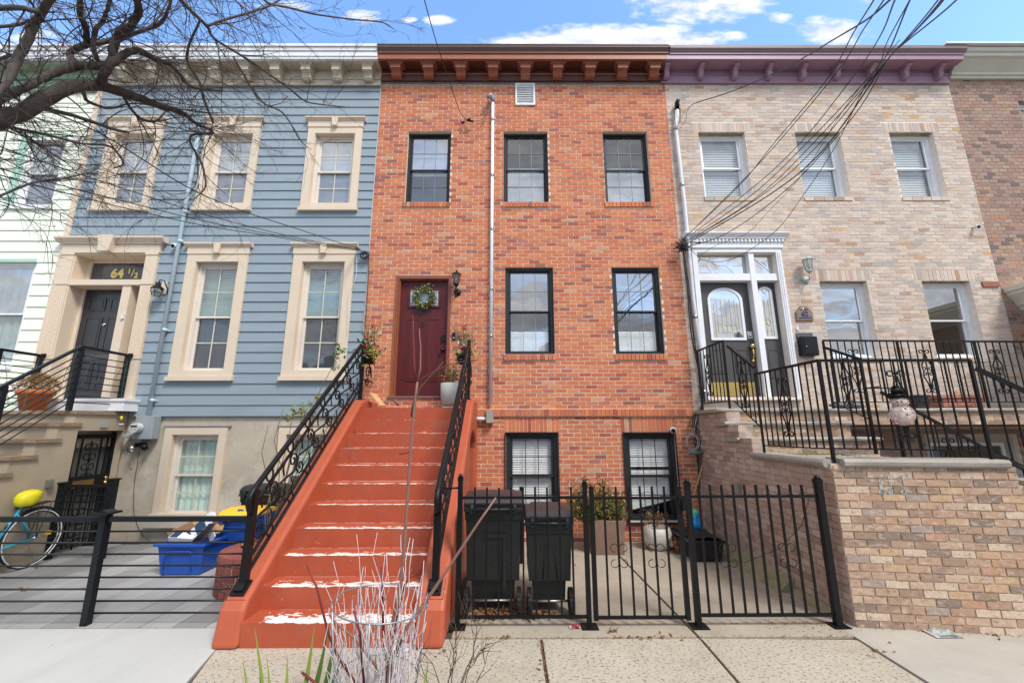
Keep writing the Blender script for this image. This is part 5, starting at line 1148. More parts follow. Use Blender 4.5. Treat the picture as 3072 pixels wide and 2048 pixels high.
# ================================================================== smaller things
def rnd3(s=1): return Vector((random.gauss(0, s), random.gauss(0, s), random.gauss(0, s)))
m_bin = mat('dark_green_black_plastic', (.011,.0135,.014), .45, (.016,.019,.020), 5, bump=.0006, bs=200); m_lid = mat('brown_black_lid', (.030,.024,.026), .4, (.04,.032,.034), 4)
m_rub = mat('black_rubber', (.012,.012,.012), .7); m_steel = mat('galvanised_steel', (.45,.46,.46), .35, (.38,.39,.40), 20, metal=.85)
def wheelie(label, x0, x1, y0, y1, h, body=m_bin, lid=m_lid, group='wheeled bins', tilt=0, cat='bin'):
    T = thing('wheeled_bin', label, cat, ((x0+x1)/2, (y0+y1)/2, 0), group); w = x1-x0; xm = (x0+x1)/2; d = y1-y0
    b = MB(); t = .045; H = h-.09
    def ring(z, ix, iy): return [(x0+ix, y0+iy, z), (x1-ix, y0+iy, z), (x1-ix, y1-iy*.4, z), (x0+ix, y1-iy*.4, z)]
    L = [ring(.10, t+.03, .13), ring(.30, t+.02, .10), ring(.31, .022, .06), ring(H-.14, .010, .012), ring(H-.135, 0, 0), ring(H, -.004, -.006)]
    v = [p for r_ in L for p in r_]; n = len(L)
    b.add(v, [(i*4+k, i*4+(k+1) % 4, (i+1)*4+(k+1) % 4, (i+1)*4+k) for i in range(n-1) for k in range(4)]+[(3,2,1,0), tuple((n-1)*4+k for k in range(4))])
    body_o = b.build('body', body, T, bevel=.012)
    q = MB(); q.box(x0-.012, x1+.012, y0-.03, y0+.02, H-.05, H-.015); q.box(x0-.014, x1+.014, y0-.02, y1, H-.012, H+.008)
    for s in (.12, .88): q.box(x0+w*s-.02, x0+w*s+.02, y0-.045, y0, H-.07, H+.012)
    q.build('rim', body, T, bevel=.006)
    q = MB(); q.tube([(x0+w*.12, y0-.04, H-.03), (x1-w*.12, y0-.04, H-.03)], .014, 8); q.build('handle', body, T)
    q = MB(); prof = [(0, H+.010), (0, H+.035), (.05, H+.07), (.11, H+.085), (d*.5, H+.092), (d*.85, H+.07), (d+.03, H+.01)]
    q.prism([(y0-.03+p, z) for p, z in prof], 'x', x0-.012, x1+.012); q.prism([(y0+.02+p*.9, z+.012) for p, z in prof[2:6]]+[(y0+d*.7, H+.03), (y0+.06, H+.03)], 'x', x0+.06, x1-.06)
    for s in (.1, .86): q.prism([(y0-.05, H-.03), (y0-.05, H+.0), (y0+.05, H+.085), (y0+.07, H+.07), (y0-.01, H-.03)], 'x', x0+w*s, x0+w*s+.03)
    q.build('lid', lid, T, bevel=.01)
    for xx in (x0+.005, x1-.045):
        q = MB(); q.tube([(xx, y0+.06, .125), (xx+.04, y0+.06, .125)], .122, 20, smooth=False); wh = q.build('wheel', m_rub, T)
        q = MB()
        for k in range(18): a = 2*math.pi*k/18; q.box(xx+(.0 if k % 2 else .012), xx+(.028 if k % 2 else .04), y0+.06+.120*math.cos(a)-.009, y0+.06+.120*math.cos(a)+.009, .125+.120*math.sin(a)-.006, .125+.120*math.sin(a)+.006)
        q.build('tread', m_rub, wh, kind='stuff'); q = MB(); q.tube([(xx-.004, y0+.06, .125), (xx+.044, y0+.06, .125)], .05, 12); q.build('hub', m_rub, wh)
    q = MB(); q.tube([(x0+.04, y0+.06, .135), (x1-.04, y0+.06, .135)], .011, 8); q.build('axle', m_steel, T)
    q = MB()
    if w > .5: q.box(xm-.10, xm+.12, y0+.005, y0+.05, H-.30, H-.26); q.box(xm+.10, xm+.13, y0+.01, y0+.05, H-.75, H-.26)
    else: q.tube([(xm-.07, y0+.065, .33), (xm-.045, y0+.035, .62), (xm-.03, y0+.03, .70), (xm+.03, y0+.03, .70), (xm+.045, y0+.035, .62), (xm+.07, y0+.065, .33)], .012, 6)
    q.build('rib', body, T); return T
wheelie('taller black wheeled bin with brown-black lid beside the red stoop, behind the fence', -.455, .105, 4.36, 5.0, 1.10)
wheelie('shorter black wheeled bin with brown-black lid, right of the taller one', .155, .605, 4.34, 4.95, .975)
m_bluep = mat('blue_plastic', (.012,.085,.42), .38, (.010,.07,.35), 5); m_yel = mat('yellow_lid', (.80,.50,.03), .45, (.7,.42,.03), 5)
wheelie('blue wheeled recycling bin with yellow lid against the grey wall', -3.87, -3.37, 5.85, 6.35, .70, m_bluep, m_yel)
wheelie('black wheeled bin with flared lid behind the blue one with yellow lid', -3.98, -3.42, 6.42, 6.9, .93, m_bin, m_bin)

# ---- blue tub with cardboard
T = thing('storage_tub', 'open blue plastic storage tub full of flattened cardboard on the grey pavers', 'tub', (-4.1, 5.7, 0)); x0, x1, y0, y1, H = -4.36, -3.78, 5.50, 6.15, .38
b = MB(); v = []
for (z, i) in ((.01, .05), (H, .0), (H, .015), (.03, .065)): v += [(x0+i, y0+i, z), (x1-i, y0+i, z), (x1-i, y1-i, z), (x0+i, y1-i, z)]
b.add(v, [(r_*4+k, r_*4+(k+1) % 4, (r_+1)*4+(k+1) % 4, (r_+1)*4+k) for r_ in range(3) for k in range(4)]+[(3,2,1,0), (12,13,14,15)]); b.build('body', m_bluep, T, bevel=.01)
b = MB(); b.box(x0-.03, x1+.03, y0-.03, y0+.012, H-.03, H); b.box(x0-.03, x0+.012, y0+.012, y1, H-.03, H); b.box(x1-.012, x1+.03, y0+.012, y1, H-.03, H); b.box(x0-.03, x1+.03, y1-.012, y1+.03, H-.03, H); b.build('rim', m_bluep, T)
b = MB(); b.tube([(x0+.12, y0-.0, .07), (x0+.12, y0-.012, .26), (x0+.17, y0-.012, .29), (x1-.17, y0-.012, .29), (x1-.12, y0-.012, .26), (x1-.12, y0, .07)], .008, 6); b.build('rib', m_bluep, T)
m_card = mat('brown_cardboard', (.42,.25,.13), .9, (.36,.21,.11), 4); m_cardw = mat('white_printed_card', (.72,.72,.74), .6, (.62,.64,.70), 5); m_navy = mat('navy_print', (.012,.05,.13), .5); m_foam = mat('white_foam_board', (.80,.80,.80), .7)
def board(label, c, ax, ay, th, mtl, extra=None):
    o = MB(); ax, ay = Vector(ax), Vector(ay); n = ax.cross(ay).normalized()*th; n = n if n.y > 0 else -n; o.obox(c, ax, ay, n); t = o.build('cardboard_box', mtl); tag(t, label, 'cardboard', 'cardboard in the blue tub'); WL[t] = t.location.copy()
    if extra: 
        for (u, v_, su, sv, m2) in extra: q = MB(); q.obox(Vector(c)+ax*u+ay*v_-n*1.15, ax*su, ay*sv, n*.12); q.build('print', m2, t)
    return t
board('large brown cardboard flap sticking up at the back of the blue tub', (-4.02, 5.82, .49), (.22,.05,.08), (-.04,.10,.12), .004, m_card)
board('opened brown carton wall at the left end of the blue tub', (-4.22, 5.72, .44), (.10,.06,.06), (-.02,-.06,.10), .004, m_card)
board('white and navy printed box leaning highest in the blue tub', (-3.95, 5.66, .52), (.14,.0,.14), (-.05,.03,.05), .035, m_cardw, [(.1, 0, .34, .98, m_navy), (-.75, 0, .12, .98, m_navy)])
board('flat white paper stack with pale blue print at the left of the blue tub', (-4.14, 5.62, .42), (.15,0,-.01), (0,.05,.02), .03, m_cardw, [(-.6, 0, .3, .9, m_navy)])
board('white foam sheet with a slanted edge at the right of the blue tub', (-3.86, 5.70, .46), (.05,0,-.10), (-.03,.02,-.06), .006, m_foam)
board('thin grey cardboard edge slanting across the blue tub', (-3.90, 5.60, .46), (.12,0,.13), (.01,.05,-.01), .003, mat('grey_card', (.25,.23,.22), .8))

# ---- round brick planter
T = thing('round_brick_planter', 'low curved red brick planter between the yard fence and the red stoop', 'planter', (-2.95, 5.05, 0)); cx, cy, r1, hp = -2.84, 5.22, .47, .46
b = MB(); b.lathe([(r1-.001, 0), (r1-.001, hp-.12), (r1-.16, hp-.12)], (cx, cy, 0), 28); b.build('core', mat('grey_mortar_dark', (.56,.50,.38), .95, (.42,.37,.27), 12), T)
m_dkbrick = mat('dark_red_brick', (.24,.06,.045), .75, (.17,.05,.04), 20, bump=.002, ramp=[((.26,.065,.05),3), ((.20,.055,.045),3), ((.30,.08,.06),2), ((.16,.05,.045),1)])
for c_ in range(4):
    for k in range(28):
        a = 2*math.pi*(k+.5*(c_ % 2))/28; dn = Vector((math.cos(a), math.sin(a), 0)); tn = Vector((-dn.y, dn.x, 0)); q = MB(); q.obox(Vector((cx, cy, .045+c_*.083))+dn*(r1-.02), tn*.0425, dn*.03, Vector((0, 0, .0345))); q.build('brick', m_dkbrick, T)
for k in range(30):
    a = 2*math.pi*k/30; dn = Vector((math.cos(a), math.sin(a), 0)); tn = Vector((-dn.y, dn.x, 0)); q = MB()
    c0 = Vector((cx, cy, 0)); ro, ri = r1+.015, r1-.19
    vv = [c0+dn*ri*.0+dn*r_+tn*w+Vector((0, 0, z)) for (r_, w, z) in ((ro, .047, .345), (ro, -.047, .345), (ro-.01, -.047, .41), (ro-.01, .047, .41), (ri, .026, .455), (ri, -.026, .455), (ri, .026, .36), (ri, -.026, .36))]
    q.add(vv, [(0,1,2,3), (3,2,5,4), (4,5,7,6), (6,7,1,0), (0,3,4,6), (1,7,5,2)]); q.build('brick', m_dkbrick, T)
b = MB(); b.lathe([(.30, 0), (.001, .02)], (cx, cy, .41), 16); b.build('soil', m_dirt, T)
m_leafb = mat('dead_leaf', (.30,.13,.05), .8, (.16,.07,.03), 30, ramp=[((.34,.15,.05),3), ((.22,.10,.05),3), ((.42,.22,.08),2), ((.12,.06,.035),2)])
b = MB()
for i in range(140): a = random.uniform(0, 6.3); r_ = random.uniform(0, .27); b.leaf((cx+r_*math.cos(a), cy+r_*math.sin(a), .43+random.uniform(0, .05)), rnd3(), .06, .035, random.random())
b.build('dead_leaves', m_leafb, T, kind='stuff')

# ---- rose bush growing from the planter up behind the handrail
m_rose = mat('rose_cane', (.16,.10,.05), .7, (.10,.09,.04), 12); m_green = mat('green_leaves', (.06,.13,.04), .55, (.10,.17,.05), 20, ramp=[((.055,.12,.035),3), ((.09,.17,.05),3), ((.14,.19,.06),1)]); m_ygreen = mat('yellow_green_leaves', (.22,.26,.06), .6, (.14,.18,.05), 20, ramp=[((.24,.27,.07),3), ((.16,.21,.05),2), ((.33,.25,.08),1)])
T = thing('rose_bush', 'leggy rose bush with a few green leaves rising behind the left handrail', 'plant', (-2.84, 5.2, .42))
def cane(par, P, r0, mtl=None, nm='stem'): b = MB(); b.tube(P, [r0*(1-.6*i/(len(P)-1)) for i in range(len(P))], 5); return b.build(nm, mtl or m_rose, par)
def leafclump(par, c, n, s, L, w, mtl, nm='leaves', up=0):
    b = MB()
    for i in range(n): p = Vector(c)+rnd3(s); d = rnd3(); d.z += up; b.leaf(p, d, L*random.uniform(.6, 1.2), w*random.uniform(.6, 1.2), random.random())
    return b.build(nm, mtl, par, kind='stuff')
P0 = Vector((-2.84, 5.2, .42)); tops = [(1018, 1060), (1012, 1140), (985, 1230), (1020, 1215), (950, 1185), (905, 1225), (850, 1225), (878, 1240), (805, 1275), (835, 1290), (930, 1195)]
for i, (px, py) in enumerate(tops):
    e = F(px, py, 5.6+.1*(i % 4)); m_ = P0.lerp(e, .5)+Vector((.05, 0, .1))+rnd3(.05); cane(T, [P0+rnd3(.03), P0.lerp(e, .25)+rnd3(.04), m_, P0.lerp(e, .75)+rnd3(.05), e], .009)
for (px, py, n, s, m_) in ((1018, 1050, 26, .045, m_green), (1008, 1095, 12, .05, m_green), (905, 1232, 40, .06, m_ygreen), (925, 1245, 20, .05, m_green), (952, 1188, 8, .02, m_ygreen), (870, 1245, 10, .04, m_ygreen)):
    leafclump(T, F(px, py, 5.65), n, s, .07, .045, m_)

# ---- bicycle
T = thing('bicycle', 'turquoise city bicycle with a yellow rain cover on its saddle by the tan stoop', 'bicycle', (-6.29, XP(98, 1603, -6.29).y, 0)); BY = WL[T].y; wr = .345; WC = Vector((-6.29, BY, .365))
m_turq = mat('turquoise_paint', (.02,.36,.56), .3, (.02,.33,.52), 4, coat=.4); m_tyre = mat('tyre', (.015,.015,.015), .7); m_cov = mat('yellow_nylon', (.85,.78,.02), .5, (.72,.62,.02), 7, bump=.004, bs=14)
def wheel(c):
    b = MB(); b.tube(arc(c, wr, 0, 2*math.pi, 40), .019, 8); w = b.build('wheel', m_tyre, T)
    b = MB(); b.tube(arc(c, wr-.028, 0, 2*math.pi, 40), .010, 6); b.build('rim', m_steel, w)
    b = MB(); b.tube(arc((c[0], c[1]-.016, c[2]), wr-.004, 0, 2*math.pi, 40), .009, 4); b.build('whitewall', m_foam, w)
    b = MB()
    for k in range(28):
        a = 2*math.pi*k/28; a2 = a+(.5 if k % 2 else -.5); b.tube([(c[0]+.02*math.cos(a2), c[1]+(.02 if k % 4 < 2 else -.02), c[2]+.02*math.sin(a2)), (c[0]+(wr-.03)*math.cos(a), c[1], c[2]+(wr-.03)*math.sin(a))], .0014, 3)
    b.build('spokes', m_steel, w, kind='stuff'); b = MB(); b.tube([(c[0], c[1]-.05, c[2]), (c[0], c[1]+.05, c[2])], .022, 8); b.build('hub', m_steel, w)
wheel(WC); c2 = WC+Vector((-1.06, 0, 0)); wheel(c2); BB = WC+Vector((-.45, 0, -.06)); ST_ = WC+Vector((-.20, 0, .40)); HTp = c2+Vector((.17, 0, .42))
for (a, b_, r_) in ((BB, ST_+Vector((-.0, 0, .02)), .016), (BB, HTp+Vector((.02, 0, -.12)), .02), (BB+Vector((.03, 0, .12)), HTp, .016), (WC, BB, .010), (WC, ST_+Vector((-.05, 0, -.05)), .009), (c2, HTp, .014)):
    for s in ((-.035, .035) if r_ <= .010 else (0,)): q = MB(); q.tube([Vector(a)+Vector((0, s, 0)), Vector(b_)+Vector((0, s*.3, 0))], r_, 8); q.build('frame', m_turq, T)
q = MB(); q.tube([ST_, ST_+Vector((.02, 0, .07))], .013, 8); q.build('seat_post', m_steel, T)
q = MB(); q.tube(arc((WC.x, BY, WC.z), wr+.035, math.pi*.15, math.pi*.85, 20), .014, 5); q.build('mudguard', m_tyre, T)
q = MB()
for s in (-.055, 0, .055): q.tube([(WC.x-.24, BY+s, WC.z+.405), (WC.x+.12, BY+s, WC.z+.44), (WC.x+.20, BY+s, WC.z+.42)], .006, 5)
for xx in (-.05, .10): q.tube([(WC.x, BY-.05, WC.z), (WC.x+xx, BY-.055, WC.z+.42)], .005, 5); q.tube([(WC.x, BY+.05, WC.z), (WC.x+xx, BY+.055, WC.z+.42)], .005, 5)
q.build('luggage_rack', m_tyre, T)
SC = ST_+Vector((.03, 0, .13)); sv = []; nL = 12; nA = 18
q = MB(); prof = [(.01, -.115), (.075, -.10), (.115, -.06), (.125, -.01), (.12, .03), (.09, .06), (.04, .075), (.001, .078)]
q.lathe(prof, SC+Vector((.02, 0, .0)), 18, sx=1.12, sy=.85)
q.v = [tuple(Vector(p)+Vector((0, 0, (p[0]-SC.x)*.16))+Vector((mnoise.noise(Vector(p)*14), mnoise.noise(Vector(p)*14+Vector((9,0,0))), mnoise.noise(Vector(p)*15+Vector((0,7,0)))))*.018) for p in q.v]; q.build('saddle_cover', m_cov, T)
q = MB(); q.box(WC.x+.17, WC.x+.20, BY-.03, BY+.03, WC.z+.0, WC.z+.05); q.build('reflector', m_yel, T); q = MB(); q.tube([c2+Vector((.16,0,.5)), c2+Vector((.13,0,.62)), c2+Vector((.16,-.25,.66)), c2+Vector((.3,-.28,.66))], .012, 6); q.build('handlebar', m_steel, T)
q = MB(); q.tube(arc((BB.x, BY-.05, BB.z), .075, 0, 6.28, 16), .004, 4); q.tube([BB+Vector((0,-.06,0)), BB+Vector((-.1,-.06,-.13))], .008, 5); q.build('crankset', m_steel, T)
T.rotation_euler.z = R(90)

# ---- pots and plants
m_terr = mat('orange_terracotta', (.55,.17,.05), .7, (.45,.14,.045), 9); m_dry = mat('dry_brown_foliage', (.30,.15,.05), .8, (.20,.10,.04), 20, ramp=[((.33,.16,.05),3), ((.22,.10,.04),3), ((.42,.24,.09),2)])
T = thing('terracotta_pot', 'orange terracotta pot of dried brown chrysanthemum on the tan stoop landing', 'pot', (-7.42, 6.5, 2.03)); c = (-7.42, 6.5, 2.03)
b = MB(); b.lathe([(.135, 0), (.19, .25), (.215, .25), (.22, .33), (.20, .33), (.195, .30)], c, 24); b.build('pot', m_terr, T)
b = MB()
for i in range(900):
    a = random.uniform(0, 6.3); e = random.uniform(0, 1.5); r_ = .27*random.uniform(.55, 1)**.5; p = Vector((c[0]+r_*math.cos(a)*math.cos(e), c[1]+r_*math.sin(a)*math.cos(e), c[2]+.35+.24*math.sin(e)*random.uniform(.6, 1))); b.leaf(p, rnd3(), .035, .02, random.random())
for i in range(60): a = random.uniform(0, 6.3); b.tube([(c[0], c[1], c[2]+.3), (c[0]+.25*math.cos(a), c[1]+.25*math.sin(a), c[2]+.4+random.uniform(0, .2))], .002, 3)
b.build('dry_flowers', m_dry, T, kind='stuff')
T = thing('square_planter', 'tall brown square planter of green and russet boxwood under the basement windows', 'planter', (1.4, 6.5, 0)); m_bp = mat('brown_fibre_planter', (.25,.155,.115), .85, (.19,.115,.085), 5, bump=.001)
b = MB(); b.add([(x, y, z) for (x, y, z) in ((1.19,6.31,.003),(1.61,6.31,.003),(1.61,6.73,.003),(1.19,6.73,.003),(1.165,6.29,.46),(1.635,6.29,.46),(1.635,6.75,.46),(1.165,6.75,.46))], [(3,2,1,0),(0,1,5,4),(1,2,6,5),(2,3,7,6),(3,0,4,7),(4,5,6,7)]); b.build('pot', m_bp, T, bevel=.006)
m_box = mat('boxwood_leaves', (.08,.10,.03), .5, (.07,.09,.02), 20, ramp=[((.09,.12,.025),3), ((.16,.17,.035),3), ((.27,.15,.035),2), ((.34,.15,.04),1), ((.05,.07,.02),2)])
b = MB(); st = MB()
for i in range(120):
    dx_ = random.uniform(-.46, .44); dy_ = random.uniform(-.22, .25); h = random.uniform(.10, .60)*(1-.45*(abs(dx_)/.46)**2)+(.12 if i % 13 == 0 else 0)
    base_ = Vector((1.36+dx_*.25, 6.5+dy_*.3, .42)); tip = Vector((1.27+dx_, 6.46+dy_, .44+h)); md = base_.lerp(tip, .55)+Vector((dx_*.12, 0, -.02)); st.tube([base_, md, tip], [.005, .004, .002], 4)
    for k in range(52):
        t = random.uniform(.15, 1)**.8; p = (base_.lerp(md, t/.55) if t < .55 else md.lerp(tip, (t-.55)/.45))+rnd3(.026); b.leaf(p, Vector((0,0,.5))+rnd3(.7), .042, .022, random.random())
st.build('stems', m_rose, T, kind='stuff'); b.build('leaves', m_box, T, kind='stuff')
T = thing('white_pot', 'round white glazed pot with a dead plant below the right basement window', 'pot', (2.19, 6.62, 0)); c = (2.19, 6.62, .003)
b = MB(); b.lathe([(.13, 0), (.175, .05), (.212, .14), (.215, .22), (.19, .29), (.175, .305), (.16, .295), (.17, .26)], c, 28); b.build('pot', mat('crackled_white_glaze', (.62,.60,.55), .35, (.5,.46,.40), 6, stretch=(1,1,6)), T)
b = MB()
for i in range(26):
    a = random.uniform(0, 6.3); d = random.uniform(.05, .22); h = random.uniform(.04, .28); p0 = Vector((2.19, 6.62, .28)); p1 = p0+Vector((d*math.cos(a), d*.8*math.sin(a), h)); b.tube([p0, p0.lerp(p1, .6)+Vector((0,0,.05)), p1], .003, 3)
    for k in range(4): b.leaf(p1+rnd3(.03), Vector((0,0,-1))+rnd3(.5), .05, .022, random.random())
b.build('dead_plant', m_leafb, T, kind='stuff'); leafclump(T, (2.06, 6.6, .48), 14, .035, .04, .025, m_green)
T = thing('grey_pot', 'light grey bowl-shaped pot of red and green plants by the maroon door', 'pot', (-.965, 6.72, 2.075)); c = (-.965, 6.72, 2.075)
b = MB(); b.box(-1.08, -.85, 6.6, 6.84, 2.071, 2.10); b.build('plinth', m_conc, T); b = MB(); b.lathe([(.10, .03), (.145, .08), (.17, .2), (.172, .40), (.155, .40), (.15, .37)], c, 26); b.build('pot', mat('pale_grey_cement', (.42,.42,.40), .8, (.34,.34,.33), 5), T)
for (n, s, m_, dz, L, w) in ((90, .07, m_green, .50, .06, .03), (50, .08, m_ygreen, .55, .06, .02), (40, .06, m_leafb, .56, .05, .03), (16, .03, mat('crimson_petals', (.45,.015,.02), .5, (.3,.01,.02), 9), .47, .05, .04)): leafclump(T, (c[0]+(-.08 if L == .05 else 0), c[1], c[2]+dz), n, s, L, w, m_)
for i in range(12): cane(T, [(c[0], c[1], c[2]+.4), (c[0]+random.uniform(-.15, .15), c[1], c[2]+.55), (c[0]+random.uniform(-.25, .25), c[1]+random.uniform(-.1, .1), c[2]+.7)], .003)
m_crim = MATS['crimson_petals']; m_yfl = mat('yellow_petals', (.80,.52,.02), .5, (.65,.38,.02), 9); m_whfl = mat('white_cotton', (.75,.73,.70), .8, (.6,.58,.55), 9)
def basket(label, c):
    T = thing('flower_basket', label, 'flower basket', c, 'flower baskets on the stoop handrails'); c = Vector(c)
    b = MB(); b.lathe([(.07, -.16), (.11, -.06), (.125, 0), (.11, 0), (.1, -.03)], c, 14); b.build('basket', m_black, T)
    leafclump(T, c+Vector((.02, 0, .08)), 90, .085, .10, .03, m_green); leafclump(T, c+Vector((.05, 0, .0)), 50, .09, .11, .035, m_ygreen, up=-.4); leafclump(T, c+Vector((.0, 0, .28)), 40, .06, .14, .02, m_green, up=1.2)
    for (d, m_, n) in (((.08, -.08, .0), m_yfl, 26), ((.09, -.08, -.09), m_yfl, 16), ((-.02, -.08, .10), m_crim, 18), ((.0, 0, .46), m_crim, 12), ((-.05, -.05, .19), m_whfl, 8), ((.03, -.08, .16), m_whfl, 6)): leafclump(T, c+Vector(d), n, .024, .045, .035, m_, nm='flowers')
    b = MB()
    for i in range(22): a = random.uniform(-.5, .5); b.tube([c, c+Vector((a*.2, 0, .3)), c+Vector((a*.55+random.uniform(-.03, .03), random.uniform(-.08, .08), random.uniform(.5, .85)))], [.003, .002, .001], 3)
    b.build('twigs', m_rose, T, kind='stuff'); return T
basket('basket of red, white and yellow flowers at the top of the left handrail', (-2.27, 6.55, 2.93))
basket('basket of red and yellow flowers at the top of the right handrail', (-.76, 6.62, 2.93))
# wreath on the maroon door
wc = Vector(((da+db)/2+.005, DY-.06, (g0+g1)/2+.005)); T = thing('door_wreath', 'green and gold evergreen wreath hanging on the maroon door', 'wreath', wc)
for (m_, n, L, w, s) in ((m_green, 520, .05, .016, .034), (m_ygreen, 300, .045, .018, .036), (mat('gold_sprig', (.50,.36,.10), .5, (.38,.24,.08), 12), 130, .045, .02, .034), (m_leafb, 70, .04, .02, .03)):
    b = MB()
    for i in range(n): a = random.uniform(0, 6.3); p = wc+Vector((.142*math.cos(a), 0, .142*math.sin(a)))+Vector((random.gauss(0, s), random.gauss(0, .02), random.gauss(0, s))); b.leaf(p, Vector((math.cos(a+1), -.3, math.sin(a+1)))+rnd3(.6), L, w, random.random())
    b.build('sprigs', m_, T, kind='stuff')
for a in (.6, 2.5, 4.4, 5.2): b = MB(); b.ball(wc+Vector((.13*math.cos(a), -.04, .13*math.sin(a))), .014, 7); b.build('bauble', m_whfl, T)

# ---- lamps, meters, boxes on the walls
def single(o, label, cat, group=None): return tag(o, label, cat, group)
m_lglass = glass_mat('frosted_lantern_glass', (.75,.78,.74), .25, rough=.2)
def lantern(nm, label, x, z, s, mtl, up=True):
    """coach lantern on an arm: z = middle of the glass"""
    T = thing(nm, label, 'wall lamp', (x, FY, z)); y = FY-.13*s
    b = MB(); b.lathe([(.001, .13*s), (.018*s, .12*s), (.012*s, .105*s), (.03*s, .09*s), (.085*s, .055*s), (.09*s, .045*s)], (x, y, z+.03*s), 6, smooth=False); b.build('cap', mtl, T)
    g = MB(); g.lathe([(.045*s, -.10*s), (.075*s, .07*s)], (x, y, z), 6, smooth=False); g.f = g.f[:6]; g.rnd = g.rnd[:6]; g.sm = g.sm[:6]; g.build('glass', m_lglass, T)
    b = MB()
    for k in range(6): a = 2*math.pi*k/6; b.tube([(x+.046*s*math.cos(a), y+.046*s*math.sin(a), z-.10*s), (x+.077*s*math.cos(a), y+.077*s*math.sin(a), z+.07*s)], .005*s, 4)
    b.lathe([(.02*s, -.04*s), (.05*s, -.02*s), (.05*s, 0)], (x, y, z-.10*s), 6); b.build('cage', mtl, T)
    b = MB(); b.tube([(x, y, z-.13*s), (x, y, z-.19*s), (x+.005, y+.03*s, z-.25*s), (x+.01, FY-.01, z-.22*s)], .013*s, 6); b.lathe([(.03*s, 0), (.018*s, -.03*s), (.012*s, -.12*s), (.02*s, -.14*s), (.001, -.17*s)] if up else [(.02*s, 0), (.001, -.05*s)], (x, y, z-.19*s), 8); b.build('arm', mtl, T)
    b = MB(); b.lathe([(.001, 0), (.055*s, 0), (.06*s, .02*s)], (x+.01, FY, z-.22*s), 12); o = b.build('back_plate', mtl, T); b = MB(); b.tube([(x+.01, FY-.001, z-.22*s), (x+.01, FY-.025, z-.22*s)], .062*s, 14); b.build('back_plate', mtl, T)
    b = MB(); b.ball((x, y, z-.02*s), .028*s, 8, sz=1.4); b.build('bulb', mat('milky_bulb', (.6,.6,.55), .3), T); bpy.data.objects.remove(o)
lantern('wall_lantern', 'black coach lantern on red brick beside the maroon door', fx(1372, 845), fz(843, 1372), 1.0, m_black)
lantern('wall_lantern', 'weathered white coach lantern on tan brick above the 62 plaque', fx(2408, 805), fz(805, 2408)+.02, 1.12, mat('chalky_white_metal', (.52,.55,.55), .6, (.35,.38,.37), 12), up=False)
T = thing('wall_lantern', 'black onion lantern on a cream block right of the black panel door', 'wall lamp', (-6.2, FY, 4.2)); x, z = fx(472, 868, 6.88), fz(870, 472, 6.88)
b = MB(); b.box(fx(492, 848), fx(507, 848), FY-.04, FY, fz(883, 500), fz(847, 500)); b.build('mounting_block', m_cream, T); y = 6.88
b = MB(); b.lathe([(.03, -.12), (.06, -.10), (.085, -.03), (.08, .02)], (x, y, z), 10); b.f = b.f[:30]; b.rnd = b.rnd[:30]; b.sm = b.sm[:30]; b.build('glass', m_lglass, T)
b = MB(); b.lathe([(.095, .02), (.09, .035), (.05, .075), (.03, .08), (.045, .10), (.02, .14), (.001, .15)], (x, y, z), 12); b.build('cap', m_black, T)
b = MB()
for k in range(5): a = 2*math.pi*k/5; b.tube([(x+r_*math.cos(a), y+r_*math.sin(a), z+h) for r_, h in ((.03, -.12), (.063, -.10), (.088, -.03), (.085, .02))], .004, 4)
b.tube([(x, y, z+.13), (x+.02, y, z+.19), (x+.07, y+.03, z+.18), (x+.10, y+.06, z+.08), (x+.13, FY-.05, z+.01)], .010, 6); b.box(x+.10, x+.15, FY-.09, FY-.04, z-.06, z+.06); b.build('arm', m_black, T)
# white service pipe on the brick house
m_pvc = mat('grey_white_pvc', (.74,.77,.80), .45, (.66,.69,.73), 4)
T = thing('service_pipe', 'white electric service pipe with weatherhead down the red brick front', 'pipe', (-.35, FY, 2.1)); PXx = -.34
b = MB(); b.tube([(PXx, FY-.06, 8.03), (PXx, FY-.06, 2.15)], .030, 12); b.build('pipe', m_pvc, T)
for z in (7.6, 5.3, 6.4, 4.15, 3.3): b = MB(); b.tube([(PXx, FY-.06, z), (PXx, FY-.06, z+.05)], .035, 12); b.box(PXx-.05, PXx+.05, FY-.03, FY-.004, z+.01, z+.03); b.build('clamp', m_steel, T)
b = MB(); b.tube([(PXx+.0, FY-.06, 8.02), (PXx, FY-.07, 8.12), (PXx-.04, FY-.10, 8.14), (PXx-.10, FY-.14, 8.07)], [.036, .05, .05, .035], 10); b.build('weatherhead', mat('grey_cast_metal', (.35,.37,.38), .45, (.25,.26,.27), 9), T)
b = MB(); b.box(PXx-.06, PXx+.055, FY-.14, FY-.003, fz(1268, 1470), fz(1229, 1470)); b.build('junction_box', mat('taupe_box', (.38,.37,.32), .6, (.3,.29,.25), 6), T)
b = MB(); zz = fz(1256, 1450); b.tube([(PXx-.05, FY-.07, zz), (PXx-.30, FY-.07, zz)], .032, 10); b.build('elbow_pipe', m_pvc, T)
m_wire = mat('black_cable', (.010,.010,.014), .5)
def cable(label, P, r=.011, mtl=None, group=None, nm='overhead_cable', cat='cable', n=1):
    P = [Vector(p) for p in P]; Q = []                      # Catmull-Rom through the points
    for i in range(len(P)-1):
        p0, p1, p2, p3 = P[max(i-1, 0)], P[i], P[i+1], P[min(i+2, len(P)-1)]
        for k in range(6):
            t = k/6; Q.append(.5*((2*p1)+(p2-p0)*t+(2*p0-5*p1+4*p2-p3)*t*t+(3*p1-p0-3*p2+p3)*t**3))
    Q.append(P[-1]); b = MB(); b.tube(Q, r*.68, 5); return single(b.build(nm, mtl or m_wire), label, cat, group)
gW = 'overhead service cables'
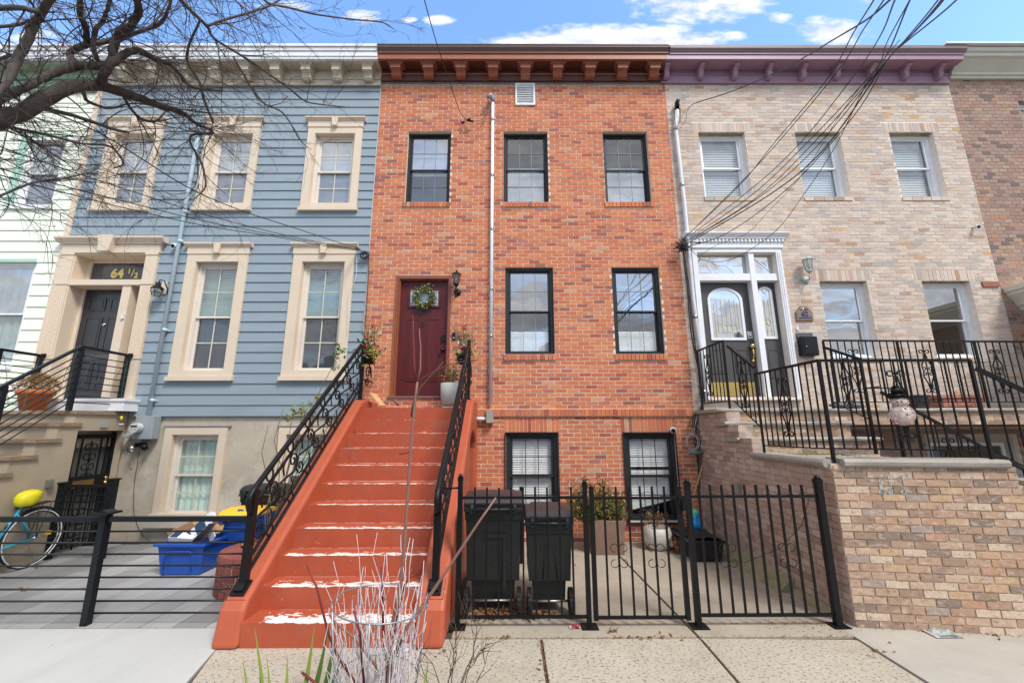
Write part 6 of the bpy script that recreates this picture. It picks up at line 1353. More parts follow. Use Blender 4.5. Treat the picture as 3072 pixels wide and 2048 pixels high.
cable('single black service cable slanting down from the sky to the red brick front', [F(1240,-120,3.2), F(1273,0,3.9), F(1310,130,4.9), F(1350,250,5.9), F(1382,340,6.7), F(1405,362,6.95)], .010, group=gW)
b = MB(); b.tube([F(1405,362,6.95), F(1420,365,6.95)], .02, 8); b.tube([F(1402,362,6.97), F(1410,356,6.9)], .016, 8); b.tube([F(1384,368,6.97), F(1394,368,6.97)], .022, 8); single(b.build('cable_splices', m_black), 'black cable splices on the brick below the weatherhead', 'splice')
for i, (P, lb) in enumerate((([(1418,352),(1445,345),(1462,325),(1464,300)], 'upper loop of drip wire beside the weatherhead'), ([(1415,362),(1440,362),(1462,340),(1466,302)], 'middle loop of drip wire beside the weatherhead'), ([(1390,370),(1400,388),(1425,392),(1452,365),(1467,305)], 'lowest hanging loop of drip wire beside the weatherhead'))): cable(lb, [F(*p, 6.96-.03*i) for p in P], .006, group='drip loops', nm='drip_loop')
cable('short white guy wire above the black splices', [F(1378,335,6.98), F(1385,350,6.97), F(1387,366,6.97)], .005, m_pvc, nm='guy_wire')
# pipe of number 62
T = thing('service_pipe', 'white electric service pipe at the left edge of the tan brick front', 'pipe', (3.27, FY, 2.1)); top = F(2031, 330, FY-.07); bot = F(2118, 1205, FY-.07)
b = MB(); b.tube([top, F(2027, 385, FY-.07), F(2052, 600, FY-.07), F(2080, 900, FY-.07), bot], .036, 12); b.build('pipe', m_pvc, T)
for py, px in ((392, 2028), (560, 2047), (745, 2066), (955, 2086), (1180, 2112)): p = F(px, py, FY-.07); b = MB(); b.tube([p, p+Vector((.001, 0, .06))], .042, 12); b.build('clamp', m_steel, T)
b = MB(); b.tube([top, F(2031,308,FY-.08), F(2036,298,FY-.12)], [.045,.045,.03], 8); b.build('weatherhead', m_black, T)
for i, P in enumerate(([(2034,300),(2040,340),(2036,370),(2028,382),(2024,340),(2028,300)], [(2034,300),(2042,330),(2040,368),(2050,340),(2080,312)], [(2040,385),(2058,360),(2060,338),(2075,314)])): cable(('inner', 'middle', 'outer')[i]+' black wire loop at the head of the tan brick house pipe', [F(*p, 6.9-.02*i) for p in P], .006, group='wire loops at the tan house', nm='drip_loop')
# blue pipe, meter, camera of the blue house
m_bpipe = mat('pale_blue_pipe', (.50,.62,.69), .45, (.44,.56,.63), 4)
T = thing('service_pipe', 'pale blue painted pipe down the blue clapboard front to the meter', 'pipe', (-6.07, FY, 2.0))
b = MB(); b.tube([F(598, 400, FY-.06), F(592, 422, FY-.06), F(445, 1245, FY-.06)], .034, 12); b.build('pipe', m_bpipe, T)
for (px, py) in ((557, 640), (541, 728), (494, 994), (457, 1205)): p = F(px, py, FY-.06); b = MB(); b.tube([p, p+Vector((0, 0, .05))], .04, 12); b.box(p.x-.07, p.x+.07, FY-.03, FY-.015, p.z+.01, p.z+.03); b.build('clamp', m_bpipe, T)
T = thing('electric_meter', 'round white electric meter on a grey box below the pale blue pipe', 'meter', (-6.1, FY, 1.8)); m_gbox = mat('grey_meter_box', (.33,.37,.40), .5, (.27,.31,.33), 5)
b = MB(); b.box(fx(402, 1280, 6.9), fx(458, 1280, 6.9), 6.9, FY, fz(1317, 430, 6.9), fz(1247, 430, 6.9)); b.build('box', m_gbox, T, bevel=.008); mc = F(417, 1283, 6.89)
b = MB(); b.tube([mc, mc+Vector((0, -.10, 0))], .077, 24, smooth=False); b.build('dial', mat('meter_white', (.62,.64,.64), .3), T)
text('888888', .035, mc.x, mc.y-.102, mc.z+.025, m_black, T, 'digits'); b = MB(); b.box(mc.x-.04, mc.x-.025, mc.y-.104, mc.y-.1, mc.z-.025, mc.z-.015); b.box(mc.x+.02, mc.x+.035, mc.y-.104, mc.y-.1, mc.z-.025, mc.z-.015); b.build('marks', m_black, T, kind='stuff')
b = MB(); p = F(388, 1307, 6.95); b.box(p.x-.09, p.x+.03, 6.9, FY, p.z-.03, p.z+.03); b.build('side_box', m_gbox, T, bevel=.01)
T = thing('flood_light', 'clear basement flood light hanging under the grey meter box', 'wall lamp', F(395, 1348, 6.95)); p = F(395, 1345, 6.92); b = MB(); b.lathe([(.03, .06), (.06, .02), (.065, -.02), (.04, -.06), (.001, -.07)], p, 12); b.build('bulb', m_lglass, T); b = MB(); b.box(p.x-.01, p.x+.12, FY-.08, FY, p.z+.02, p.z+.09); b.tube([F(430,1335,6.95), F(436,1345,6.93)], .045, 8); b.build('housing', m_black, T)
cable('thin black wire dangling down the grey basement wall', [F(418,1330,7.02), F(412,1390,7.04), F(403,1450,7.06), F(402,1540,7.06), F(425,1600,7.06), F(450,1622,6.95)], .005, nm='loose_wire')
def dome_cam(label, c, s=1, body=None, d=(0, -1, -.4)):
    T = thing('security_camera', label, 'camera', c, 'security cameras'); c = Vector(c); d = Vector(d).normalized(); b = MB(); b.tube([c-d*.03*s, c+d*.03*s], .042*s, 14); b.tube([c-d*.03*s, (c.x, FY, c.z+.02)], .02*s, 8); b.build('housing', body or m_foam, T)
    b = MB(); b.tube([c+d*.030*s, c+d*.034*s], .032*s, 14); b.build('lens', m_black, T); return T
dome_cam('small white security camera on blue clapboard beside the pale blue pipe', F(522, 737, FY-.08)); dome_cam('small white security camera with black face above the right basement window', F(2019, 1290, FY-.1), 1.15, d=(-.2, -1, -.1))
dome_cam('small white security camera high at the right end of the tan brick front', F(2932, 680, FY-.08), .9)
T = thing('security_camera', 'white bullet camera above the charcoal door of the tan house', 'camera', F(2085, 725, 6.95), 'security cameras'); a_, b2 = F(2075, 723, 6.98), F(2097, 728, 6.86); b = MB(); b.tube([a_, b2], .028, 10); b.tube([a_, (a_.x-.02, FY, a_.z+.02)], .012, 6); b.build('housing', m_foam, T); b = MB(); b.tube([b2, b2+(b2-a_)*.08], .022, 10); b.build('lens', m_black, T)
# plaque and mailbox
T = thing('number_plaque', 'bronze framed house number plaque reading 62 on tan brick', 'plaque', F(2411, 941, 7.04)); m_brz = mat('bronze_frame', (.33,.18,.07), .45, (.26,.13,.05), 9, metal=.4)
xa, xb, za, zb_ = fx(2388, 964), fx(2438, 964), fz(963, 2410), fz(920, 2410); xm = (xa+xb)/2
def plaq(i): return [(xa+i, za+i), (xb-i, za+i), (xb-i, zb_-.10-i*.3), (xb-.07-i*.5, zb_-.02-i), (xm+.06, zb_-i), (xm-.06, zb_-i), (xa+.07+i*.5, zb_-.02-i), (xa+i, zb_-.10-i*.3)]
b = MB(); b.prism(plaq(0), 'y', FY-.03, FY-.003); b.build('frame', m_brz, T); b = MB(); b.prism(plaq(.018), 'y', FY-.034, FY-.0305); b.build('panel', mat('slate_plaque', (.22,.20,.22), .6), T)
m_rd = mat('maroon_lettering', (.09,.02,.05), .5); text('62', .12, xm, FY-.036, (za+zb_)/2-.01, m_rd, T, 'numerals', bold=.004); text('LAFAYETTE ST', .034, xm, FY-.036, za+.05, m_num, T, 'street_name')
b = MB(); b.tube([(xm-.07, FY-.038, zb_-.06), (xm-.03, FY-.042, zb_-.05), (xm, FY-.042, zb_-.03), (xm+.03, FY-.042, zb_-.05), (xm+.07, FY-.038, zb_-.06)], .008, 5); b.build('crest', m_gold, T)
T = thing('mailbox', 'black metal wall mailbox with its lid raised, below the 62 plaque', 'mailbox', F(2425, 1035, 7.0)); xa, xb = fx(2407, 1035, 6.93), fx(2455, 1035, 6.93); za, zb_ = fz(1065, 2430, 6.93), fz(1008, 2430, 6.93)
b = MB(); b.box(xa, xb, 6.93, FY-.003, za, zb_); b.build('box', m_blackp, T, bevel=.006); b = MB(); b.box(xa+.03, xb-.01, 6.922, 6.93, za+.02, zb_-.03); b.build('door', m_blackp, T); b = MB(); b.ball((xa+.06, 6.918, za+.15), .010, 6); b.build('lock', m_steel, T)
b = MB(); b.box(xa-.005, xb+.005, FY-.02, FY-.004, zb_+.003, zb_+.08); b.build('back_flap', mat('dark_grey_flap', (.10,.11,.12), .4), T); b = MB(); p = F(2391, 985); b.box(p.x-.02, p.x+.02, FY-.02, FY-.003, p.z-.035, p.z+.035); single(b.build('doorbell', m_pvc), 'small white doorbell on tan brick between plaque and mailbox', 'doorbell')
b = MB(); p = F(1362, 1009); b.box(p.x-.027, p.x+.027, FY-.03, FY-.003, p.z-.065, p.z+.065); o = b.build('doorbell', m_blackp); single(o, 'black video doorbell on red brick right of the maroon door', 'doorbell'); b = MB(); b.tube([(p.x, FY-.034, p.z-.035), (p.x, FY-.03, p.z-.035)], .016, 12); WL[o] = o.location.copy(); b.build('button', m_steel, o)
b = MB(); p = F(2807, 1157, FY-.01); b.box(p.x-.045, p.x+.045, FY-.02, FY-.003, p.z-.05, p.z+.05); single(b.build('outlet_cover', m_gbox), 'pale blue-grey outlet cover on tan brick behind the balcony railing', 'outlet')
b = MB(); p = XP(2217, 1463, TX-.02); b.box(p.x-.04, p.x+.01, p.y-.04, p.y+.04, p.z-.05, p.z+.05); single(b.build('outlet_cover', m_steel), 'grey metal outlet box on the dim side wall of the terrace', 'outlet')
b = MB(); p = XP(312, 1274, BX+.01); b.box(p.x-.01, p.x+.01, p.y-.06, p.y+.06, p.z-.04, p.z+.04); single(b.build('vent_cover', m_gbox), 'small grey cover plate on the tan stoop above the iron door', 'cover')
b = MB(); p = XP(144, 1449, BX+.01); b.box(p.x-.01, p.x+.05, p.y-.03, p.y+.03, p.z-.05, p.z+.05); single(b.build('outlet_cover', m_steel), 'grey outlet on the tan stoop wall above the bicycle', 'outlet')
b = MB(); p = F(396, 1392, FY+.02); b.box(p.x-.015, p.x+.015, FY+.01, FY+.028, p.z-.06, p.z+.06); single(b.build('wall_tag', mat('ivory_tag', (.6,.55,.42), .6)), 'small ivory plate on the grey basement wall', 'plate')
b = MB(); p = F(367, 948, PY-.0); b.box(p.x-.025, p.x+.02, FY-.06, FY-.03, p.z-.045, p.z+.045); single(b.build('door_sensor', m_foam), 'white box on the cream door post beside the black door', 'doorbell')
T = thing('hanging_bulb_socket', 'bare socket with yellow wire hanging at the blue house stoop', 'socket', F(364, 1262, 6.8)); b = MB(); p = F(364, 1270, 6.8); b.tube([p, p+Vector((0, 0, -.02))], .035, 8); b.build('shade', m_foam, T); b = MB(); b.tube([F(365,1248,6.8), F(364,1260,6.8)], .018, 8); b.build('connector', mat('bright_yellow', (.8,.6,.02), .5), T)
# cable bundle on the party line
cpt = [(2045,735),(2055,800),(2065,880),(2078,1000),(2098,1130),(2108,1200)]
for i in range(5):
    P = [F(x+random.uniform(-5, 5), y, 6.97-.02*i) for x, y in cpt]+[F(2100-8*i, 1250+5*i, 6.93), F(2085+4*i, 1290, 6.93), F(2085+5*i, 1330, 6.95), F(2098, 1420+20*i, 6.97)]
    cable(('black cable', 'thick black cable', 'outer black cable', 'inner black cable', 'loose black cable')[i]+' of the bundle down the joint between red and tan brick', P, (.009, .012, .008, .007, .006)[i], group='cables down the party line', nm='wall_cable')
cable('white cable curving off the red brick above the coil', [F(2028,1146,7.03), F(2045,1142,7.0), F(2080,1145,6.97), F(2100,1160,6.95), F(2104,1200,6.93), F(2088,1260,6.93), F(2081,1310,6.95)], .006, m_pvc, nm='wall_cable')
for i in range(3): q = F(2078, 1325, 6.93); b = MB(); b.tube(arc(q, .085+.012*i, 0, 2*math.pi, 24, 'xz', .11+.01*i), .0045, 5, closed=False); single(b.build('cable_coil', m_pvc if i != 1 else m_wire), ('inner white', 'middle black', 'outer white')[i]+' loop of the cable coil on the brick corner', 'cable', 'cable coil')
cable('bright green ground wire down the brick corner to the black crate', [F(2078,1240,7.0), F(2080,1320,7.0), F(2090,1400,7.0), F(2092,1500,7.0), F(2100,1580,7.0)], .006, mat('green_wire_bright', (.02,.35,.16), .5), nm='ground_wire')
b = MB(); p = F(2088, 1357, 6.9); b.tube([p+Vector((-.11,0,0)), p+Vector((.11,0,0))], .032, 10); single(b.build('cable_enclosure', mat('grey_green_box', (.16,.20,.19), .5)), 'grey-green cable enclosure on the corner below the coil', 'cable box')
b = MB(); p = F(2048, 742, 6.9)
for i in range(26): a = rnd3(.07); b.tube([p+a, p+a*.3+rnd3(.03), p+rnd3(.06)], .008, 4)
o = b.build('cable_knot', m_wire, kind='stuff'); tag(o, 'tangle of black cable clamps where the overhead wires meet the tan house', 'cable')
fan = [([(2046,720),(2215,560),(2330,420),(2480,240),(2560,100),(2622,0)], 'leftmost of the wires fanned over the tan house'), ([(2046,722),(2240,530),(2380,375),(2520,205),(2590,90),(2652,0)], 'second wire of the fan over the tan house'),
 ([(2046,725),(2250,570),(2400,430),(2560,230),(2640,110),(2685,0)], 'third wire of the fan over the tan house'), ([(2048,728),(2250,590),(2420,430),(2600,240),(2660,165),(2730,0)], 'steep wire of the fan reaching up past the mauve cornice'),
 ([(2048,730),(2260,600),(2440,430),(2640,205),(2720,115),(2815,0)], 'fifth wire of the fan, joining the thick strand'), ([(2048,734),(2280,590),(2450,440),(2650,195),(2730,110),(2825,0)], 'sixth wire of the fan, joining the thick strand'),
 ([(2048,738),(2300,590),(2470,450),(2655,190),(2740,100),(2830,0)], 'seventh wire of the fan, lowest of the straight ones'), ([(2050,742),(2180,700),(2370,560),(2560,350),(2655,195),(2690,150),(2870,0)], 'sagging wire of the fan passing under the tan house windows')]
for i, (P, lb) in enumerate(fan): n = len(P); cable(lb, [F(*p, 6.88-4.6*(k/(n-1))**1.0) for k, p in enumerate(P)]+[F(P[-1][0]+60, -110, 1.8)], .0085 if i != 6 else .013, group=gW)
cable('long drooping cable from the charcoal door hood up to the right', [F(2070,745,6.9), F(2110,780,6.88), F(2175,783,6.85), F(2240,755,6.6), F(2330,690,6.2), F(2400,600,5.6), F(2500,450,4.9), F(2590,270,4.0), F(2640,190,3.6), F(2660,130,3.2), F(2730,0,2.4)], .007, group=gW)
cable('thin cable looping from the door hood across the second floor window', [F(2095,770,6.9), F(2150,735,6.8), F(2240,700,6.6), F(2300,640,6.3), F(2410,520,5.8), F(2530,330,4.6), F(2620,215,3.9), F(2700,120,3.2)], .005, group=gW)
cable('twisted service cable from the tan house weatherhead up over the cornice', [F(2075,315,6.9), F(2100,305,6.85), F(2180,280,6.3), F(2280,240,5.4), F(2400,180,4.4), F(2500,120,3.6), F(2600,60,2.9), F(2670,0,2.3), F(2800,-120,1.7)], .012, group=gW)
lw_ = [([(0,440),(200,510),(420,582),(620,645),(820,697),(1000,735),(1080,748)], 'top wire of the three crossing the blue house'), ([(0,505),(200,560),(400,611),(620,665),(820,704),(1000,738),(1082,750)], 'middle wire of the three crossing the blue house'), ([(0,525),(200,580),(400,630),(620,678),(820,709),(1000,742),(1084,752)], 'bottom wire of the three crossing the blue house'), ([(300,400),(560,560),(720,630),(878,682),(1000,722),(1078,746)], 'steeper wire dropping across the blue house to the brick corner')]
for (P, lb) in lw_: n = len(P); cable(lb, [F(P[0][0]-300, P[0][1]-120, 2.0)]+[F(*p, 3.0+4.0*(k/(n-1))) for k, p in enumerate(P)], .008, group='wires crossing the blue house')
b = MB(); p = F(1092, 765, 6.95)
for i in range(9): b.tube(arc(p+rnd3(.02), .05+.02*random.random(), 0, 6.2, 14, 'xz'), .005, 4)
o = b.build('cable_coil', m_wire, kind='stuff'); tag(o, 'small tangle of black cable at the blue and red house corner', 'cable')
cable('black cable running down the corner between blue clapboard and red brick', [F(1107,755,7.0), F(1104,850,6.99), F(1097,960,6.98), F(1090,1030,6.97), F(1075,1060,6.9)], .010, group='corner cables', nm='wall_cable')
cable('white cable hanging down the right window of the blue house', [F(1068,750,7.0), F(1068,830,6.98), F(1048,880,6.97), F(1044,960,6.97), F(1040,1010,7.0)], .006, m_pvc, group='corner cables', nm='wall_cable')
b = MB(); b.tube([F(1010,736,7.0), F(1030,738,7.0)], .02, 8); single(b.build('cable_clamp', m_pvc), 'white clamp on the clapboard above the right blue house window', 'clamp')

# ---- things by the corner of the yard
T = thing('plastic_crate', 'long black plastic planter tray against the terrace side wall', 'crate', (2.75, 6.0, 0)); m_blk2 = mat('glossy_black_plastic', (.012,.012,.016), .3, (.018,.018,.022), 6); x0, x1, y0, y1, H = 2.42, 2.86, 5.95, 6.75, .27
b = MB(); v = []
for (z, i) in ((.005, .04), (H, .0), (H, .02), (.04, .05)): v += [(x0+i, y0+i, z), (x1-i, y0+i, z), (x1-i, y1-i, z), (x0+i, y1-i, z)]
b.add(v, [(r_*4+k, r_*4+(k+1) % 4, (r_+1)*4+(k+1) % 4, (r_+1)*4+k) for r_ in range(3) for k in range(4)]+[(3,2,1,0), (12,13,14,15)]); b.build('tray', m_blk2, T)
b = MB(); b.box(x0-.015, x1+.015, y0-.015, y0+.01, H-.03, H+.005); b.box(x0-.015, x0+.01, y0+.01, y1, H-.03, H+.005); b.box(x1-.01, x1+.015, y0+.01, y1, H-.03, H+.005); b.build('rim', m_blk2, T)
q = MB(); n = 9; q.add([(x0+.02+(x1-x0-.04)*i/n, y0+.1+(y1-y0-.2)*j/n, H+.02+.05*mnoise.noise(Vector((i*.7, j*.7, 1)))+.05*math.sin(math.pi*i/n)*math.sin(math.pi*j/n)) for j in range(n+1) for i in range(n+1)], [(j*(n+1)+i, j*(n+1)+i+1, (j+1)*(n+1)+i+1, (j+1)*(n+1)+i) for j in range(n) for i in range(n)], smooth=True); q.build('bin_bag', m_blk2, T)
T = thing('shopping_bag', 'crumpled blue plastic bag with a green top beside the black tray', 'bag', F(2085, 1585, 6.6)); c = F(2085, 1568, 6.5)
def crumple(c, rx, ry, rz, mtl, nm, seed):
    q = MB(); q.ball(c, 1, 12, rx, ry, rz); q.v = [tuple(Vector(p)) for p in q.v]; cc = Vector(c)
    q.v = [tuple(cc+Vector(((p[0]-cc.x), (p[1]-cc.y), (p[2]-cc.z)))*(1)+ (Vector(p)-cc)*.35*mnoise.noise((Vector(p)-cc)*9+Vector((seed, 0, 0)))) if False else tuple(cc+(Vector(p)-cc)*(1+.4*mnoise.noise((Vector(p)-cc)*11+Vector((seed, 0, 0))))) for p in q.v]; q.sm = [False]*len(q.sm); return q.build(nm, mtl, T)
crumple(c, .12, .10, .17, mat('blue_film', (.01,.22,.62), .25, (.02,.38,.75), 9), 'bag', 3); crumple(c+Vector((-.04, 0, .15)), .08, .07, .06, mat('green_film', (.05,.50,.08), .3, (.2,.6,.2), 9), 'bag_top', 8)
b = MB(); b.tube([F(2066, 1540, 6.5), F(2108, 1395, 6.75)], .017, 8); single(b.build('wooden_pole', mat('bare_wood', (.42,.24,.12), .7, (.34,.18,.09), 6)), 'bare wooden pole leaning in the corner by the blue bag', 'pole')
b = MB(); c = F(2035, 1632, 6.4)
for i in range(60): b.leaf(c+rnd3(.05), rnd3(), .09, .06, random.random())
o = b.build('leaf_pile', m_leafb, kind='stuff'); tag(o, 'little pile of dry brown leaves beside the white pot', 'leaves')
b = MB(); p0, p1 = Vector((-2.20, 6.6, 2.30)), Vector((-1.95, 6.36, 2.09)); d = (p1-p0); n = d.cross(Vector((0, 1, .2))).normalized()
b.obox((p0+p1)/2, d/2, Vector((.03, .05, 0)), n*.012); single(b.build('wood_offcut', mat('raw_pine', (.60,.36,.16), .7, (.50,.28,.12), 6)), 'pale wooden board leaning on the left cheek at the top step', 'board')
b = MB()
for i in range(5): c = F(1275+random.uniform(-6, 6), 1297, 5.85); b.ball((c.x, c.y, 1.71), .008, 5)
o = b.build('yellow_petals_fallen', m_yfl, kind='stuff'); tag(o, 'few yellow petals on a step of the red stoop', 'petals')

# ---- balcony things of number 62
T = thing('window_box', 'salmon terracotta coloured trough planter on the balcony behind the railing', 'planter', F(2900, 1195, 6.45)); m_sal = mat('salmon_plastic', (.52,.22,.16), .5, (.45,.18,.13), 5); a_, c_ = F(2822, 1218, 6.45), F(2945, 1218, 6.45)
b = MB(); b.box(a_.x, c_.x, 6.4, 6.62, 2.06, 2.20); b.build('trough', m_sal, T, bevel=.01); b = MB(); b.box(a_.x-.05, c_.x+.05, 6.37, 6.65, 2.202, 2.25); b.build('rim', m_sal, T)
for k in range(4): x = a_.x+.08+k*(c_.x-a_.x-.1)/4; b = MB(); b.box(x, x+(c_.x-a_.x)*.17, 6.392, 6.399, 2.08, 2.185); b.build('panel', m_sal, T)
leafclump(T, (c_.x-.3, 6.5, 2.32), 40, .06, .07, .008, MATS['dry_weed'], 'weeds', up=1)
b = MB(); p = F(2762, 1212, 6.45); b.box(p.x-.09, p.x+.09, 6.4, 6.58, 2.04, 2.22); b.box(p.x-.11, p.x+.11, 6.38, 6.6, 2.222, 2.25); single(b.build('black_pot', m_blk2), 'small black square pot on the balcony left of the salmon trough', 'pot')
T0 = T; T = thing('grey_bag', 'flattened grey bag lying on the landing near the right stair railing', 'bag', F(2545, 1212, 6.7)); crumple(F(2545, 1217, 6.65)+Vector((0, 0, .01)), .26, .16, .06, mat('grey_tarp', (.20,.21,.22), .6, (.13,.14,.15), 6), 'bag', 5)
T = thing('snowman_decoration', 'fluffy white snowman decoration with a black hat hung on the terrace railing', 'decoration', F(2704, 1230, 4.0)); Ysn = 3.98
def fluff(c, rx, rz, n, mtl, L, nm):
    b = MB(); c = Vector(c)
    for i in range(n): d = rnd3().normalized(); p = c+Vector((d.x*rx, d.y*rx*.6, d.z*rz)); b.leaf(p, d+rnd3(.5), L, .008, random.random())
    b.ball(c, 1, 8, rx*.97, rx*.55, rz*.97); return b.build(nm, mtl, T)
m_fl = mat('cream_fluff', (.72,.64,.56), .9, (.60,.46,.44), 22)
fluff(F(2706, 1243, Ysn), .098, .088, 900, m_fl, .020, 'body'); fluff(F(2698, 1205, Ysn), .072, .040, 350, m_fl, .016, 'head'); fluff(F(2694, 1187, Ysn), .082, .026, 400, m_black, .02, 'hat'); fluff(F(2693, 1172, Ysn), .058, .038, 300, m_black, .02, 'hat_crown')
b = MB(); e = F(2692, 1205, Ysn-.06); b.ball(e, .007, 5); b.ball(e+Vector((.04, 0, 0)), .007, 5); b.ball(F(2716, 1225, Ysn-.08), .008, 5); b.ball(F(2722, 1243, Ysn-.08), .008, 5); b.build('buttons', m_black, T, kind='stuff')
b = MB(); b.tube([F(2688, 1255, Ysn-.07), F(2680, 1262, Ysn-.07), F(2684, 1270, Ysn-.06), F(2694, 1270, Ysn-.06)], .010, 5); b.build('trim', mat('dusty_pink', (.40,.15,.18), .8), T)
# graffiti smears in blue paint and number on the pier brick
m_spray = mat('faded_blue_spray', (.30,.52,.58), .8, (.42,.50,.48), 30)
for k, (px, py, h) in enumerate(((2641, 1440, 26), (2672, 1430, 36), (2703, 1432, 12), (2650, 1470, 10), (2685, 1470, 16), (2712, 1474, 8))):
    pass

# ---- front garden: sapling, white twigs, cage, leaves
m_bark = mat('reddish_young_bark', (.27,.13,.10), .6, (.20,.10,.075), 25, bump=.002, bs=60); m_redt = mat('dark_red_stem', (.18,.02,.015), .5, (.13,.02,.02), 12); m_wtw = mat('white_painted_twig', (.76,.74,.77), .7, (.52,.46,.48), 22); m_dkt = mat('dark_twig', (.07,.045,.035), .8, (.11,.07,.055), 12)
YS = 2.95
T = thing('sapling', 'slender reddish-brown young tree rising before the red stoop', 'tree', G(1180, 2100).lerp(F(1180, 2120, YS), 1.0))
def px_tube(par, nm, P, R_, mtl, n=8, Y=YS, kind=None):
    b = MB(); pts = [F(p[0], p[1], p[2] if len(p) > 2 else Y) for p in P]; rr = [r_/FPX*((p-Vector((0,0,CH))).dot(_fw)) for p, r_ in zip(pts, R_)]
    b.tube(pts, rr, n); return b.build(nm, mtl, par, kind=kind)
px_tube(T, 'trunk', [(1140,2340),(1150,2200),(1165,2048),(1172,1950),(1180,1860),(1200,1770),(1212,1650),(1222,1500),(1232,1350),(1240,1250),(1248,1180),(1252,1145)], [10,9,8,7,6.5,6,5.5,5,4.6,4.2,3.8,3.4], m_bark, 10)
px_tube(T, 'branch', [(1252,1145),(1261,1105),(1262,1040),(1259,1010),(1258,985)], [3,2.6,2.2,2,1.2], m_bark); px_tube(T, 'branch', [(1246,1150),(1243,1090),(1241,1035),(1240,990),(1239,944)], [4,3,3,2,1], m_redt)
px_tube(T, 'branch', [(1245,1148),(1262,1138),(1300,1116),(1352,1092),(1395,1083)], [2.4,2.1,1.9,1.6,1], m_redt); px_tube(T, 'branch', [(1234,1250),(1238,1215),(1262,1160),(1300,1120),(1330,1085)], [3,3,2.5,2,1], m_dkt)
px_tube(T, 'branch', [(1185,1960),(1215,1890),(1300,1770),(1380,1650),(1440,1560),(1488,1492)], [6.5,6,5,4.2,3.6,2.8], m_bark); px_tube(T, 'branch', [(1196,1215),(1180,1202),(1168,1196)], [3,2,1], m_dkt); px_tube(T, 'branch', [(1198,1362),(1220,1358),(1238,1354)], [2,2,1], m_redt)
px_tube(T, 'branch', [(1160,2040),(1120,1985),(1060,1910),(1005,1865),(985,1840)], [4.5,4,3.5,3,2], m_bark)
T = thing('white_painted_twigs', 'sheaf of white painted birch twigs standing before the red stoop', 'twigs', F(1100, 2120, 2.9))
def whip(P, r0, mtl, par, nm, branch=0, n=5):
    b = MB(); P = [Vector(p) for p in P]; k = len(P); b.tube(P, [max(r0*(1-.75*i/(k-1)), .0012) for i in range(k)], n)
    for j in range(branch):
        t = random.uniform(.35, .9); i = int(t*(k-1)); p = P[i]; d = (P[min(i+1, k-1)]-P[i]).normalized(); s = random.choice((-1, 1)); L = random.uniform(.07, .24); e = d+Vector((s*.55, random.gauss(0, .3), 0)); e.normalize()
        b.tube([p, p+e*L*.5+rnd3(.004), p+(e+d*.5).normalized()*L], [r0*.5, r0*.4, .001], 4)
    return b.build(nm, mtl, par)
tw = [(1000,1682),(1070,1602),(1132,1596),(1230,1612),(1240,1615),(1272,1680),(975,1755),(1075,1765),(1155,1665),(1160,1665),(1210,1700),(1265,1725),(1010,1790),(1030,1770),(1115,1750),(1190,1770),(1205,1690),(1090,1700)]
for i in range(70):
    if i < len(tw): tx, ty = tw[i]
    else: tx, ty = random.uniform(985, 1265), random.uniform(1740, 1950)
    bx_ = 1110+(tx-1110)*.45+random.uniform(-45, 45); Yt = random.uniform(2.75, 3.2); a_, e = F(bx_, 2330, 2.95+random.uniform(-.12, .12)), F(tx, ty, Yt); P = [a_.lerp(e, t)+rnd3(.016 if 0 < t < 1 else 0)+Vector((0, 0, 0)) for t in [k/9 for k in range(10)]]
    whip(P, random.uniform(.0052, .0078), m_wtw, T, 'twig', branch=random.choice((1, 1, 2, 3)))
T = thing('wire_plant_cage', 'galvanised wire tomato cage around the white painted twigs', 'plant cage', F(1150, 1815, 2.95)); cc = F(1143, 1805, 2.96); m_galv = mat('dull_galvanised_wire', (.34,.38,.43), .4, (.28,.31,.36), 20, metal=.7)
for (dz, r_) in ((0, .30), (-.42, .25)): b = MB(); b.tube([(p[0], p[1], p[2]-(p[0]-cc.x)*.09) for p in arc((cc.x, cc.y, cc.z+dz), r_, 0, 2*math.pi, 40, 'xy')], .0045, 6); b.build('hoop', m_galv, T)
for a in (.35, 1.9, 3.3, 4.8): b = MB(); b.tube([(cc.x+.30*math.cos(a), cc.y+.30*math.sin(a), cc.z), (cc.x+.20*math.cos(a), cc.y+.20*math.sin(a), cc.z-.95)], .0045, 6); b.build('wire', m_galv, T)
m_yuc = mat('yellow_green_blade', (.26,.30,.05), .5, (.16,.24,.04), 6, stretch=(1,1,.5)); m_yuc2 = mat('deep_green_blade', (.09,.17,.03), .5, (.06,.12,.02), 6)
T = thing('iris_clump', 'pointed yellow-green iris leaves sprouting at the bottom left of the twigs', 'plant', F(900, 2140, 3.0))
for (x0, x1, yt, w, m_) in ((800,762,1870,10,m_yuc), (752,726,1960,9,m_yuc), (815,799,1955,8,m_yuc), (855,862,1962,11,m_yuc), (900,945,1868,13,m_yuc), (925,985,1885,15,m_yuc2), (955,1008,1900,16,m_yuc2), (970,1030,1930,15,m_yuc2), (938,958,1985,9,m_yuc), (1255,1285,1973,9,m_yuc), (1150,1157,1985,8,m_yuc), (790,778,2018,10,m_yuc2), (975,1018,1985,13,m_yuc2)):
    a_, m2, e = F(x0, 2150, 2.95), F((x0+x1)/2+2, (2150+yt)/2, 2.97), F(x1, yt, 3.0); w = w/FPX*2.9; q = MB(); px_ = Vector((1, .25, 0)).normalized()
    q.add([a_-px_*w/2, a_+px_*w/2, m2+px_*w*.42, m2-px_*w*.42, e, a_+Vector((0, -.004, 0)), m2+Vector((0, -.006, 0))], [(0,5,6,3), (5,1,2,6), (3,6,4), (6,2,4)], smooth=True); q.build('blade', m_, T)
T = thing('dark_bare_shrub', 'small dark bare shrub in front of the right foot of the red stoop', 'shrub', F(1350, 2150, 3.0))
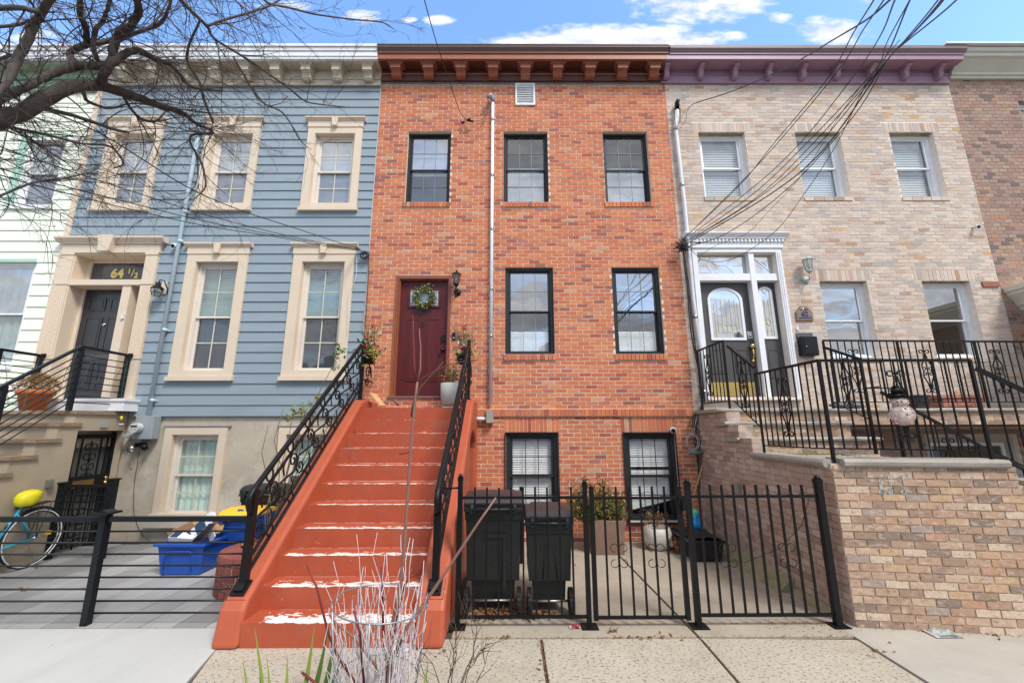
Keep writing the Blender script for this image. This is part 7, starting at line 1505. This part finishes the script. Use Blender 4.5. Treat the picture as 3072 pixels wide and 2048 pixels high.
for P in ([(1330,2150),(1318,2048),(1300,1990),(1270,1955),(1255,1950)], [(1330,2150),(1345,2040),(1370,1960),(1368,1900),(1362,1850),(1358,1820)], [(1340,2150),(1360,2000),(1365,1920),(1367,1870)], [(1350,2150),(1400,2000),(1440,1950),(1470,1930),(1378,1930)][:4], [(1355,2150),(1400,2010),(1455,1940),(1470,1925)], [(1400,2150),(1432,2040),(1455,1990),(1458,1965)], [(1300,2150),(1290,2060),(1262,1990),(1262,1870)], [(1300,2150),(1350,2030),(1348,1980),(1330,1950)], [(1370,2150),(1420,1960),(1430,1880),(1420,1830)]):
    a = [F(x, y, 3.05) for x, y in P]; Q = []
    for i in range(len(a)-1):
        for k in range(3): Q.append(a[i].lerp(a[i+1], k/3)+rnd3(.004))
    Q.append(a[-1]); whip(Q, .0042, m_dkt, T, 'twig', branch=5)
T = thing('red_stem_shrub', 'thin dark red stems standing among the white painted twigs', 'shrub', F(1000, 2150, 2.9))
for P in ([(1130,2150),(1010,1960),(985,1900),(950,1760),(918,1694)], [(1140,2150),(1180,1900),(1205,1780),(1235,1705)], [(1180,2150),(1150,1900),(1147,1800),(1145,1700)], [(1000,2100),(950,2050),(905,2015)], [(1100,2150),(1080,1900),(1062,1830)]):
    px_tube(T, 'stem', P, [4, 4, 3.5, 3, 1.5][:len(P)], m_redt, 6)
# litter
def litter(nm, label, cat, px, py, w, cols, seed, z=.004, lift=.02):
    c = G(px, py, z); T = thing(nm, label, cat, c)
    for k, m_ in enumerate(cols):
        q = MB(); n = 5; q.add([(c.x+(i/n-.5)*w*(1-.3*k)+.01*k, c.y+(j/n-.5)*w*.55+.008*k, z+.006+k*.006+lift*abs(mnoise.noise(Vector((i*.9+seed, j*.9, k))))) for j in range(n+1) for i in range(n+1)], [(j*(n+1)+i, j*(n+1)+i+1, (j+1)*(n+1)+i+1, (j+1)*(n+1)+i) for j in range(n) for i in range(n)]); q.build('film' if k == 0 else 'print', m_, T)
m_red = mat('red_print', (.35,.03,.03), .4, (.2,.02,.03), 20); m_foil = mat('crinkled_foil', (.55,.52,.55), .35, (.35,.25,.3), 25); m_teal = mat('teal_print', (.06,.22,.24), .5, (.5,.5,.45), 14)
litter('sweet_wrapper', 'red and silver sweet wrapper by the gate post', 'litter', 1724, 1882, .10, (m_foil, m_red), 1); litter('torn_wrapper', 'torn pale and teal paper wrapper at the foot of the tan pier', 'litter', 2830, 1903, .24, (m_foil, m_teal), 4, lift=.03); litter('paper_scrap', 'small white paper scrap just inside the fence near the bins', 'litter', 1645, 1857, .06, (m_foam,), 2)
litter('crumpled_tissue', 'crumpled white tissue at the foot of the bottom red step', 'litter', 1205, 1950, .14, (m_foam, m_foil), 6, lift=.05); litter('paper_scrap', 'tiny white scrap on the concrete behind the gate post', 'litter', 2205, 1868, .05, (m_foam,), 7)
def scatter(nm, label, spots, n, size):
    b = MB()
    for i in range(n): s = random.choice(spots); c = G(random.gauss(s[0], s[2]), random.gauss(s[1], s[3]), .008); b.leaf(c, Vector((random.gauss(0, 1), random.gauss(0, 1), random.uniform(0, .5))), size*random.uniform(.5, 1.2), size*.6, random.random())
    o = b.build(nm, m_leafb, kind='stuff'); tag(o, label, 'leaves')
scatter('fallen_leaves', 'brown leaves drifted under and beside the two black bins', [(1470,1832,35,8), (1500,1838,25,6), (1625,1840,25,5), (1480,1850,30,6), (1590,1850,20,4)], 260, .06)
scatter('scattered_leaves', 'few scattered dead leaves on the pavement and yards', [(1520,1915,8,4), (1835,1890,6,3), (2985,1905,12,5), (1625,1990,3,25), (1300,1955,40,10), (110,1697,5,3), (75,1765,5,3), (2660,1960,25,16), (1700,1700,60,30), (1940,1910,60,6)], 90, .04)

# dirt, grit and moss in the joints and along the walls
b = MB()
for i in range(900):
    k = random.random()
    if k < .35: x, y = random.uniform(-.5, 3.0), 3.985+random.gauss(0, .012)
    elif k < .6: x, y = random.uniform(3.1, 4.6), 0; y = 4.171-(x-3.116)*.126-abs(random.gauss(0, .03))
    elif k < .8: x, y = .26+random.gauss(0, .008), random.uniform(2.7, 3.98)
    else: x, y = random.uniform(2.3, 3.1), 4.2+random.gauss(0, .09)
    b.leaf((x, y, .006), (random.gauss(0, 1), random.gauss(0, 1), .1), random.uniform(.006, .02), .008, random.random())
o = b.build('joint_litter', m_leafb, kind='stuff'); tag(o, 'grit and leaf crumbs along the pavement joints and wall feet', 'debris')
# ------------------------------------------------------------------ the street tree at the left
TREE = thing('bare_street_tree', 'large bare winter tree reaching in from the left over the mint and blue houses', 'tree', (-5.3, 2.3, 0))
m_trunk = mat('dark_wet_bark', (.038,.028,.022), .85, (.075,.062,.052), 7, bump=.012, bs=22, stretch=(1,1,1)); stained(m_trunk, (.10,.11,.05), 4, .6, .75, strength=.5); m_limb = mat('grey_bark', (.06,.05,.046), .85, (.12,.10,.095), 9, bump=.006, bs=30); m_twig = mat('brown_twig', (.045,.03,.028), .8, (.09,.065,.06), 8)
LIMBS = [([(-200,430,2.7),(-60,375,2.8),(60,340,3.0),(200,265,3.2),(290,258,3.35),(400,290,3.6),(480,318,3.8),(545,340,3.95),(590,372,4.05)], [40,34,27,22,19,16,12,10,4], m_trunk),
 ([(-60,375,2.8),(0,300,2.85),(60,270,2.95),(150,225,3.1),(230,198,3.2),(310,197,3.3),(338,178,3.35)], [18,15,13,13,15,13,13], m_trunk),
 ([(338,178,3.35),(350,110,3.3),(395,75,3.2),(415,30,3.05),(400,-30,2.9),(380,-150,2.7)], [15,13,13,12,12,12], m_trunk), ([(300,255,3.35),(325,205,3.3),(370,165,3.35),(412,150,3.4),(460,175,3.5),(520,200,3.6),(560,250,3.7),(600,268,3.8),(665,272,3.9)], [15,13,13,11,9,7,6,4,2], m_trunk),
 ([(225,205,3.2),(210,165,3.2),(225,148,3.2),(262,135,3.2),(330,120,3.3),(420,95,3.3),(480,70,3.3),(508,20,3.2),(515,-40,3.1)], [13,10,11,11,8,6,6,5,5], m_limb), ([(262,135,3.2),(255,80,3.1),(240,40,3.0),(243,-40,2.9)], [10,10,9,9], m_trunk),
 ([(-60,350,2.6),(-10,270,2.65),(20,240,2.7),(60,165,2.75),(100,80,2.75),(125,35,2.7),(180,-40,2.6)], [18,16,15,15,14,13,11], m_limb), ([(125,40,2.7),(60,25,2.6),(-60,30,2.5)], [9,9,9], m_limb), ([(118,50,2.7),(50,75,2.7),(-60,85,2.6)], [6,6,6], m_limb), ([(60,165,2.75),(20,170,2.8),(-50,195,2.8)], [6,6,6], m_limb),
 ([(300,195,3.3),(282,150,3.2),(285,95,3.15),(310,60,3.1),(325,20,3.0),(335,-50,2.9)], [8,8,9,7,6,5], m_limb), ([(345,130,3.3),(420,95,3.4),(470,60,3.5),(520,-30,3.6)], [5,4,3,3], m_limb),
 ([(480,-80,3.0),(540,0,3.3),(620,78,3.6),(644,117,3.7),(742,178,3.9),(860,260,4.2),(920,305,4.4),(1000,318,4.6),(1060,322,4.7)], [8,7,6,5,4.5,4,3,2,1], m_limb), ([(620,78,3.6),(680,58,3.7),(750,38,3.8),(820,12,3.9),(880,-30,4.0)], [4.5,4,4,3,3], m_limb),
 ([(740,-60,3.5),(800,7,3.6),(856,21,3.7),(955,45,3.9),(1062,59,4.1),(1147,68,4.2),(1182,89,4.3)], [4,3.5,3.5,3,2.5,2,1], m_limb), ([(590,372,4.05),(640,398,4.1),(578,405,4.1),(573,433,4.1),(606,494,4.2),(616,560,4.2),(583,597,4.2)], [6,5,4.5,4,3.5,3,1.5], m_limb),
 ([(-60,610,2.8),(0,587,2.9),(100,548,3.0),(173,538,3.1),(262,519,3.2),(300,500,3.3)], [4.5,4.5,4,3.5,2.5,1.5], m_limb), ([(250,275,3.3),(265,305,3.4),(330,325,3.6),(400,310,3.7),(470,320,3.8)], [7,6,5,3,2], m_limb), ([(60,330,3.0),(150,330,3.2),(260,360,3.4),(330,385,3.5),(388,398,3.6)], [8,8,7,6,4], m_limb),
 ([(370,290,3.6),(395,330,3.7),(430,360,3.8),(470,362,3.9),(500,330,4.0)], [6,5,5,4,3], m_limb), ([(600,60,3.5),(560,170,3.8),(600,250,4.0),(612,300,4.1),(640,370,4.2)], [4,4,5,5,4], m_limb), ([(700,170,3.9),(780,300,4.2),(850,340,4.3),(900,420,4.5),(935,450,4.6)], [4,3.5,3,2,1], m_limb), ([(20,380,3.0),(120,400,3.2),(240,430,3.4),(330,440,3.6),(370,490,3.7),(340,505,3.7)], [6,5,4,4,3,2], m_limb)]
limb_pts = []
def zc_of(p): return (p-Vector((0, 0, CH))).dot(_fw)
for P, R_, m_ in LIMBS:
    a = [F(*p) for p in P]; r = [x*.80/FPX*zc_of(p) for x, p in zip(R_, a)]; Q = []; RR = []
    for i in range(len(a)-1):
        p0, p1, p2, p3 = a[max(i-1, 0)], a[i], a[i+1], a[min(i+2, len(a)-1)]
        for k in range(5):
            t = k/5; Q.append(.5*((2*p1)+(p2-p0)*t+(2*p0-5*p1+4*p2-p3)*t*t+(3*p1-p0-3*p2+p3)*t**3)+rnd3(r[i]*.10)); RR.append((r[i]+(r[i+1]-r[i])*t)*random.uniform(.93, 1.08))
    Q.append(a[-1]); RR.append(r[-1]); b = MB(); b.tube(Q, RR, 10 if R_[0] > 9 else 6); b.build('branch', m_, TREE); limb_pts += [(Q[i], (Q[min(i+1, len(Q)-1)]-Q[max(i-1, 0)]).normalized(), RR[i]) for i in range(len(Q))]
a0 = F(-200, 430, 2.7); a1 = F(-60, 350, 2.6)
b = MB(); b.tube([(-5.3, 2.3, -.1), (-5.28, 2.3, .5), (-5.2, 2.35, 1.6), (-4.95, 2.5, 2.9), a0.lerp(Vector((-4.9, 2.55, 3.2)), .5), a0], [.30, .24, .21, .19, .16, .12], 14); b.tube([(-4.95, 2.5, 2.9), a1.lerp(Vector((-4.95, 2.5, 2.9)), .5), a1], [.15, .11, .07], 10); b.build('trunk', m_trunk, TREE)
tb = MB()
def grow(p, d, L, r, depth):
    n = max(4, int(L/.09)); P = [p]; q = p.copy(); d = d.copy(); curl = rnd3(.22)
    for i in range(n):
        d = (d+curl*.5+rnd3(.13)+Vector((0, 0, -.055))).normalized(); q = q+d*(L/n); P.append(q.copy())
    tb.tube(P, [max(r*(1-.8*i/n), .0011) for i in range(n+1)], 4 if r > .005 else 3, cap=False)
    if depth > 0:
        for k in range(random.choice((2, 3, 4, 5)) if depth > 1 else random.choice((2, 3, 4))):
            i = random.randint(1, n-1); dd = (P[i+1]-P[i]).normalized(); e = (dd*1.0+rnd3(.55)).normalized(); grow(P[i], e, L*random.uniform(.25, .55), r*.55, depth-1)
random.seed(5)
cand = [c for c in limb_pts if c[2] < .09]
for i in range(270):
    p, d, r = random.choice(cand); e = (d*.8+rnd3(.6)+Vector((.28, .1, -.04))).normalized(); grow(p, e, random.uniform(.35, 1.15), min(r*.5, .0068)*random.uniform(.6, 1), 2)
for k in range(46):   # whips hanging in from the crown above the frame
    p = F(random.uniform(-60, 760), random.uniform(-120, 10), random.uniform(2.9, 4.2)); grow(p, Vector((.75, .1, -.65))+rnd3(.3), random.uniform(.6, 1.4), .0058, 2)
for k in range(34):
    p = F(random.uniform(-80, 60), random.uniform(300, 600), random.uniform(2.8, 3.8)); grow(p, Vector((.95, .1, -.1))+rnd3(.25), random.uniform(.4, 1.1), .0048, 1)
tb.build('twigs', m_twig, TREE, kind='stuff')
